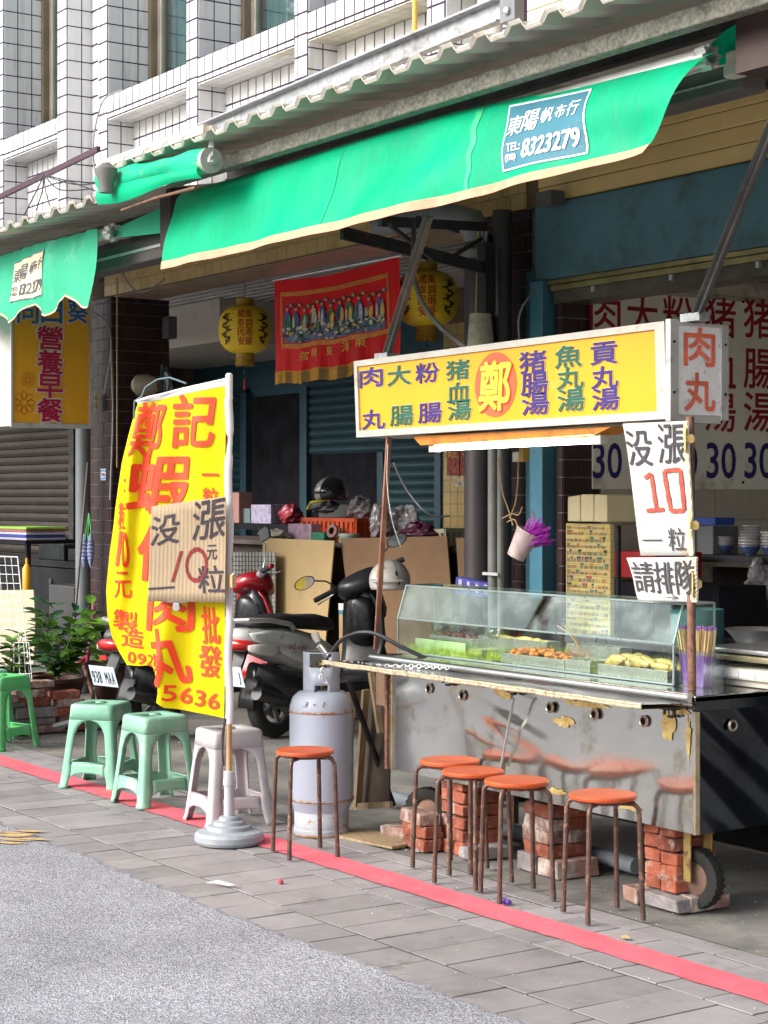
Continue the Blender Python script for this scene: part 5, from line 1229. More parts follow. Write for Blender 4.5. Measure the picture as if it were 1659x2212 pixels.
MB().tube([flp(284, 852), flp(292, 832), flp(318, 815), flp(350, 812), flp(390, 826)], .005, 8).build('hoop', M('blue_grey_hoop', (.07, .12, .15), .5), ban, smooth=True)
MB().tube([flp(284, 852), flp(268, 862), flp(267, 900)], .005, 8).build('hoop_end', M('blue_grey_hoop', (.07, .12, .15)), ban, smooth=True)
wire('tie_string', [Vector((FX, FY - .02, .58)), Vector((FX - .03, FY - .02, .50)), Vector((FX - .028, FY - .02, .42)), Vector((FX - .026, FY - .02, .38))], .004, m_dsteel, '', ban)
wire('tie_string', [Vector((FX, FY - .02, .58)), Vector((FX - .012, FY - .025, .48)), Vector((FX - .016, FY - .025, .41)), Vector((FX - .014, FY - .02, .36))], .004, m_dsteel, '', ban)
lt = LT(); ff = lambda x, y: flp(x, -y, .005)
def fch(ch, px, py, w_, h_, b=.055, sh=0., rot=0.): lt.put_fn(ch, px, -py, w_, h_, ff, b * .8, sh, rot, maxlen=9.)
fch('記', 407, 908, 100, 112, .065, .12); fch('鄭', 300, 925, 62, 120, .06, .2)
fch('蝦', 330, 1045, 128, 128, .07, .12); fch('仁', 330, 1195, 110, 120, .09, .1); fch('肉', 352, 1320, 100, 90, .09, .05); fch('丸', 352, 1422, 72, 122, .10, -.15, .12)
fch('一', 446, 1025, 36, 40, .08); fch('粒', 445, 1075, 34, 44, .05); fch('批', 444, 1352, 42, 80, .05, -.05); fch('發', 443, 1430, 52, 68, .05, -.08, -.08)
fch('：', 246, 1048, 26, 30, .05); fch('粒', 238, 1115, 30, 62, .05, .1); fch('1', 226, 1188, 42, 76, .06, .12); fch('0', 249, 1190, 16, 80, .05); fch('元', 236, 1268, 40, 58, .04, 0)
fch('製', 243, 1347, 60, 44, .04, -.05, -.12); fch('造', 260, 1385, 58, 42, .04, 0, -.06)
for i, c_ in enumerate('0929'): fch(c_, 256 + i * 26, 1428 + (0, 3, 4, 14)[i], 21, 24, .07, 0, -.1 * i)
for i, c_ in enumerate('5636'): fch(c_, 360 + i * 31, 1501 + i * 5, 25, 34, .08, 0, -.08)
lt.build('lettering', M('flag_red', (.80, .05, .006), .55, var=.04), ban)
# cardboard notice clipped on the flag
cbd = thing('cardboard_notice', 'corrugated cardboard notice with black brush writing clipped to the flag', 'notice', flp(405, 1300, .05))
def cb(a_, b_, off=0.): 
    p = [(327, 1094), (492, 1072), (491, 1300), (317, 1301)]
    x = (p[0][0] * (1 - a_) + p[1][0] * a_) * (1 - b_) + (p[3][0] * (1 - a_) + p[2][0] * a_) * b_
    y = (p[0][1] * (1 - a_) + p[1][1] * a_) * (1 - b_) + (p[3][1] * (1 - a_) + p[2][1] * a_) * b_
    s_ = (487 - x) / 466. / .95
    return Vector((FX, FY, 1.6 + (1077 - y) / 466.)) + FD * s_ + FN * sgnN * (.075 - .02 * a_ + off + .0006 * math.sin(a_ * 120) + .004 * math.sin(b_ * 5 + a_ * 3))
MB().grid(lambda a_, b_: cb(a_, b_), 160, 10).build('sheet', M('notice_cardboard', (.37, .28, .18), .85, var=.06, vs=4, dirt=((.45, .33, .2), .2, 5)), cbd, smooth='all', solid=.004)
MB().grid(lambda a_, b_: cb(-.004 + 1.0 * a_, .885 + .115 * b_, .003), 120, 2).build('torn_edge', M('cardboard_brown', (.42, .27, .13), .85), cbd, smooth='all')
MB().grid(lambda a_, b_: cb(.955 + .045 * a_, b_, .0035), 6, 10).build('fold_edge', M('cardboard_brown', (.42, .27, .13)), cbd)
lb_, lr_ = LT(), LT()
def cch(l_, ch, a_, b_, w_, h_, bold, sh=0, rot=0): l_.put_fn(ch, a_, -b_, w_, h_, lambda x, y: cb(x, -y, .006), bold, sh, rot, maxlen=.12)
cch(lb_, '没', .20, .26, .38, .30, .03, .1, .05); cch(lb_, '漲', .78, .20, .42, .38, .03, .1, .04); cch(lb_, '元', .82, .52, .13, .14, .03); cch(lb_, '粒', .82, .78, .34, .26, .03, -.1); cch(lb_, '一', .17, .86, .34, .20, .02, 0, .05)
lb_.build('black_lettering', M('marker_black', (.035, .025, .035), .7), cbd)
for pts, r_ in (([(.42, .49), (.37, .63), (.31, .80)], .014), ([(.62 + .13 * math.cos(t * .45), .635 + .155 * math.sin(t * .45)) for t in range(15)], .010)):
    pa = []; 
    for k in range(len(pts) - 1):
        for j in range(3): pa.append((pts[k][0] * (1 - j / 3) + pts[k + 1][0] * j / 3, pts[k][1] * (1 - j / 3) + pts[k + 1][1] * j / 3))
    pa.append(pts[-1]); rr = r_ / .35
    L_ = [cb(x - rr * .5, y, .007) for x, y in pa] if r_ > .012 else [cb(x + (x - .62) * .14, y + (y - .635) * .14, .007) for x, y in pa]
    R_ = [cb(x + rr * .5, y, .007) for x, y in pa] if r_ > .012 else [cb(x - (x - .62) * .14, y - (y - .635) * .14, .007) for x, y in pa]
    lr_.add(L_ + R_, [(i, i + 1, len(L_) + i + 1, len(L_) + i) for i in range(len(L_) - 1)])
lr_.build('red_lettering', M('brush_dark_red', (.22, .012, .012), .7, var=.25, vs=30), cbd)
def bulldog(label, c, ax, out_, col, s_=1.):
    t = thing('bulldog_clip', label, 'clip', c); ax = Vector(ax).normalized(); o_ = Vector(out_).normalized(); n_ = ax.cross(o_).normalized(); c = Vector(c)
    mb = MB(); k = .01 * s_
    mb.prism([c - ax * 6 * k - n_ * k, c + ax * 6 * k - n_ * k, c + ax * 5 * k + o_ * k * .6 - n_ * k * 1.4, c - ax * 5 * k + o_ * k * .6 - n_ * k * 1.4], n_ * k * 2.4)
    mb.build('jaw', col, t, bevel=.001)
    MB().prism([c - ax * 1.6 * k + o_ * k * .6, c + ax * 1.6 * k + o_ * k * .6, c + ax * 2.2 * k + o_ * k * 3.4, c + ax * 1.2 * k + o_ * k * 4.6, c - ax * 1.2 * k + o_ * k * 4.6, c - ax * 2.2 * k + o_ * k * 3.4], n_ * k * .9).build('grip', col, t, bevel=.001)
m_clip = M('clip_steel', (.45, .45, .47), .35, .85); m_clipy = M('clip_yellowed', (.62, .45, .16), .4, .5, var=.2, vs=30)
bulldog('silver bulldog clip at the bottom of the cardboard notice', cb(.38, 1.0, .004), FD, (0, 0, -1), m_clip, .9)
ca = MB().box((-.02, -.01, -.03), (.02, .01, .03)).xf(Matrix.Translation(cb(1.06, .80, -.02))); build1(ca, 'cardboard_tag', m_card, 'small brown cardboard tag at the right of the flag pole', 'tag')

# ================================================================ hand written boards on the right sign pole
def card(label, quad_, Y, texts, red=(), extra=None):
    P = [wy(*q, Y) for q in quad_]; t = thing('handwritten_board', label, 'sign', P[3])
    def f(a_, b_, off=0.): return (P[0] * (1 - a_) + P[1] * a_) * (1 - b_) + (P[3] * (1 - a_) + P[2] * a_) * b_ + Vector((0, -off + .004 * math.sin(b_ * 5 + a_ * 4), 0))
    MB().grid(lambda a_, b_: f(a_, b_), 10, 14).build('board', M('board_white', (.56, .55, .53), .6, var=.04, vs=5, dirt=((.55, .46, .30), .15, 6)), t, smooth='all', solid=.005)
    MB().grid(lambda a_, b_: f(.93 + .07 * a_, b_, .004 + .002 * math.sin(b_ * 70)), 2, 60).build('torn_edge', M('torn_card', (.60, .52, .34), .85, var=.2, vs=30), t)
    l_ = LT()
    for ch, a_, b_, w_, h_ in texts: l_.put_fn(ch, a_, -b_, w_, h_, lambda x, y: f(x, -y, .006), .02, maxlen=.15)
    l_.build('lettering', M('marker_grey', (.04, .037, .045), .7), t)
    if red:
        l_ = LT()
        for s_ in red:
            for (x0, y0), (x1, y1) in zip(s_, s_[1:]):
                n = 5
                for i in range(n):
                    a0, b0 = x0 + (x1 - x0) * i / n, y0 + (y1 - y0) * i / n; a1, b1 = x0 + (x1 - x0) * (i + 1) / n, y0 + (y1 - y0) * (i + 1) / n
                    wv = .03 + .006 * (i % 2); dx_, dy_ = a1 - a0, (b1 - b0) * 2; ln_ = math.hypot(dx_, dy_) or 1; nx, ny = -dy_ / ln_ * wv, dx_ / ln_ * wv / 2
                    l_.add([f(a0 + nx, b0 + ny, .006), f(a1 + nx, b1 + ny, .006), f(a1 - nx, b1 - ny, .006), f(a0 - nx, b0 - ny, .006)], [(0, 1, 2, 3)])
        l_.build('red_lettering', M('crayon_red', (.42, .06, .035), .7, var=.3, vs=40), t)
    return t
card('tall torn white board reading 没漲 10 一粒 hanging below the sign end', ((1345, 915), (1488, 909), (1498, 1200), (1385, 1200)), 4.97,
     [('没', .22, .19, .40, .34 * .8), ('漲', .74, .165, .42, .30), ('一', .28, .885, .36, .10), ('粒', .72, .88, .30, .17)],
     [[(.26, .42), (.38, .385), (.42, .66)], [(.24, .665), (.55, .655)], [(.60, .37), (.86, .36), (.88, .665), (.66, .67), (.60, .37)]])
card('small white board reading 請排隊 below the tall torn board', ((1353, 1205), (1507, 1203), (1505, 1301), (1380, 1298)), 4.96, [('請', .20, .44, .32, .70), ('排', .52, .46, .30, .72), ('隊', .84, .45, .28, .78), ('→', .60, .90, .22, .10)])
for (px, py, lb) in ((1478, 948, 'top yellowed bulldog clip on the tall board'), (1488, 1135, 'middle yellowed bulldog clip at the foot of the tall board'), (1494, 1262, 'lowest yellowed bulldog clip on the queue board')):
    c_ = wy(px, py, 4.95); bulldog(lb, c_, (0, 0, 1), RT * .9 - FW * .1, m_clipy, .85)

# ================================================================ gas bottle
gb = thing('gas_bottle', 'tall pale grey gas bottle with rusty rings beside the round stool', 'gas bottle', (-7.43, 4.66, 0))
gx, gy = -7.43, 4.66
m_gas = M('gas_grey', (.37, .41, .50), .42, var=.05, vs=3, dirt=((.42, .42, .44), .2, 6), rust=((.25, .13, .07), .015, 16), coat=.1)
m_band = M('rust_ring', (.36, .33, .33), .6, var=.1, rust=((.30, .13, .04), .62, 26))
MB().lathe([(.12, .03), (.125, .10), (.139, .14), (.152, .165), (.153, .175), (.153, .60), (.150, .62), (.138, .655), (.110, .680), (.05, .69), (0, .69)], (gx, gy, 0), 48, caps=False).build('body', m_gas, gb, smooth=True, ang=60)
MB().lathe([(.128, .002), (.134, .004), (.134, .03), (.130, .035), (.130, .115)], (gx, gy, 0), 48, caps=False).build('foot_ring', M('foot_ring_paint', (.40, .42, .46), .5, rust=((.28, .15, .07), .35, 14)), gb, smooth=True, solid=.004)
for z in (.59, .172, .008): MB().lathe([(.1545 - (.019 if z < .1 else 0), z - .006), (.1565 - (.019 if z < .1 else 0), z), (.1545 - (.019 if z < .1 else 0), z + .006)], (gx, gy, 0), 48, caps=False).build('rust_ring', m_band, gb, smooth=True)
# collar with hand holes
col_ = MB(); n = 60; hh = [.672, .70, .715, .735, .80, .815, .845, .865, .871]
def hole(t, z):
    d_ = (t - R(-35) + math.pi) % (2 * math.pi) - math.pi
    if abs(d_) < .62 and .80 < z < .865: return True
    if abs(d_) < .36 and .672 <= z < .715: return True
    d2 = (t - R(160) + math.pi) % (2 * math.pi) - math.pi
    return abs(d2) < .6 and .735 < z < .865
vs = [Vector((gx + .088 * math.cos(2 * math.pi * i / n), gy + .088 * math.sin(2 * math.pi * i / n), z)) for z in hh for i in range(n)]; fs = []
for j in range(len(hh) - 1):
    for i in range(n):
        tm = 2 * math.pi * (i + .5) / n; zm = (hh[j] + hh[j + 1]) / 2
        dd_ = (tm - R(95) + math.pi) % (2 * math.pi) - math.pi
        if hole(tm, zm) or (abs(dd_) < .7): continue
        fs.append((j * n + i, j * n + (i + 1) % n, (j + 1) * n + (i + 1) % n, (j + 1) * n + i))
col_.add(vs, fs).build('collar', m_gas, gb, smooth='all', solid=.004)
MB().lathe([(.018, .68), (.018, .74), (.026, .745), (.026, .77), (.010, .775), (.012, .80), (.030, .805), (.030, .82), (0, .825)], (gx, gy, 0), 14, caps=False).build('valve', M('brass_valve', (.42, .32, .14), .4, .8), gb, smooth=True)
sm = LT(); 
for i, c_ in enumerate('3-1'):
    t = R(-62 + i * 17); d_ = Vector((math.cos(t), math.sin(t), 0)); tn = Vector((-d_.y, d_.x, 0)); sm.put(c_, Vector((gx, gy, .632)) + d_ * .151, tn, (Z_ - d_ * .5).normalized(), .026, .026, -.002, .3)
sm.build('lettering', M('pen_grey', (.08, .08, .09), .7), gb)
wire('gas_hose', [(gx + .02, gy, .80), (gx + .10, gy + .05, .93), (gx + .24, gy + .12, .97), (gx + .38, gy + .22, .90), (gx + .5, gy + .4, .8)], .010, m_cable, 'dark rubber gas hose arching from the bottle valve to the cart')
rgl = thing('gas_regulator', 'grey aluminium gas regulator above the gas bottle', 'regulator', (gx + .05, gy + .03, .86))
MB().bar((gx - .02, gy, .90), (gx + .05, gy + .03, .82), .035, .035).build('body', m_clip, rgl, bevel=.008)
MB().lathe([(.012, 0), (.02, .03), (.02, .05)], (gx - .03, gy, .91), 12, (-.6, 0, .8)).build('knob', M('knob_pale', (.55, .5, .48), .5), rgl, smooth=True)
# chain over the corner of the fold-down shelf
chn = thing('steel_chain', 'coiled steel chain draped over the left corner of the fold down shelf', 'chain', (xl + .05, 4.52, .83))
def torus(mb, c, R_, r_, q, st=1.5, n=12, m=5):
    rings = []
    for i in range(n):
        t = 2 * math.pi * i / n; rings.append([Vector(c) + q @ Vector(((R_ + r_ * math.cos(2 * math.pi * j / m)) * math.cos(t) * st, (R_ + r_ * math.cos(2 * math.pi * j / m)) * math.sin(t), r_ * math.sin(2 * math.pi * j / m))) for j in range(m)])
    rings.append(rings[0]); mb.loft(rings, caps=False)
kp = [Vector((xl + .01, 4.53, .74)), Vector((xl - .015, 4.50, .78)), Vector((xl - .01, 4.52, .835)), Vector((xl + .03, 4.56, .83)), Vector((xl + .0, 4.60, .84)), Vector((xl + .12, 4.62, .842)), Vector((xl + .25, 4.60, .842)), Vector((xl + .40, 4.66, .85)), Vector((xl + .55, 4.70, .858)), Vector((xl + .70, 4.72, .862))]
pl_ = []
for i in range(len(kp) - 1):
    k = max(1, int((kp[i + 1] - kp[i]).length / .021))
    pl_ += [(kp[i].lerp(kp[i + 1], j / k), (kp[i + 1] - kp[i]).normalized()) for j in range(k)]
lm = None
for i, (p, d_) in enumerate(pl_):
    if lm is None:
        mb = MB(); torus(mb, (0, 0, 0), .0085, .0026, Matrix.Identity(3), 1.6); lm = bpy.data.meshes.new('link'); lm.from_pydata(mb.v, [], mb.f); lm.materials.append(m_alu)
    q = d_.to_track_quat('X', 'Z').to_matrix() @ Matrix.Rotation(R(90 if i % 2 else 8), 3, 'X')
    m4 = q.to_4x4(); m4.translation = p; put(chn, 'link', lm, m4)
# ================================================================ scooters, nose toward the shop
def scooter(loc, rz, label, pbody, pseat, plate, front, plate_rot=0., tailm=None):
    t = thing('scooter', label, 'scooter', (0, 0, 0))
    m_b = pbody; blk = M('scooter_black', (.018, .019, .022), .3, var=.15, coat=.3); gry = M('scooter_grey', (.06, .062, .068), .45, var=.1)
    def whl(x, r=.225):
        wh = MB().lathe([(.135, -.035), (.18, -.05), (.21, -.045), (r, -.02), (r, .02), (.21, .045), (.18, .05), (.135, .035), (.135, -.035)], (x, 0, r), 36, (0, 1, 0), caps=False).build('wheel', m_rubber, t, smooth=True, ang=60)
        rm = MB().lathe([(.138, -.035), (.142, -.04), (.142, .04), (.138, .035), (.128, .03), (.128, -.03), (.138, -.035)], (x, 0, r), 30, (0, 1, 0), caps=False)
        for k in range(5):
            a_ = k * 2 * math.pi / 5; d_ = Vector((math.cos(a_), 0, math.sin(a_))); rm.bar(Vector((x, 0, r)) + d_ * .03, Vector((x, 0, r)) + d_ * .132, .03, .02, up=(0, 1, 0))
        rm.lathe([(0, -.045), (.035, -.045), (.04, 0), (.035, .045), (0, .045)], (x, 0, r), 16, (0, 1, 0), caps=False).build('rim', M('scooter_rim', (.22, .22, .23), .4, .6), wh, smooth=True)
    whl(0); whl(1.22)
    # tail body and side panel
    MB().blob([(-.40, 0, .70, .03, .02), (-.34, 0, .69, .10, .06), (-.2, 0, .66, .15, .095), (0, 0, .62, .165, .13), (.2, 0, .565, .165, .15), (.38, 0, .51, .15, .16), (.52, 0, .46, .12, .14), (.60, 0, .42, .08, .10)], 18, 2.2).build('tail_body', tailm or gry, t, smooth='all')
    for s_ in (-1, 1):
        pan = [(-.36, .72), (-.20, .735), (.05, .705), (.24, .64), (.40, .53), (.46, .45), (.40, .43), (.22, .46), (0, .53), (-.18, .61), (-.33, .675)]
        mb = MB(); L_ = []
        n = len(pan); c0 = Vector((.05, 0, .6))
        for k, (sc_, yy) in enumerate(((1., .150), (.985, .172), (.90, .184), (.6, .190), (.02, .192))): L_.append([Vector((c0.x + (x - c0.x) * sc_, s_ * (yy - .055 * max(0, -x - .1) * 2), c0.z + (z - c0.z) * sc_)) for x, z in pan])
        mb.loft(L_, caps=False).build('side_panel', m_b, t, smooth='all')
    MB().blob([(-.20, 0, .42, .06, .10), (-.05, -.06, .36, .09, .11), (.15, -.08, .32, .09, .11), (.4, -.05, .30, .10, .10), (.55, 0, .30, .06, .06)], 12, 2.5).build('engine_cover', blk, t, smooth='all')
    MB().lathe([(0, 0), (.075, 0), (.085, .02), (.06, .035), (0, .04)], (.0, -.12, .24), 20, (0, -1, 0), caps=False).build('gear_case', gry, t, smooth=True)
    MB().tube([(.3, -.12, .22), (.0, -.14, .24), (-.10, -.145, .27), (-.32, -.15, .33)], [.02, .03, .048, .045], 14).build('silencer', blk, t, smooth=True)
    # rear mudguard and number plate
    fen = MB(); rows = []
    for k in range(9):
        a_ = R(70 + k * 14); rows.append([Vector((.27 * math.cos(a_), y, .225 + .27 * math.sin(a_))) for y in (-.07, -.05, 0, .05, .07)])
    fen.loft(rows, caps=False, closed=False).build('rear_mudguard', blk, t, smooth='all', solid=.005)
    pt = MB(); 
    MB().bar((-.30, 0, .60), (-.40, 0, .40), .10, .02, up=(1, 0, 0)).build('plate_holder', blk, t)
    po = Vector((-.425, 0, .44)); rot = Matrix.Rotation(R(-18), 4, 'Y') @ Matrix.Rotation(plate_rot, 4, 'Z')
    mm = Matrix.Translation(po) @ rot
    pm = MB().box((-.002, -.13, -.07), (.002, .13, .07)).xf(mm); pl_ = pm.build('number_plate', M('plate_pale_blue', (.62, .72, .80), .4), t, bevel=.001)
    l_ = LT(); n = len(plate)
    for i, c_ in enumerate(plate):
        if c_ != ' ': l_.put(c_, mm @ Vector((-.004, .10 - i * .2 / (n - 1), -.008)), (mm.to_3x3() @ Vector((0, -1, 0))), (mm.to_3x3() @ Z_), .026 if c_ not in '·-' else .012, .085 if c_ not in '·-' else .012, .02)
    l_.build('lettering', M('plate_ink', (.02, .03, .04), .5), pl_)
    # lights
    tl = MB().blob([(-.415, 0, .645, .04, .02), (-.40, 0, .645, .10, .035), (-.34, 0, .64, .135, .045), (-.28, 0, .635, .15, .04)], 14, 2.2).build('tail_light', M('tail_red', (.45, .01, .01), .2, coat=.6), t, smooth='all')
    for s_ in (-1, 1): MB().blob([(-.37, s_ * .13, .625, .012, .02), (-.30, s_ * .155, .615, .016, .035), (-.18, s_ * .17, .60, .014, .045), (-.10, s_ * .172, .60, .004, .02)], 12, 2).build('indicator', M('lens_clear', (.55, .53, .50), .15, coat=.8), t, smooth='all')
    MB().box((-.43, -.035, .545), (-.42, .035, .575)).build('reflector', M('tail_red', (.45, .01, .01)), t)
    # seat and grab rail
    MB().blob([(-.28, 0, .765, .05, .02), (-.2, 0, .775, .11, .04), (0, 0, .785, .135, .045), (.12, 0, .78, .135, .045), (.2, 0, .765, .13, .05), (.38, 0, .755, .12, .055), (.50, 0, .735, .09, .05), (.56, 0, .72, .05, .03)], 18, 2.6).build('seat', pseat, t, smooth='all')
    MB().tube([(.02, -.165, .735), (-.02, -.175, .765), (-.20, -.165, .80), (-.34, -.10, .805), (-.38, 0, .80), (-.34, .10, .805), (-.20, .165, .80), (-.02, .175, .765), (.02, .165, .735)], .017, 10).build('grab_rail', M('rail_silver', (.42, .43, .42), .35, .5), t, smooth=True)
    # floor and front
    MB().box((.46, -.14, .26), (.86, .14, .33)).build('footboard', blk, t, bevel=.02)
    sh = MB(); rows = []
    for z, x, hw, dp_ in ((.28, .84, .13, .10), (.42, .93, .17, .10), (.6, .97, .19, .09), (.78, .96, .18, .08), (.90, .93, .14, .08), (.97, .91, .08, .06)):
        rows.append([Vector((x + dp_ * (1 - (y / hw) ** 2) * 1.0 - .02, y, z)) for y in [hw * (-1 + 2 * j / 10) for j in range(11)]] + [Vector((x - .05 + .02 * (1 - (y / hw) ** 2), y, z)) for y in [hw * (1 - 2 * j / 10) for j in range(11)]])
    sh.loft(rows).build('leg_shield', front, t, smooth='all')
    MB().blob([(.80, 0, .80, .02, .10), (.84, 0, .76, .12, .16), (.90, 0, .74, .14, .18)], 14, 3).build('inner_panel', blk, t, smooth='all')
    MB().bar((1.22, 0, .225), (.98, 0, .85), .07, .06, up=(0, 1, 0)).build('fork', blk, t, bevel=.01)
    rows = []
    for k in range(9):
        a_ = R(10 + k * 17); rows.append([Vector((1.22 + .26 * math.cos(a_), y, .225 + .26 * math.sin(a_))) for y in (-.07, -.05, 0, .05, .07)])
    MB().loft(rows, caps=False, closed=False).build('front_mudguard', front, t, smooth='all', solid=.005)
    return t
def handlebar(t, mat, ang, red=False, mirror_shape='oval', big=1., roll=0.):
    """turned bars with cowl, grips, levers, clocks and mirrors"""
    m = Matrix.Translation((.90, 0, 0)) @ Matrix.Rotation(ang, 4, 'Z') @ Matrix.Translation((0, 0, 1.0)) @ Matrix.Rotation(roll, 4, 'X') @ Matrix.Translation((0, 0, -1.0))
    cw_ = MB().blob([(-.14 * big, 0, 1.0, .06 * big, .03 * big), (-.10 * big, 0, 1.01, .13 * big, .055 * big), (-.02, 0, 1.0, .155 * big, .075 * big), (.07 * big, 0, .98, .14 * big, .08 * big), (.13 * big, 0, .95, .08 * big, .05 * big)], 16, 2.6).xf(m).build('handlebar_cowl', mat, t, smooth='all')
    MB().blob([(-.06 * big, 0, .88, .06 * big, .10 * big), (.0, 0, .86, .09 * big, .14 * big), (.06 * big, 0, .84, .08 * big, .13 * big), (.1 * big, 0, .82, .05 * big, .10 * big)], 12, 2.5).xf(m).build('column_cover', M('scooter_black', (.018, .019, .022)), t, smooth='all')
    MB().add([Vector((-.075 + .03 * math.sin(a_), .075 * math.cos(a_), 1.064 + .014 * math.sin(a_))) for a_ in [k * math.pi / 10 for k in range(20)]], [tuple(range(20))]).xf(m).build('speedometer', M('clock_glass', (.20, .21, .22), .08, .3, coat=.8), cw_)
    for s_ in (-1, 1):
        MB().tube([(-.02, s_ * .12, 1.02), (-.05, s_ * .20, 1.035)], .03, 10).xf(m).build('switch_block', M('switch_grey', (.35, .36, .36), .5) if red else M('scooter_black', (.018, .019, .022)), t, smooth=True)
        g_ = MB().tube([(-.05, s_ * .20, 1.035), (-.075, s_ * .33, 1.03)], .019, 12).xf(m).build('grip', m_rubber, t, smooth=True)
        MB().tube([(-.075, s_ * .33, 1.03), (-.078, s_ * .35, 1.03)], [.020, .016], 12).xf(m).build('bar_end', M('bar_end_red', (.4, .02, .03), .3, .4) if red else m_rubber, g_, smooth=True)
        MB().tube([(.0, s_ * .18, 1.02), (.02, s_ * .24, 1.005), (0, s_ * .34, .99)], .006, 8).xf(m).build('brake_lever', m_clip, t, smooth=True)
        st_ = MB().tube([(-.02, s_ * .17, 1.05), (.0, s_ * .19, 1.12), (-.02, s_ * .25, 1.22)] if mirror_shape == 'square' or s_ > 9 else [(-.02, s_ * .17, 1.05), (-.01, s_ * .22, 1.12), (-.02, s_ * .30, 1.16)], .006, 8).xf(m).build('mirror_stalk', m_clip if red else M('scooter_black', (.018, .019, .022)), t, smooth=True)
        yc = .27 if mirror_shape == 'square' else .36; zc = 1.28 if mirror_shape == 'square' else 1.17
        if mirror_shape == 'square': sh_ = [(-.055, -.04), (.045, -.045), (.06, .0), (.05, .045), (-.04, .05), (-.065, .02)]
        else: sh_ = [(.078 * math.cos(k * math.pi / 8), .045 * math.sin(k * math.pi / 8)) for k in range(16)]
        P = [Vector((-.03, s_ * yc + a_, zc + b_)) for a_, b_ in sh_]; ctr = Vector((-.03, s_ * yc, zc))
        mb = MB(); mb.loft([P, [p + Vector((.012, 0, 0)) for p in P], [ctr + (p - ctr) * .6 + Vector((.03, 0, 0)) for p in P]]).xf(m)
        mo = mb.build('mirror', M('scooter_black', (.018, .019, .022)), st_, smooth=True)
        MB().add([ctr + (p - ctr) * .88 + Vector((-.002, 0, 0)) for p in P], [tuple(range(len(P)))]).xf(m).build('mirror_glass', M('mirror_glass', (.85, .87, .9), .02, 1., var=0), mo)
m_sil = M('scooter_silver', (.58, .60, .59), .32, .1, var=.06, coat=.3, dirt=((.3, .3, .29), .2, 8)); m_sr = M('scooter_red', (.36, .008, .02), .25, .1, var=.05, coat=.5)
m_sblk = M('scooter_seat_black', (.015, .015, .017), .55, bump=.2, bs=200)
s1 = scooter(None, 0, 'silver and black scooter with black handlebar parked behind the gas bottle', m_sil, m_sblk, 'MKE·J', M('scooter_dark_front', (.022, .024, .03), .3, coat=.3), tailm=m_sil)
handlebar(s1, M('cowl_black', (.02, .022, .028), .35, var=.1, coat=.2), R(40), big=1.18, roll=R(-25))
l_ = LT(); 
for i, c_ in enumerate('Z1100'): l_.put(c_, Vector((-.04 + i * .037, -.1945, .618 - i * .004)), X_, Z_, .030, .024, .04, .3)
l_.build('lettering', M('decal_red', (.5, .04, .05), .5), s1)
s1.location = (-10.62, 6.28, 0); s1.rotation_euler[2] = R(106); WL[s1.name] = Vector(s1.location)
s2 = scooter(None, 0, 'red scooter with pale blue 938 MAA plate half hidden behind the yellow flag', M('scooter_black2', (.02, .02, .024), .3, coat=.3), m_sblk, '938·MAA', m_sr)
handlebar(s2, m_sr, R(-5), True, 'square', 1., R(-18))
s2.location = (-11.06, 5.61, 0); s2.rotation_euler[2] = R(103); WL[s2.name] = Vector(s2.location)
# helmets
def helmet(label, c, r, m1, m2, rz, stickers=False):
    t = thing('helmet', label, 'helmet', c); c = Vector(c); rot = Matrix.Rotation(rz, 4, 'Z')
    def shell(a0, a1, mat, nm, k=1.):
        mb = MB()
        mb.grid(lambda u, v: Vector(((r * k * math.sin(v * 2.0)) * math.cos(a0 + (a1 - a0) * u) * 1.08, (r * k * math.sin(v * 2.0)) * math.sin(a0 + (a1 - a0) * u), r * k * math.cos(v * 2.0))), 30, 14).xf(Matrix.Translation(c) @ rot).build(nm, mat, t, smooth='all', solid=.006)
    shell(0, 2 * math.pi, m1, 'shell'); shell(-.5, .5, m2, 'stripe', 1.012)
    MB().grid(lambda u, v: Vector((r * (1.06 + .28 * v) * math.cos(-.9 + 1.8 * u), r * (.98 + .12 * v) * math.sin(-.9 + 1.8 * u), r * (.12 - .12 * v))), 14, 4).xf(Matrix.Translation(c) @ rot).build('peak', m1, t, smooth='all', solid=.004)
    MB().lathe([(r * .93, 0), (r * .97, -.012), (r * .93, -.02)], c - Vector((0, 0, r * .12)), 30, caps=False).build('rim_trim', m_black, t, smooth=True)
    return t
hw = wy(842, 1235, 7.0); hw.z -= .06; h1 = helmet('white helmet with small animal stickers hanging on the scooter handlebar', hw, .142, M('helmet_white', (.62, .60, .57), .25, coat=.6, var=.03), M('helmet_white', (.62, .60, .57)), R(-40))
stk = MB()
for px, py, w_, h_ in ((828, 1243, .018, .03), (838, 1226, .02, .012), (836, 1282 - 10, .018, .012)): 
    pass
def on_helm(az, el, k=1.03):
    return hw + Vector((.142 * k * 1.04 * math.cos(el) * math.cos(az), .142 * k * math.cos(el) * math.sin(az), .142 * k * math.sin(el)))
def patch(mat, nm, az, el, da, de): 
    MB().grid(lambda u, v: on_helm(R(az + da * (u - .5) * 2), R(el + de * (v - .5) * 2), 1.12), 6, 6).build(nm, mat, h1, smooth='all')
patch(M('sticker_orange', (.50, .26, .08), .4), 'sticker', -62, 12, 9, 4); patch(M('sticker_orange', (.50, .26, .08)), 'sticker', -68, 22, 3, 8)
patch(M('sticker_blue', (.06, .1, .4), .4), 'sticker', -68, 38, 4, 4); patch(M('sticker_dark', (.05, .05, .05), .4), 'sticker', -58, 36, 7, 2); patch(M('sticker_dark', (.05, .05, .05)), 'sticker', -62, -6, 8, 2)
patch(m_black, 'vent', -18, 20, 2.5, 6); patch(m_black, 'vent', -12, -2, 2.5, 6)
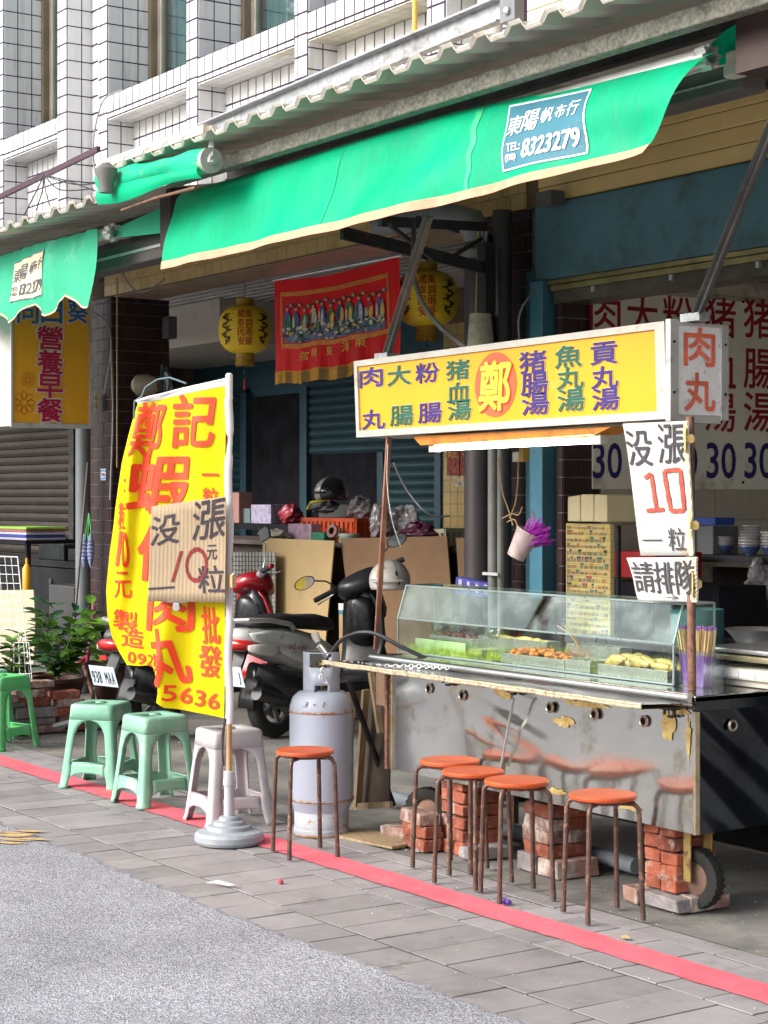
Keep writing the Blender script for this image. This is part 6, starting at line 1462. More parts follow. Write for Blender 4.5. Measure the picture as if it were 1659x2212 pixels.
helmet('black and white helmet resting on the goods behind the orange crate', wy(716, 1065, 8.55), .14, M('helmet_black', (.02, .02, .023), .2, coat=.6), M('helmet_grey', (.42, .42, .40), .3, coat=.4), R(-100))

# ================================================================ goods counter inside the arcade
ct = thing('goods_counter', 'long dark counter piled with goods at the arcade back', 'counter', (-12.6, 8.4, 0))
CTZ = 1.235; YC_ = 8.15
MB().box((-16.0, YC_, CTZ - .04), (-10.2, 9.0, CTZ)).build('top', M('counter_dark', (.07, .055, .045), .7, var=.3), ct)
MB().box((-15.9, YC_ + .1, 0), (-10.3, 8.9, CTZ - .04)).build('carcass', M('counter_shade', (.05, .035, .028), .8), ct)
MB().box((-16.2, 8.9, 1.30), (-13.3, 9.2, 1.36)).build('rear_shelf', m_dark, ct)
def sheet(label, q, Y, mat, th=.01, cat='cardboard'):
    mb = MB().prism([wy(*p, Y) for p in q], (0, th, 0)); return build1(mb, 'cardboard_sheet', mat, label, cat)
sheet('large plain cardboard sheet leaning behind the scooter seat', ((568, 1162), (722, 1168), (700, 1420), (560, 1410)), 8.0, M('card_lit', (.50, .36, .18), .85, var=.06, vs=2, dirt=((.36, .27, .15), .2, 3)))  # lighter card tone painted for the sheet in the light
sheet('brown cardboard panel left of the dark gap behind the helmet', ((735, 1163), (965, 1158), (985, 1420), (770, 1420)), 8.08, M('card_shade', (.22, .13, .07), .85, var=.1, vs=3))  # darker copy of the card colour, painted as shade
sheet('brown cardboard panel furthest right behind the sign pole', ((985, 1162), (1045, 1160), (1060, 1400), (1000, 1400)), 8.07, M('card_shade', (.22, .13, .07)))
# white square-grid panel
gp_ = thing('grid_panel', 'white gridded panel standing behind the red scooter', 'panel', wy(540, 1335, 7.85))
P = [wy(490, 1193, 7.9), wy(594, 1193, 7.9), wy(594, 1400, 7.9), wy(490, 1400, 7.9)]
MB().prism(P, (0, .01, 0)).build('panel', M('panel_grey', (.40, .40, .37), .7, dirt=((.3, .28, .25), .2, 5)), gp_)
mb = MB(); W_ = P[1] - P[0]; Hh = P[3] - P[0]
for i in range(1, 15): mb.bar(P[0] + W_ * (i / 15) + Vector((0, -.004, 0)), P[3] + W_ * (i / 15) + Vector((0, -.004, 0)), .004, .003, up=(0, 1, 0))
for j in range(1, 22): mb.bar(P[0] + Hh * (j / 22) + Vector((0, -.0045, 0)), P[1] + Hh * (j / 22) + Vector((0, -.0045, 0)), .004, .003, up=(0, 1, 0))
mb.build('wire_mesh', m_black, gp_)
bxx = thing('carton', 'tall narrow carton with white and blue lid below the handlebar', 'carton', wy(748, 1400, 7.3))
p = wy(732, 1312, 7.3); q = wy(766, 1400, 7.3)
MB().box((p.x, 7.3, 0), (q.x, 7.45, p.z - .05)).build('box', m_card, bxx, bevel=.004)
MB().box((p.x + .002, 7.298, p.z - .0495), (q.x - .002, 7.45, p.z - .02)).build('blue_tape', M('blue_tape', (.06, .22, .35), .5), bxx)
MB().box((p.x - .003, 7.297, p.z - .0195), (q.x + .003, 7.452, p.z + .03)).build('lid', m_white, bxx, bevel=.003)
# crate
def crate(label, x0, x1, y0, y1, z0, h_, mat, name='plastic_crate', bars=9, gap=.5):
    t = thing(name, label, 'crate', ((x0 + x1) / 2, (y0 + y1) / 2, z0))
    mb = MB(); th = .008; f = .012
    def side(p, q, n_):
        p = Vector(p); q = Vector(q); k = bars if (q - p).length > .3 else max(4, bars // 2); L_ = q - p; up = Z_
        mb.bar(p + Z_ * .012, q + Z_ * .012, th, .024); mb.bar(p + Z_ * (h_ - .015), q + Z_ * (h_ - .015), th * 2, .03); mb.bar(p + Z_ * h_ * .5, q + Z_ * h_ * .5, th * .8, .014)
        for i in range(k + 1): c_ = p + L_ * (i / k); mb.bar(c_, c_ + Z_ * h_, th * 1.2, L_.length / k * gap * .5, up=L_)
    side((x0, y0, z0), (x1, y0, z0), -Y_); side((x1, y0, z0), (x1, y1, z0), X_); side((x0, y1, z0), (x1, y1, z0), Y_); side((x0, y0, z0), (x0, y1, z0), -X_)
    mb.build('lattice_wall', mat, t); MB().box((x0 + .004, y0 + .004, z0), (x1 - .004, y1 - .004, z0 + .006)).build('bottom', mat, t)
    MB().box((x0 + .012, y0 + .012, z0 + .007), (x1 - .012, y1 - .012, z0 + h_ * .9)).build('contents', M(mat.name + '_inner', (.45, .05, .02) if name == 'plastic_crate' else (.30, .28, .20), .6), t)
    return t
a_ = wy(655, 1150, 8.3); b_ = wy(768, 1150, 8.3)
crate('orange red plastic crate of goods on the counter', a_.x, b_.x, 8.3, 8.85, CTZ + .002, .20, M('crate_orange', (.72, .10, .025), .4, var=.08), bars=12, gap=1.3)
a_ = wy(926, 1150, 8.3); b_ = wy(950, 1150, 8.3)
crate('cream plastic basket right of the sign pole on the counter', a_.x, b_.x + .10, 8.28, 8.72, CTZ + .002, .13, M('basket_cream', (.48, .45, .32), .5), 'plastic_basket', 8, .9)
def cbox(label, px0, px1, pyt, pyb, Y, d_, mat, name='box', cat='box', z0=None, ltext=None):
    p = wy(px0, pyt, Y); q = wy(px1, pyb, Y); z0 = q.z if z0 is None else z0; mb = MB().box((p.x, Y, z0), (q.x, Y + d_, p.z)); o = build1(mb, name, mat, label, cat, bevel=.004); return o
cbox('dark goods carton under the black and white helmet', 688, 768, 1090, 1150, 8.86, .10, M('dark_carton', (.05, .05, .055), .6), 'carton', 'carton', z0=CTZ + .002)
cbox('pale lilac carton among the goods left of the crate', 622, 672, 1131, 1157, 8.2, .2, M('lilac_box', (.42, .28, .38), .6, var=.3, vs=14), z0=CTZ + .001)
cbox('small green printed packet before the crate', 671, 700, 1149, 1166, 8.17, .06, M('green_packet', (.03, .22, .13), .5, var=.3, vs=40), z0=CTZ + .001)
cbox('white purple tub on the rear shelf', 542, 585, 1090, 1128, 8.9, .2, M('violet_white', (.32, .30, .42), .5, var=.3, vs=20), 'tub', 'tub', z0=1.361)
cbox('pinkish carton right behind the flag pole', 496, 516, 1064, 1100, 8.9, .15, M('pink_carton', (.34, .17, .15), .7), z0=1.361)
cbox('grey green tin beside the pink carton', 496, 540, 1098, 1128, 8.95, .15, M('green_tin', (.10, .14, .14), .6), z0=1.361)
tn = thing('round_tin', 'round pale green tin with a white band on the counter', 'tin', wy(748, 1160, 8.25)); c_ = wy(748, 1165, 8.25)
MB().lathe([(0, 0), (.088, 0), (.088, .055), (0, .055)], (c_.x, 8.28, CTZ + .001), 28, caps=False).build('body', M('tin_green', (.22, .32, .24), .4), tn, smooth=True)
MB().lathe([(0, .0555), (.091, .0555), (.091, .075), (0, .078)], (c_.x, 8.28, CTZ + .001), 28, caps=False).build('lid', M('tin_lid', (.40, .45, .40), .4), tn, smooth=True)
rb_ = thing('tape_roll', 'dark red and white roll lying beside the round tin', 'tape roll', wy(720, 1150, 8.22)); c_ = wy(721, 1148, 8.2)
MB().lathe([(.055, -.03), (.055, .03), (.03, .03), (.03, -.03), (.055, -.03)], c_, 24, (.3, -1, .2), caps=False).build('ring', M('maroon', (.14, .02, .03), .4), rb_, smooth=True)
MB().lathe([(.057, -.012), (.057, .012)], c_, 24, (.3, -1, .2), caps=False).build('band', m_white, rb_, smooth=True)
def bag(label, px, py, w_, h_, Y, mat, seed, d_=.18, cat='plastic bag', name='plastic_bag', zmin=None):
    zm = (CTZ + .003 if Y < 8.85 else 1.363) if (zmin is None and 8 < Y < 9) else -1
    c_ = wy(px, py, Y); r_ = random.Random(seed); ph = [r_.uniform(0, 6) for _ in range(6)]
    def f(u, v):
        a_ = u * 2 * math.pi; e_ = v * math.pi; k = 1 + .16 * math.sin(a_ * 3 + ph[0] + e_ * 2) + .10 * math.sin(a_ * 7 + ph[1] + e_ * 5) + .08 * math.sin(e_ * 9 + ph[2] + a_ * 2) + .05 * math.sin(a_ * 13 - e_ * 11)
        q = c_ + Vector((w_ / 2 * math.sin(e_) * math.cos(a_) * k, d_ / 2 * math.sin(e_) * math.sin(a_) * k, h_ / 2 * math.cos(e_) * k * (1.2 if v < .3 else .9)))
        return Vector((q.x, q.y, max(q.z, zm) + (v * .001 if q.z < zm else 0)))
    mb = MB().grid(f, 44, 26); return build1(mb, name, mat, label, cat, smooth='all')
m_clear = M('clear_film', (.36, .34, .36), .15, var=.35, vs=30, coat=.4)
bag('crumpled clear plastic bags piled right of the crate', 872, 1138, .46, .24, 8.4, m_clear, 1)
bag('dark purple filled plastic bag between crate and basket', 905, 1152, .36, .13, 8.25, M('purple_bag', (.09, .02, .05), .3, var=.4, vs=20), 2)
bag('clear bag bulging beside the scooter mirror', 822, 1135, .18, .24, 8.2, m_clear, 3)
bag('pinkish red plastic bag on the rear shelf left of the crate', 628, 1116, .28, .17, 8.95, M('pink_bag', (.30, .03, .05), .3, var=.3, vs=14), 4)
bag('clear plastic bag rising out of the crate', 775, 1100, .24, .16, 8.7, m_clear, 5)
bag('grey tarpaulin bundle and yellow strap in the crate', 700, 1096, .34, .10, 8.6, M('grey_tarp', (.10, .11, .12), .5, var=.3, vs=9), 6, cat='tarpaulin', name='tarpaulin_bundle')
yl = MB().tube([wy(664, 1100, 8.4), wy(672, 1086, 8.4), wy(700, 1080, 8.45), wy(715, 1075, 8.5)], .014, 8); build1(yl, 'yellow_strap', M('strap_yellow', (.55, .50, .03), .5), 'bright yellow strap over the grey bundle in the crate', 'strap', smooth=True)
bag('white cloth draped over the cardboard sheet corner', 595, 1155, .40, .07, 8.12, M('white_cloth', (.42, .39, .35), .8, var=.15, vs=8), 8, cat='cloth', name='white_cloth')
# blue purple printed packet on the counter near the case
pk = thing('printed_packet', 'dark blue printed packet leaning behind the glass case', 'packet', wy(1012, 1258, 6.0))
P = [wy(985, 1246, 6.0), wy(1062, 1262, 6.0), wy(1060, 1290, 6.0), wy(982, 1282, 6.0)]
MB().prism(P, (0, .05, 0)).build('packet', M('packet_blue', (.04, .04, .22), .4, var=.2, vs=10), pk)
l_ = LT(); 
for i, c_ in enumerate('周衛生元'): l_.put(c_, P[0].lerp(P[2], .5) + (P[1] - P[0]) * ((i - 1.5) * .24) + Vector((0, -.003, 0)), (P[1] - P[0]).normalized(), Z_, .030, .05, .03)
l_.build('lettering', M('packet_white', (.55, .55, .6), .5), pk)
ps = MB().box((-7.9, 5.98, 0), (-7.65, 6.3, wy(1012, 1290, 6.0).z)); build1(ps, 'side_cupboard', m_dark, 'dark low cupboard behind the glass case', 'cupboard')

# ================================================================ lanterns and the red banner
m_lan = M('lantern_yellow', (.92, .66, .03), .5, var=.04, bump=0, rnd=.0); m_gold = M('lantern_gold', (.42, .26, .02), .5)
def lantern(c, r, h_, label):
    t = thing('paper_lantern', label, 'lantern', c, 'yellow paper lanterns under the beam'); c = Vector(c)
    def rad(z): return r * (max(0, 1 - (abs(z) / (h_ * .5)) ** 2.5)) ** (1 / 2.2) * .80 + r * .20
    pr_ = []; n = 96
    for i in range(n + 1):
        z = -h_ / 2 + h_ * i / n; pr_.append((max(rad(z), .25 * r) * (1 + (.012 if i % 4 < 2 else -.006)), z))
    o = MB().lathe(pr_, c, 44, caps=False).build('shell', m_lan, t, smooth=True, ang=80)
    MB().lathe([(.30 * r, h_ / 2 - .01), (.34 * r, h_ / 2), (.34 * r, h_ / 2 + .05), (.30 * r, h_ / 2 + .055)], c, 24).build('top_collar', m_gold, t, smooth=True)
    MB().lathe([(.30 * r, -h_ / 2 - .03), (.34 * r, -h_ / 2 - .02), (.34 * r, -h_ / 2 + .01)], c, 24).build('bottom_collar', m_gold, t, smooth=True)
    fr_ = MB()
    for k in range(60):
        a_ = 2 * math.pi * k / 60; d_ = Vector((math.cos(a_), math.sin(a_), 0)); fr_.bar(c + d_ * .33 * r + Vector((0, 0, -h_ / 2 - .02)), c + d_ * .33 * r * random.uniform(.95, 1.06) + Vector((0, 0, -h_ / 2 - .09 - random.uniform(0, .01))), .006, .004)
    tag(fr_.build('fringe', M('fringe_gold', (.45, .27, .03), .8, var=.2, vs=60), t), kind='stuff')
    MB().tube([c + Vector((0, 0, -h_ / 2 - .03)), c + Vector((0, 0, -h_ / 2 - .2))], .003, 5).lathe([(.0, -.02), (.014, 0), (0, .02)], c + Vector((0, 0, -h_ / 2 - .14)), 10, caps=False).build('bead', M('jade_bead', (.02, .12, .08), .3), t)
    MB().lathe([(.002, 0), (.010, -.02), (.013, -.09)], c + Vector((0, 0, -h_ / 2 - .19)), 10).build('tassel', M('tassel_red', (.45, .02, .03), .7), t)
    MB().tube([c + Vector((0, 0, h_ / 2 + .05)), Vector((c.x, c.y, 3.5))], .004, 5).build('hanging_wire', m_dsteel, t)
    va = math.atan2(-c.y, -c.x)
    def sf(x, y, off=.008):   # x metres round, y metres up
        rr = max(rad(y), .25 * r) + off; a_ = va + x / r; return c + Vector((math.cos(a_) * rr, math.sin(a_) * rr, y))
    l_ = LT()
    for j, s_ in enumerate(('國泰民安', '風調雨順')):
        for i, ch in enumerate(s_): l_.put_fn(ch, (j - .5) * .30 * r, .30 * h_ - i * .185 * h_ - .02 * h_, .26 * r, .165 * h_, sf, .03, maxlen=.02)
    l_.build('lettering', M('lantern_red', (.55, .05, .015), .6), t)
    dr = MB()
    for s_ in (-1, 1):
        pts = [(s_ * r * (.78 + .13 * math.sin(i * 1.15) + .05 * math.sin(i * 2.9)), h_ * (.28 - i * .034)) for i in range(19)]
        for i in range(len(pts) - 1):
            w_ = .011 + .008 * math.sin(i * 1.7) ** 2 + (.012 if i < 3 else 0)
            (x0, y0), (x1, y1) = pts[i], pts[i + 1]; dr.add([sf(x0 - w_, y0), sf(x0 + w_, y0), sf(x1 + w_, y1), sf(x1 - w_, y1)], [(0, 1, 2, 3)])
            if i % 2 == 0:
                for q in (-1, 1): dr.add([sf(x0, y0 + .006), sf(x0 + q * (.03 + .012 * math.sin(i)), y0 + .012), sf(x0 + q * .022, y0 - .008)], [(0, 1, 2)])
    tag(dr.build('dragon_print', M('print_olive', (.10, .065, .01), .7), t), kind='stuff')
    return t
lc1 = wy(529, 712, 7.1); lc2 = wy(922, 645, 7.3)
lantern((lc1.x, 7.1, lc1.z), .205, .375, 'yellow paper lantern left of the red banner')
lantern((lc2.x, 7.3, lc2.z), .215, .385, 'yellow paper lantern right of the red banner')
BY = 7.02
rb = thing('red_banner', 'red temple banner with embroidered figures and gold fringe', 'banner', (-11.0, BY, 3.24))
BX0, BX1 = -11.86, -10.20
def ban_(a_, b_, off=0.):
    x = BX0 + (BX1 - BX0) * a_; z = 3.235 - .70 * b_ + .027 * a_ * b_ - .035 * math.sin(a_ * math.pi) * (1 - .5 * b_) + .008 * math.sin(a_ * 21) * b_
    fo = (.020 * math.sin(a_ * 44 + .4 * math.sin(b_ * 5)) + .012 * math.sin(a_ * 83 + 2)) * max(0, b_ - .60) / .4 + .01 * math.sin(a_ * 6 + b_ * 2)
    return Vector((x, BY + fo - off, z))
MB().grid(ban_, 180, 30).build('cloth', cloth_mat('banner_red', (.80, .008, .014), .12, .5, .06, 4), rb, smooth='all')
fg = MB()
for i in range(300):
    a_ = i / 300; p = ban_(a_, 1.0); d_ = random.uniform(.0, .008); fg.add([p + Vector((-.003, -.002, .012)), p + Vector((.0045, -.002, .012)), p + Vector((.0045 + random.uniform(-.003, .003), -.004, -.075 - d_)), p + Vector((-.002, -.004, -.075 - d_))], [(0, 1, 2, 3)])
tag(fg.build('fringe', M('fringe_orange', (.60, .30, .03), .8, var=.2, vs=60), rb), kind='stuff')
MB().grid(lambda a_, b_: ban_(a_, .985 + .02 * b_, .004), 100, 1).build('fringe_braid', M('fringe_orange', (.60, .30, .03)), rb)
m_goldt = M('gold_thread', (.70, .42, .06), .5, .2)
g0 = MB()
def bstrip(a0, a1, b0, b1, k=1): 
    n = max(2, int((a1 - a0) * 60)); g0.grid(lambda u, v: ban_(a0 + (a1 - a0) * u, b0 + (b1 - b0) * v, .007), n, 3)
PA0, PA1, PB0, PB1 = .055, .925, .185, .70
for k in (0, .012, .024, .036):
    for b_ in (PB0 - .048 + k, PB1 + k): bstrip(PA0, PA1, b_, b_ + .006)
for k in (0, .009):
    for a_ in (PA0 + k * 1, PA1 - k - .003): bstrip(a_, a_ + .004, PB0, PB1)
for i in range(22):
    a_ = PA0 + .02 + i * (PA1 - PA0 - .04) / 21
    for b_ in (PB0 - .048, PB1): bstrip(a_, a_ + .003, b_, b_ + .04)
tag(g0.build('gold_border', m_goldt, rb), kind='stuff')
MB().grid(lambda u, v: ban_(PA0 + .03 + (PA1 - PA0 - .06) * u, .50 + (PB1 - .515) * v - .05 * math.sin(u * 19) * (1 - v), .005), 60, 6).build('blue_ground', M('satin_blue', (.10, .15, .24), .5, var=.4, vs=18), rb)
pal = [M('thread_green', (.04, .20, .08), .6, var=.4, vs=30), M('thread_white', (.55, .52, .42), .6, var=.3, vs=30), M('thread_skin', (.60, .36, .20), .6, var=.2), M('thread_dark', (.03, .04, .06), .6), M('thread_blue', (.05, .10, .30), .6, var=.3), m_goldt, M('thread_crimson', (.45, .01, .04), .6)]
lay = [MB() for _ in pal]; r_ = random.Random(12)
def ell(k, a_, b_, ra, rb_, off, seg=10, rg=.0):
    lay[k].add([ban_(a_ + ra * math.cos(t * 2 * math.pi / seg) * (1 + r_.uniform(-rg, rg)), b_ + rb_ * math.sin(t * 2 * math.pi / seg) * (1 + r_.uniform(-rg, rg)), off) for t in range(seg)], [tuple(range(seg))])
for i in range(11):
    a_ = PA0 + .06 + i * (PA1 - PA0 - .12) / 10; h_ = r_.uniform(-.02, .03)
    k = r_.choice((0, 1, 4, 6)); b0 = .44 + h_
    ell(k, a_, b0, .030, .10, .010, 12, .2); ell(r_.choice((0, 1, 5)), a_ + r_.uniform(-.02, .02), b0 + .03, .014, .09, .012, 9, .3); ell(r_.choice((0, 1, 3)), a_ - .02, b0 + .02, .009, .07, .013, 8, .3); ell(1, a_ + .015, b0 + .09, .02, .02, .0135, 8, .4)
    ell(2, a_, b0 - .125, .011, .026, .013, 10); ell(3, a_, b0 - .145, .012, .016, .015, 8, .2); ell(r_.choice((4, 0)), a_ + .03, b0 - .16, .018, .022, .010, 9, .2); ell(5, a_ + .03, b0 - .16, .010, .012, .012, 8)
    for q in range(7): ell(r_.choice((0, 1, 3, 5)), a_ + r_.uniform(-.04, .04), .55 + r_.uniform(-.03, .08), r_.uniform(.006, .018), r_.uniform(.01, .028), .014 + q * .0006, 7, .4)
for q in range(34): ell(r_.choice((0, 1, 1, 3)), PA0 + .05 + r_.random() * (PA1 - PA0 - .1), .62 + r_.uniform(-.04, .06), r_.uniform(.008, .022), r_.uniform(.006, .018), .019 + q * .0004, 7, .4)
for l_, m_ in zip(lay, pal): tag(l_.build('embroidery', m_, rb), kind='stuff')
l_ = LT()
for ch, a_, b_ in (('宮', .27, .835), ('隆', .365, .82), ('東', .48, .81), ('港', .61, .80), ('東', .72, .785)): l_.put_fn(ch, a_, -b_, .062, .095, lambda x, y: ban_(x, -y, .012), .01, maxlen=.03)
l_.build('gold_lettering', M('gold_letters', (.72, .48, .05), .5), rb)
MB().tube([ban_(-.01, 0), ban_(1.02, 0)], .010, 8).build('top_rod', m_alu, rb, smooth=True)

# ================================================================ right shop contents
nw = thing('newspaper_carton', 'tall carton wrapped in printed newspaper beside the dark tiled pillar', 'carton', (-7.5, 6.4, 0))
YN = 6.25
p0 = wy(1222, 1130, YN); p1 = wy(1318, 1130, YN)
def npaper():
    m = bpy.data.materials.new('newsprint_sheet'); m.use_nodes = True; t = m.node_tree; N = t.nodes; L = t.links; b = N['Principled BSDF']; b.inputs['Roughness'].default_value = .8
    geo = N.new('ShaderNodeNewGeometry'); bt = N.new('ShaderNodeTexBrick'); bt.inputs['Scale'].default_value = 7; bt.inputs['Color1'].default_value = (.55, .42, .18, 1); bt.inputs['Color2'].default_value = (.62, .52, .22, 1); bt.inputs['Mortar'].default_value = (.42, .30, .12, 1); bt.inputs['Mortar Size'].default_value = .012; bt.inputs['Brick Width'].default_value = .32; bt.inputs['Row Height'].default_value = .22; bt.offset = .3
    mp = N.new('ShaderNodeMapping'); mp.inputs['Rotation'].default_value = (R(90), 0, 0); L.new(geo.outputs['Position'], mp.inputs[0]); L.new(mp.outputs[0], bt.inputs[0]); L.new(bt.outputs[0], b.inputs['Base Color']); return m
MB().box((p0.x, YN, 0), (p1.x, YN + .03, p0.z)).build('box', npaper(), nw, bevel=.004)
blocks = {}; r_ = random.Random(21)
zz = p0.z - .012; cols2 = [((.42, .08, .05), 'ad_red'), ((.03, .10, .22), 'ad_blue'), ((.06, .06, .05), 'ad_black'), ((.60, .45, .05), 'ad_yellow'), ((.03, .22, .18), 'ad_green'), ((.50, .22, .05), 'ad_orange')]
W_ = p1.x - p0.x
while zz > .84:
    x = p0.x + .012; hrow = r_.uniform(.016, .036)
    while x < p1.x - .03:
        w_ = r_.uniform(.02, .05); w_ = min(w_, p1.x - .008 - x); c_, nm = r_.choice(cols2); mb = blocks.setdefault(nm, (MB(), c_))[0]
        kind = r_.random()
        if kind < .35: mb.box((x, YN - .0012, zz - hrow * .35), (x + w_ - .006, YN - .0006, zz))
        nl = int(hrow / .006)
        tb_ = blocks.setdefault('ad_black', (MB(), (.06, .06, .05)))[0] if kind < .6 else mb
        for k in range(nl):
            z_ = zz - hrow * .4 - k * .006 * .6
            if z_ < zz - hrow + .002: break
            xx = x
            while xx < x + w_ - .009: tb_.box((xx, YN - .0011, z_ - .0022), (xx + .0032, YN - .0005, z_)); xx += .0048
        x += w_
    zz -= hrow + .004
for nm, (mb, c_) in blocks.items():
    if mb.f: tag(mb.build('print', M(nm, c_, .8), nw), kind='stuff')
def fbox(label, px0, px1, pyt, pyb, Y, dd=.2):
    p = wy(px0, pyt, Y); q = wy(px1, pyb, Y); t = thing('foam_box_stack', label, 'foam boxes', ((p.x + q.x) / 2, Y, q.z)); mm_ = M('foam_cream', (.66, .58, .36), .7, var=.04)
    n = 3
    for i in range(n):
        x0 = p.x + (q.x - p.x) * i / n; x1 = p.x + (q.x - p.x) * (i + 1) / n
        MB().prism([(x0 + .002, Y, q.z + .001), (x1 - .002, Y, q.z + .001), (x1 - .004, Y + .0, p.z - .004 * abs(i - 1)), (x0 + .004, Y, p.z - .012 * (i == 0))], (0, dd, 0)).build('foam_box', mm_, t, bevel=.006)
fbox('cream foam boxes on top of the newspaper carton', 1225, 1312, 1068, 1128, 6.2)
fbox('lower cream foam boxes half hidden by the handwritten board', 1316, 1420, 1076, 1128, 6.5)
pl_ = MB().box((wy(1316, 1130, 6.5).x, 6.45, wy(1316, 1130, 6.5).z - .012), (wy(1425, 1130, 6.5).x, 6.75, wy(1316, 1130, 6.5).z)); build1(pl_, 'foam_shelf', m_cream, 'thin shelf under the lower foam boxes', 'shelf')
lg = MB().box((wy(1330, 1130, 6.5).x, 6.5, 0), (wy(1330, 1130, 6.5).x + .02, 6.52, wy(1316, 1130, 6.5).z - .013)).box((wy(1415, 1130, 6.5).x, 6.5, 0), (wy(1415, 1130, 6.5).x + .02, 6.52, wy(1316, 1130, 6.5).z - .013)); build1(lg, 'shelf_leg', m_dsteel, 'two thin dark legs under the foam box shelf', 'stand')
rdb = cbox('dark red tub behind the tall torn board', 1325, 1430, 1190, 1252, 6.9, .3, M('tub_red', (.30, .01, .012), .4), 'tub', 'tub')
st2 = MB().box((-7.9, 6.85, 0), (-7.0, 7.2, wy(1330, 1254, 6.9).z)); build1(st2, 'tub_stand', m_dark, 'dark stand carrying the dark red tub', 'stand')
# steel shelf with bowls
sh_ = thing('bowl_shelf', 'dark shelf unit holding stacked bowls at the right edge', 'shelf', (-7.4, 7.45, 0))
SZ = 1.283
MB().box((-7.98, 7.30, SZ - .04), (-6.6, 7.65, SZ)).box((-7.98, 7.3, .82), (-6.6, 7.65, .85)).build('board', M('shelf_dark', (.05, .05, .055), .4, .5), sh_)
for x in (-7.96, -6.63): MB().box((x, 7.3, 0), (x + .03, 7.33, SZ + .3)).build('upright', m_dsteel, sh_)
MB().box((-7.9, 7.68, .1), (-6.6, 7.7, 1.2)).build('back_panel', M('smoky_panel', (.10, .09, .08), .4), sh_)
def bowls(label, px, n, Y=7.45, r=.062, blue=True):
    p = wy(px, 1195, Y); t = thing('bowl_stack', label, 'bowls', (p.x, Y, SZ), 'bowls stacked on the dark shelf')
    mw_ = M('bowl_white', (.62, .60, .60), .25, coat=.4); mb_ = M('bowl_blue', (.12, .18, .42), .3, coat=.4)
    me = None
    for i in range(n):
        z = SZ + .001 + i * .0165
        o = MB().lathe([(.024, 0), (.026, .006), (.038, .012), (r * .86, .034), (r, .044), (r + .005, .047), (r + .004, .051), (r - .002, .050), (.045, .026), (0, .012)], (p.x, Y, z), 24, caps=False).build('bowl', mb_ if (blue and i == 0) else mw_, t, smooth=True)
bowls('short stack of white bowls left on the dark shelf', 1562, 4); bowls('tall stack of blue rimmed white bowls on the dark shelf', 1620, 8); bowls('cut off stack of bowls at the right photo edge', 1668, 6)
cbox('bright blue folded cloth beside the bowls', 1500, 1545, 1118, 1135, 7.2, .15, M('cloth_blue', (.01, .05, .30), .6), 'blue_cloth', 'cloth')
cbox('clear plastic storage box left of the bowls', 1505, 1540, 1136, 1195, 7.35, .2, M('smoke_box', (.16, .17, .18), .2), 'storage_box', 'box', z0=SZ + .001)
bag('magenta plastic bag hanging on the shelf unit', 1612, 1290, .14, .08, 7.25, M('magenta_bag', (.50, .03, .24), .35, var=.2), 11)
bag('clear bags hanging from the shelf unit', 1640, 1262, .12, .2, 7.28, m_clear, 12)
cl_ = MB().lathe([(.03, 0), (.035, .06), (.02, .075)], wy(1596, 1305, 7.2), 14); build1(cl_, 'seasoning_cup', m_cream, 'small cream cup before the shelf unit', 'cup', smooth=True)
# work counter behind the cart
wk = thing('work_counter', 'steel work counter behind the cart with a dark pan', 'counter', (-6.9, 6.3, 0))
MB().box((-7.3, 6.05, .86), (-4, 6.6, .90)).build('top', M('counter_steel2', (.30, .31, .32), .25, .9), wk, bevel=.004)
MB().box((-7.25, 6.1, 0), (-4, 6.55, .859)).build('carcass', m_dark, wk)
pn = MB().lathe([(.0, 0), (.10, 0), (.15, .06), (.155, .062), (.10, .01), (0, .008)], (wy(1620, 1385, 6.2).x, 6.25, .93), 26, caps=False); build1(pn, 'wok', m_clip, 'steel wok standing on the work counter at the right', 'wok', smooth=True)
pt = MB().lathe([(0, 0), (.13, 0), (.13, .16), (.125, .16), (.125, .01), (0, .01)], (wy(1480, 1385, 6.2).x, 6.28, .902), 26, caps=False); build1(pt, 'teal_pot', M('teal_pot', (.02, .13, .15), .4), 'teal pot behind the chopstick holder', 'pot', smooth=True)
# bucket of purple straws
bk = thing('hanging_bucket', 'grubby white bucket of purple straws hanging on tan string', 'bucket', wy(1130, 1165, 5.8))
c_ = wy(1128, 1176, 5.78); ax = Vector((.30, -.10, .9)).normalized()
ax = (RT * .45 + Z_ * .88 - FW * .15).normalized()
MB().lathe([(0, -.075), (.046, -.075), (.064, .065), (.067, .066), (.067, .076), (.063, .076), (.045, -.066), (0, -.066)], c_, 28, ax, caps=False).build('pail', M('bucket_pink_white', (.50, .40, .40), .5, var=.15, vs=14, dirt=((.38, .28, .26), .3, 20)), bk, smooth=True)
st3 = MB(); r_ = random.Random(4); m_str = M('straw_purple', (.55, .05, .60), .4, var=.25, vs=60)
for i in range(150):
    d_ = (ax + RT * r_.uniform(-.1, 1.1) + Z_ * r_.uniform(-.7, .15) + FW * r_.uniform(-.5, .3)).normalized(); b_ = c_ + ax * .0 + Vector([r_.uniform(-.025, .025) for _ in range(3)])
    st3.tube([b_, b_ + d_ * r_.uniform(.115, .15)], .0026, 4)
st3.build('straw', m_str, bk); bk.children[-1]['kind'] = 'stuff'
tpk = wy(1113, 985, 5.78)
for k, pts in enumerate(([wy(1075, 985, 5.78), wy(1085, 1060, 5.78), wy(1098, 1100, 5.78), wy(1108, 1135, 5.78)], [wy(1120, 990, 5.78), wy(1118, 1050, 5.78), wy(1112, 1090, 5.78), wy(1100, 1120, 5.78)], [wy(1085, 1120, 5.78), wy(1105, 1110, 5.78), wy(1120, 1112, 5.78), wy(1128, 1095, 5.78)], [wy(1095, 1128, 5.78), wy(1110, 1122, 5.78), wy(1118, 1135, 5.78)])):
    wire('string', pts, .0035, m_tcable, '', bk)
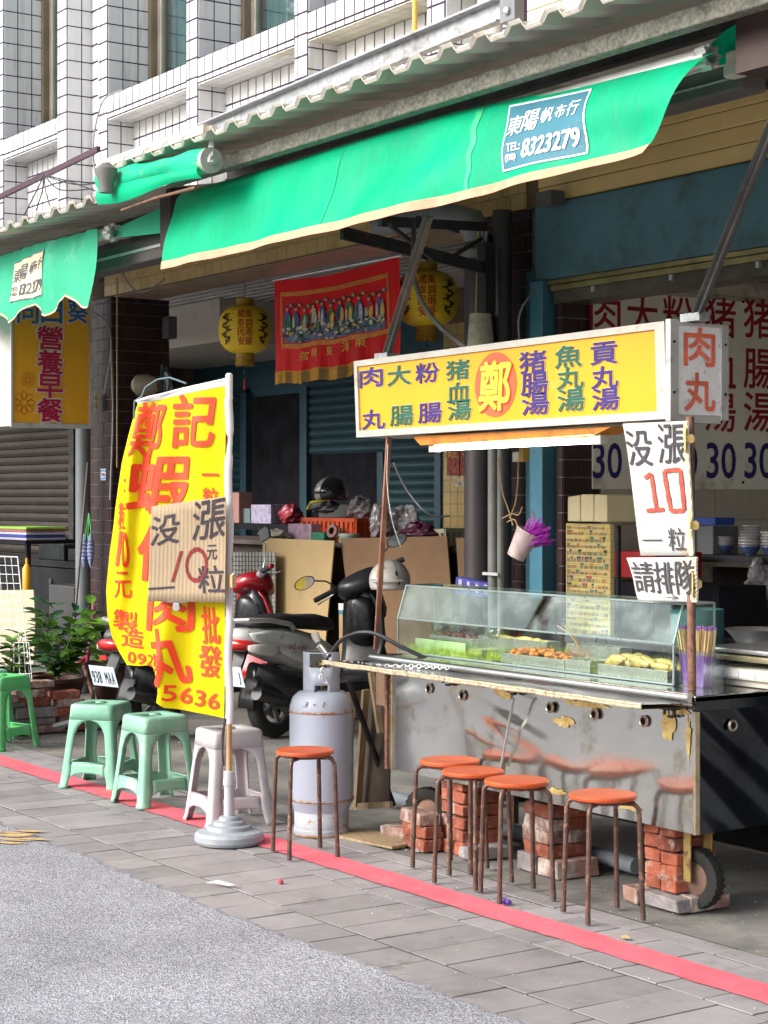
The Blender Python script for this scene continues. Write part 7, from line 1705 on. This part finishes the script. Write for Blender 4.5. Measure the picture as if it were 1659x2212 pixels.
sk_ = thing('wall_socket', 'white plug and ochre box hanging under the lit tube', 'socket', wy(1115, 990, 5.75)); p = wy(1115, 985, 5.75)
MB().box((p.x - .02, 5.74, p.z - .03), (p.x + .03, 5.77, p.z + .02)).build('plug', m_cream, sk_, bevel=.004); MB().box((p.x + .035, 5.74, p.z - .03), (p.x + .07, 5.78, p.z + .06)).build('box', M('ochre_box', (.30, .20, .04), .6), sk_)
# cream paper roll marked 60 and small fittings
pr2 = thing('paper_tube', 'cream wrapped tube marked 60 tucked beside the right lantern', 'tube', wy(1035, 715, 6.3)); c_ = wy(1038, 720, 6.3)
MB().lathe([(0, -.16), (.085, -.16), (.062, .11), (0, .115)], c_, 20, caps=False).build('wrap', M('wrap_cream', (.36, .34, .27), .7, var=.1, dirt=((.25, .23, .18), .3, 12)), pr2, smooth=True)
l_ = LT(); 
for i, ch in enumerate('60'): l_.put(ch, c_ + Vector((-.012 + i * .03, -.073, .065)), X_, Z_, .018, .03, -.003)
l_.build('lettering', M('pen_grey', (.08, .08, .09)), pr2)
bxr = MB(); p = wy(1055, 640, 6.3); bxr.box((p.x - .04, 6.25, p.z - .09), (p.x + .04, 6.32, p.z + .3)); build1(bxr, 'black_box', m_black, 'black fitting on the pillar right of the lantern', 'box')
wire('awning_stay', [wy(892, 540, 5.2), wy(895, 600, 5.2), wy(915, 660, 5.2), wy(955, 710, 5.2), wy(1005, 750, 5.2)], .012, M('grey_hose', (.11, .10, .09), .6), 'grey brown hose curving in front of the right lantern')
# ================================================================ breakfast shop side
osn = thing('breakfast_sign', 'orange breakfast shop sign with crimson characters and white side', 'sign', (-10.75, 4.75, 2.05))
OX = -10.75; y0_ = wx(25, 900, OX).y; y1_ = wx(197, 900, OX).y; z0s = 2.052; z1s = 2.98
MB().box((OX - .22, y0_, z0s), (OX - .012, y1_, z1s)).build('housing', M('sign_side_cream', (.50, .49, .46), .5, dirt=((.4, .32, .22), .2, 8)), osn, bevel=.004)
MB().box((OX - .010, y0_ + .012, z0s + .022), (OX - .004, y1_ - .014, z1s - .01)).build('face', M('orange_face', (.66, .31, .012), .4, var=.08, vs=1.5), osn)
fr = MB().box((OX - .0115, y0_ - .004, z0s - .006), (OX + .004, y1_ + .004, z0s + .02)).box((OX - .0115, y0_ - .004, z0s + .0202), (OX + .004, y0_ + .010, z1s)).box((OX - .0115, y1_ - .012, z0s + .0202), (OX + .004, y1_ + .004, z1s)); fr.build('frame', m_alu, osn)
la_, lb2, lc_ = LT(), LT(), LT()
yc_ = (wx(108, 800, OX).y)
for i, ch in enumerate('營養早餐'):
    p = wx(108, 730 + i * 52, OX); lb2.put(ch, (OX + .0015, p.y, p.z), Y_, Z_, .17, .145, .055); la_.put(ch, (OX - .001, p.y, p.z), Y_, Z_, .185, .160, .11)
for px, ch in ((60, '向'), (112, '日'), (168, '葵')):
    p = wx(px, 672, OX); lc_.put(ch, (OX + .0015, p.y, p.z), Y_, Z_, .14, .15, .045); la_.put(ch, (OX - .001, p.y, p.z), Y_, Z_, .15, .16, .09)
la_.build('letter_outline', M('outline_cream', (.58, .50, .42), .5), osn); lb2.build('crimson_lettering', M('crimson', (.36, .0, .045), .5), osn); lc_.build('blue_lettering', M('sign_blue', (.01, .10, .30), .5), osn)
fw_ = MB()
for (px, py, s_) in ((60, 820, .05), (52, 870, .075)):
    c_ = wx(px, py, OX - .002)
    for k in range(8):
        a_ = k * math.pi / 4; d_ = Vector((0, math.cos(a_), math.sin(a_))); e_ = Vector((0, -math.sin(a_), math.cos(a_)))
        outer = [c_ + d_ * s_ * (.62 + .38 * math.cos(t)) + e_ * s_ * .30 * math.sin(t) for t in [q * math.pi / 5 for q in range(10)]]; inner = [c_ + d_ * s_ * (.62 + .30 * math.cos(t)) + e_ * s_ * .22 * math.sin(t) for t in [q * math.pi / 5 for q in range(10)]]
        fw_.add(outer + inner, [(i, (i + 1) % 10, 10 + (i + 1) % 10, 10 + i) for i in range(10)])
tag(fw_.build('flower_print', M('flower_orange', (.55, .13, .01), .5), osn), kind='stuff')
# small notice in the gap right of the sign
nt_ = thing('yellow_notice', 'small yellow notice with dark characters left of the downpipe', 'notice', wy(210, 870, 6.55)); c_ = wy(210, 868, 6.56)
MB().box((c_.x - .035, 6.55, c_.z - .07), (c_.x + .035, 6.556, c_.z + .07)).build('card', M('notice_yellow', (.50, .40, .14), .7), nt_)
l_ = LT(); l_.put('車', c_ + Vector((0, -.014, .035)), X_, Z_, .045, .045, .02); l_.put('出', c_ + Vector((0, -.014, -.03)), X_, Z_, .045, .045, .02); l_.build('lettering', M('marker_black', (.035, .025, .035)), nt_)
# fan
fn_ = thing('wall_fan', 'wicker coloured wall fan with wire guard above the flag top', 'fan', wy(318, 825, 6.9)); c_ = wy(312, 832, 6.7)
MB().lathe([(0, -.13), (.05, -.12), (.09, -.03), (.085, .06), (.04, .10)], c_, 22, (-.6, -.6, 0)).build('motor', M('motor_cream', (.26, .22, .16), .6, var=.15), fn_, smooth=True)
g_ = MB(); cc = wy(352, 848, 6.7); axf = Vector((.4, .9, .05)).normalized(); q = axf.to_track_quat('Z', 'Y').to_matrix()
for rr, zz2 in ((.22, 0), (.2, .04), (.15, .06), (.1, .07), (.05, .08)): torus(g_, cc + axf * zz2, rr, .004, q, 1., 36, 5)
for k in range(20):
    a_ = k * math.pi / 10; d_ = q @ Vector((math.cos(a_), math.sin(a_), 0)); g_.tube([cc + axf * .08 + d_ * .03, cc + axf * .06 + d_ * .15, cc + d_ * .22], .003, 4)
g_.build('guard', M('guard_teal', (.05, .09, .10), .5), fn_)
for k in range(3): a_ = k * 2.09; d_ = q @ Vector((math.cos(a_), math.sin(a_), 0)); e_ = q @ Vector((-math.sin(a_), math.cos(a_), .3)); MB().add([cc + axf * .03, cc + axf * .03 + d_ * .15 - e_ * .05, cc + axf * .03 + d_ * .19, cc + axf * .03 + d_ * .15 + e_ * .06], [(0, 1, 2, 3)]).build('blade', M('blade_grey', (.15, .17, .18), .4), fn_, solid=.003)
mb = MB(); p = wy(361, 700, 7.0); mb.box((p.x - .05, 6.98, p.z - .12), (p.x + .06, 7.06, p.z + .06)); build1(mb, 'speaker_box', M('dark_box', (.06, .06, .06)), 'small dark box mounted at the pillar edge above the fan', 'box')

# planter edging of bricks and blocks along X = -11.65
ed = thing('planter_edging', 'low edging of loose bricks and grey blocks beside the potted plants', 'edging', (-11.7, 5.1, 0))
EXP = [(4.62, .22, 0, .06, m_brick2), (4.86, .24, 0, .06, m_brick2), (5.10, .24, 0, .06, m_brick2), (5.36, .2, 0, .05, m_brick),
       (4.66, .30, .062, .05, m_gbrick), (4.97, .30, .062, .05, m_gbrick), (4.66, .30, .114, .07, m_gbrick), (4.97, .30, .114, .07, m_gbrick), (4.70, .34, .186, .035, m_gbrick), (5.0, .22, .186, .065, m_brick),
       (4.78, .22, .222, .055, m_brick2), (4.98, .20, .252, .055, m_brick2), (5.02 + .02, .22, .308, .05, m_brick2), (5.30, .20, .052, .055, m_brick2), (5.26, .20, .108, .055, m_brick), (5.28, .2, .165, .055, m_brick2), (5.25, .2, .222, .055, m_brick), (5.48, .2, 0, .055, m_brick2), (5.50, .2, .056, .055, m_brick2), (5.47, .2, .112, .05, m_brick)]
for i, (y_, l__, z_, h_, m_) in enumerate(EXP):
    me = piece_mesh('brick', (.11, l__ - .006, h_ - .003), m_, .004, jit=i % 7 + 1); put(ed, 'brick', me, Matrix.Translation((-11.70 + random.uniform(-.012, .012), y_ + l__ / 2 - .1, z_ + h_ / 2)) @ Matrix.Rotation(random.uniform(-.05, .05), 4, 'Z'))
tag(MB().box((-14.2, 4.5, 0), (-11.80, 6.0, .04)).build('planter_soil', M('soil', (.05, .04, .03), .95, bump=.5)), kind='structure')
# pipe across the edging
wire('grey_hose_pipe', [(-11.58, 5.12, .05), (-11.5, 5.25, .09), (-11.5, 5.45, .13), (-11.55, 5.7, .17)], .024, M('hose_grey', (.17, .18, .19), .6), 'curved grey hose in front of the brick edging')
# pots and leafy plants
m_leaf = M('leaf_green', (.12, .27, .03), .35, var=.35, vs=12, rnd=.3, coat=.2); m_leaf2 = M('leaf_dark', (.035, .11, .04), .35, var=.3, vs=12, rnd=.3, coat=.2); m_stem = M('plant_stem', (.08, .13, .04), .6)
def leaf_mesh(mat, l_, w_):
    k = ('leaf', mat.name, l_, w_)
    if k in PM: return PM[k]
    mb = MB(); rows = []; n = 6
    for i in range(n + 1):
        f = i / n; ww = w_ * math.sin(math.pi * min(1, f * .92 + .04)) ** .8; zc_ = -.25 * l_ * f * f
        rows.append([Vector((f * l_, -ww / 2, zc_ + .15 * ww)), Vector((f * l_, 0, zc_)), Vector((f * l_, ww / 2, zc_ + .15 * ww))])
    mb.loft(rows, caps=False, closed=False); me = bpy.data.meshes.new('leaf'); me.from_pydata(mb.v, [], mb.f); me.materials.append(mat); me.polygons.foreach_set('use_smooth', [True] * len(me.polygons)); PM[k] = me; return me
def plant(label, c, pot_r, pot_h, stems, seed, mat, potmat, spread=.35, hgt=.5, lsz=.10):
    t = thing('potted_plant', label, 'plant', c); c = Vector(c); r_ = random.Random(seed)
    if pot_r: 
        MB().lathe([(0, 0), (pot_r * .7, 0), (pot_r, pot_h), (pot_r * 1.08, pot_h), (pot_r * 1.08, pot_h + .03), (pot_r * .95, pot_h + .03), (pot_r * .9, pot_h - .02), (0, pot_h - .02)], c, 28, caps=False).build('pot', potmat, t, smooth=True)
    base = c + Vector((0, 0, pot_h))
    for s_ in range(stems):
        a_ = r_.uniform(0, 2 * math.pi); lean = r_.uniform(.2, 1) * spread; h_ = hgt * r_.uniform(.55, 1.05); pts = []
        for i in range(7): f = i / 6; pts.append(base + Vector((math.cos(a_) * lean * f ** 1.5, math.sin(a_) * lean * f ** 1.5, h_ * f)))
        MB().tube(pts, [.007 - .0007 * i for i in range(7)], 6).build('stem', m_stem, t, smooth=True)
        for i in range(1, 7):
            for sd__ in (-1, 1):
                p = pts[i]; dr = Vector((math.cos(a_ + sd__ * r_.uniform(.7, 1.5)), math.sin(a_ + sd__ * r_.uniform(.7, 1.5)), r_.uniform(.1, .8))).normalized()
                q = dr.to_track_quat('X', 'Z').to_matrix() @ Matrix.Rotation(r_.uniform(-.7, .7), 3, 'X'); m4 = q.to_4x4() @ Matrix.Scale(r_.uniform(.7, 1.15), 4); m4.translation = p
                me = leaf_mesh(mat if r_.random() < .7 else m_leaf2, lsz, lsz * .48); put(t, 'leaf', me, m4)
m_pot = M('pot_maroon', (.07, .025, .02), .5, var=.2)
pc = wz(145, 1512); 
plant('bushy glossy plant in a dark maroon pot behind the brick edging', (-12.5, 5.55, .04), .20, .22, 9, 3, m_leaf, m_pot, .38, .58, .165)
plant('light green leafy plant in front of the white wire rack', (-12.1, 5.0, .04), .12, .22, 8, 5, m_leaf, m_pot, .34, .38, .155)
plant('dark green plant at the left photo edge', (-12.25, 4.7, .04), .12, .24, 7, 8, m_leaf2, m_pot, .30, .42, .15)
plant('tall dark leafed plant behind the bushy one', (-13.0, 5.7, .04), .14, .2, 6, 13, m_leaf2, m_pot, .3, .55, .13)
plant('drooping plant with spaced pale leaves beside the broom', (-12.6, 6.0, .04), .10, .22, 4, 21, m_leaf, m_pot, .5, .42, .14)
# wire rack
wr = thing('wire_rack', 'white wire grid rack leaning among the plants', 'wire rack', (-12.0, 4.9, .1))
P0 = wy(66, 1480, 5.05); P1 = wy(38, 1203, 5.2); P2 = wy(-30, 1201, 5.2); P3 = wy(-10, 1480, 5.05); mb = MB()
for i in range(6): mb.tube([P0.lerp(P3, i / 5), P1.lerp(P2, i / 5)], .0045 if i % 5 == 0 else .0025, 5)
for j in range(15): mb.tube([P0.lerp(P1, j / 14), P3.lerp(P2, j / 14)], .0045 if j % 14 == 0 else .0025, 5)
mb.build('grid', m_white, wr); P0 = wy(70, 1478, 5.0); P1 = wy(62, 1388, 5.02); P2 = wy(30, 1388, 5.02); P3 = wy(30, 1478, 5.0); mb = MB()
for i in range(4): mb.tube([P0.lerp(P3, i / 3), P1.lerp(P2, i / 3)], .003, 5)
for j in range(5): mb.tube([P0.lerp(P1, j / 4), P3.lerp(P2, j / 4)], .003, 5)
mb.build('lower_grid', m_white, wr)
sheet('cream board behind the wire rack and plants', ((-20, 1275), (72, 1274), (76, 1345), (72, 1440), (-20, 1440)), 5.9, M('cream_sheet', (.42, .38, .27), .8, var=.08, dirt=((.3, .26, .18), .2, 5)), .01, 'board')
yb = thing('yellow_bottle', 'tall yellow plastic bottle behind the wire rack', 'bottle', wy(60, 1275, 6.1)); c_ = wy(60, 1276, 6.1)
c_ = wy(58, 1276, 6.1); MB().lathe([(0, 0), (.036, 0), (.038, .18), (.020, .215), (.012, .225), (.012, .27), (0, .275)], c_, 18, caps=False).build('body', M('bottle_yellow', (.72, .36, .02), .4), yb, smooth=True)
# table with trays at left
tb_ = thing('tray_table', 'dark table at the left edge stacked with coloured trays', 'table', wy(10, 1170, 6.4)); p = wy(55, 1168, 6.4)
MB().box((-16.5, 6.4, p.z - .03), (p.x, 7.0, p.z)).build('top', m_dark, tb_)
for x in (p.x - .06, p.x - 1.2): MB().box((x, 6.42, .0), (x + .04, 6.46, p.z - .031)).build('leg', m_dark, tb_)
for i, (c_, lb) in enumerate((((.35, .33, .42), 'pale lilac tray at the bottom of the left stack'), ((.03, .05, .30), 'dark blue tray second from the bottom of the left stack'), ((.40, .40, .50), 'white tray in the middle of the left stack'), ((.30, .10, .10), 'dull red tray fourth in the left stack'), ((.25, .45, .06), 'lime green tray on top of the left stack'))):
    build1(MB().box((p.x - .85, 6.42, p.z + .001 + i * .024), (p.x - .03 - .012 * (i % 2), 6.8, p.z + .022 + i * .024)), 'plastic_tray', M('tray_colour_%s' % 'abcde'[i], c_, .4), lb, 'tray', 'coloured trays stacked on the left table', bevel=.004)
# stove and machinery in the dark left shop
mc = thing('kitchen_counter', 'dark stove counter with round dials in the breakfast shop', 'counter', (-14.5, 7.4, 0))
MB().box((-20, 7.3, 0), (-15.6, 7.9, .93)).build('body', M('stove_dark', (.022, .024, .028), .35, .4, var=.3), mc, bevel=.01)
MB().box((-20, 7.28, .94), (-15.6, 7.95, 1.0)).build('top', M('stove_top', (.05, .055, .06), .3, .7), mc, bevel=.006)
for px in (108, 167): c_ = wy(px, 1240 + 15, 7.28); MB().lathe([(0, 0), (.03, 0), (.028, .02), (0, .022)], (c_.x, 7.298, .80), 16, (0, -1, 0), caps=False).build('dial', M('dial', (.12, .12, .13), .3, .5), mc, smooth=True)
MB().box((-17.0, 7.35, 1.001), (-16.4, 7.8, 1.16)).box((-16.3, 7.35, 1.001), (-15.75, 7.8, 1.12)).build('griddle', M('griddle', (.035, .04, .042), .3, .5, var=.3), mc, bevel=.01)
ch_ = thing('grey_cabinet', 'low dark cabinet behind the bushy plant', 'cabinet', (-14, 6.4, 0)); p = wy(105, 1262, 6.5); q = wy(160, 1440, 6.5)
MB().box((p.x, 6.5, 0), (q.x, 6.9, p.z)).build('body', M('cab_dark', (.045, .048, .05), .5), ch_, bevel=.01)
# broom
br = thing('broom', 'thin stick with an orange handle leaning at the left shop', 'broom', wy(155, 1420, 5.9)); a_ = wy(190, 1000, 6.3); b_ = wy(156, 1400, 5.9); c_ = wy(153, 1440, 5.86)
MB().tube([a_, b_], .011, 8).build('stick', M('stick_grey', (.10, .08, .08), .6), br, smooth=True); MB().tube([b_, b_.lerp(c_, .3), c_.lerp(b_, .2), c_], [.016, .020, .017, .021], 10).build('grip', M('grip_orange', (.60, .20, .02), .5), br, smooth=True)
MB().tube([c_, Vector((c_.x + .01, c_.y - .02, .04))], .010, 8).build('lower_stick', M('stick_grey', (.10, .08, .08)), br, smooth=True)
# gloves on a green string
gv = thing('hanging_brushes', 'bundle of pale blue netting hanging on green strings by the flag', 'net bundle', wy(190, 1130, 6.35))
for k, dx in enumerate((-4, 0, 5)): MB().tube([wy(192, 1108, 6.35), wy(191 + dx, 1140, 6.35), wy(190 + dx * 1.4, 1165, 6.35)], .005, 6).build('string', M('string_green', (.06, .45, .08), .5), gv)
for k, (px, r0) in enumerate(((182, .032), (196, .028))):
    c_ = wy(px, 1190, 6.35); MB().lathe([(.008, .14)] + [(r0 * (1 + (.16 if i % 2 else -.08)) * math.sin((i + 1) / 18 * math.pi) ** .5, .13 - i * .015) for i in range(17)] + [(.008, -.13)], c_, 14).build('net', M('net_blue', (.20, .24, .42), .7, var=.3, vs=50), gv, smooth=True)
# trolley with red tubes near the plate
tr_ = thing('red_trolley', 'red and pink tubular trolley frame left of the 938 MAA plate', 'trolley', wy(200, 1420, 6.2))
MB().tube([wy(165, 1440, 6.0), wy(222, 1385, 6.3), wy(235, 1370, 6.4)], .016, 10).build('frame_tube', M('trolley_red', (.45, .02, .02), .4), tr_, smooth=True)
MB().tube([wy(188, 1430, 6.1), wy(200, 1350, 6.1), wy(203, 1300, 6.15)], .016, 10).build('upright', M('trolley_pink', (.30, .06, .12), .5), tr_, smooth=True)
MB().tube([wy(182, 1440, 6.1), wy(200, 1500, 5.9), wy(204, 1530, 5.8)], .016, 10).build('rusty_arm', m_rustp, tr_, smooth=True)
MB().lathe([(0, -.01), (.05, -.01), (.055, .01), (.02, .03), (0, .03)], wy(178, 1420, 6.1), 20, (.5, -.8, 0), caps=False).build('pulley', M('pulley', (.15, .13, .12), .4, .6), tr_, smooth=True)
MB().box((wy(140, 1460, 6.2).x, 6.1, .30), (wy(205, 1460, 6.2).x, 6.5, .33)).build('deck', M('deck_grey', (.15, .14, .12), .7), tr_)
# flag hoop handled; mud spots: small stones near the edging
r_ = random.Random(31)
ob = MB()
for k in range(70):
    p = Vector((r_.uniform(-11.5, -9.6), r_.uniform(4.9, 5.8), .0)) if k < 40 else Vector((r_.uniform(-7.4, -6.7), r_.uniform(4.75, 5.1), 0)); s_ = r_.uniform(.006, .022)
    ob.add([p + Vector((s_ * math.cos(t) * r_.uniform(.7, 1.2), s_ * math.sin(t), 0)) for t in (0, 1.2, 2.6, 3.9, 5.1)] + [p + Vector((r_.uniform(-.3, .3) * s_, 0, s_ * .8))], [(0, 1, 5), (1, 2, 5), (2, 3, 5), (3, 4, 5), (4, 0, 5)])
tag(ob.build('rubble', M('rubble_stone', (.30, .28, .26), .9, var=.3, vs=30)), 'small broken stones by the brick edging and the cart', 'rubble', kind='stuff')
# loose bits between bottle and cart
build1(MB().box((-.1, -.05, 0), (.1, .05, .055)).xf(Matrix.Translation((-7.12, 4.92, .001)) @ Matrix.Rotation(.3, 4, 'Z')), 'loose_brick', m_brick2, 'single worn red brick lying between the gas bottle and the cart', 'brick', bevel=.004)
build1(MB().lathe([(.045, 0), (.055, .05), (.05, .12), (.02, .13)], (-6.90, 4.86, 0), 9), 'grey_stone', m_gbrick, 'rough grey stone standing left of the stepped brick stack', 'stone', smooth=True)
build1(MB().box((-.24, -.1, 0), (.2, .12, .012)).xf(Matrix.Translation((-7.12, 4.78, .003)) @ Matrix.Rotation(.15, 4, 'Z')), 'flat_board', m_wood, 'thin dirty board lying beside the gas bottle foot', 'board')
# the house across the street, off camera: what the steel and glass look out on
op = thing('opposite_house', 'plain beige shophouse across the street behind the camera', 'building', (-6, -14, 0), kind='structure')
MB().box((-40, -25, 0), (14, -22, 4.2)).build('wall', M('opposite_render', (.48, .43, .32), .8, var=.1, vs=1), op)
for i in range(12):
    x = -38 + i * 4.3; MB().box((x, -21.99, .02), (x + 3.2, -21.9, 2.6)).build('shutter', M('opposite_shutter', (.12, .12, .13), .6), op)
flush_pieces()
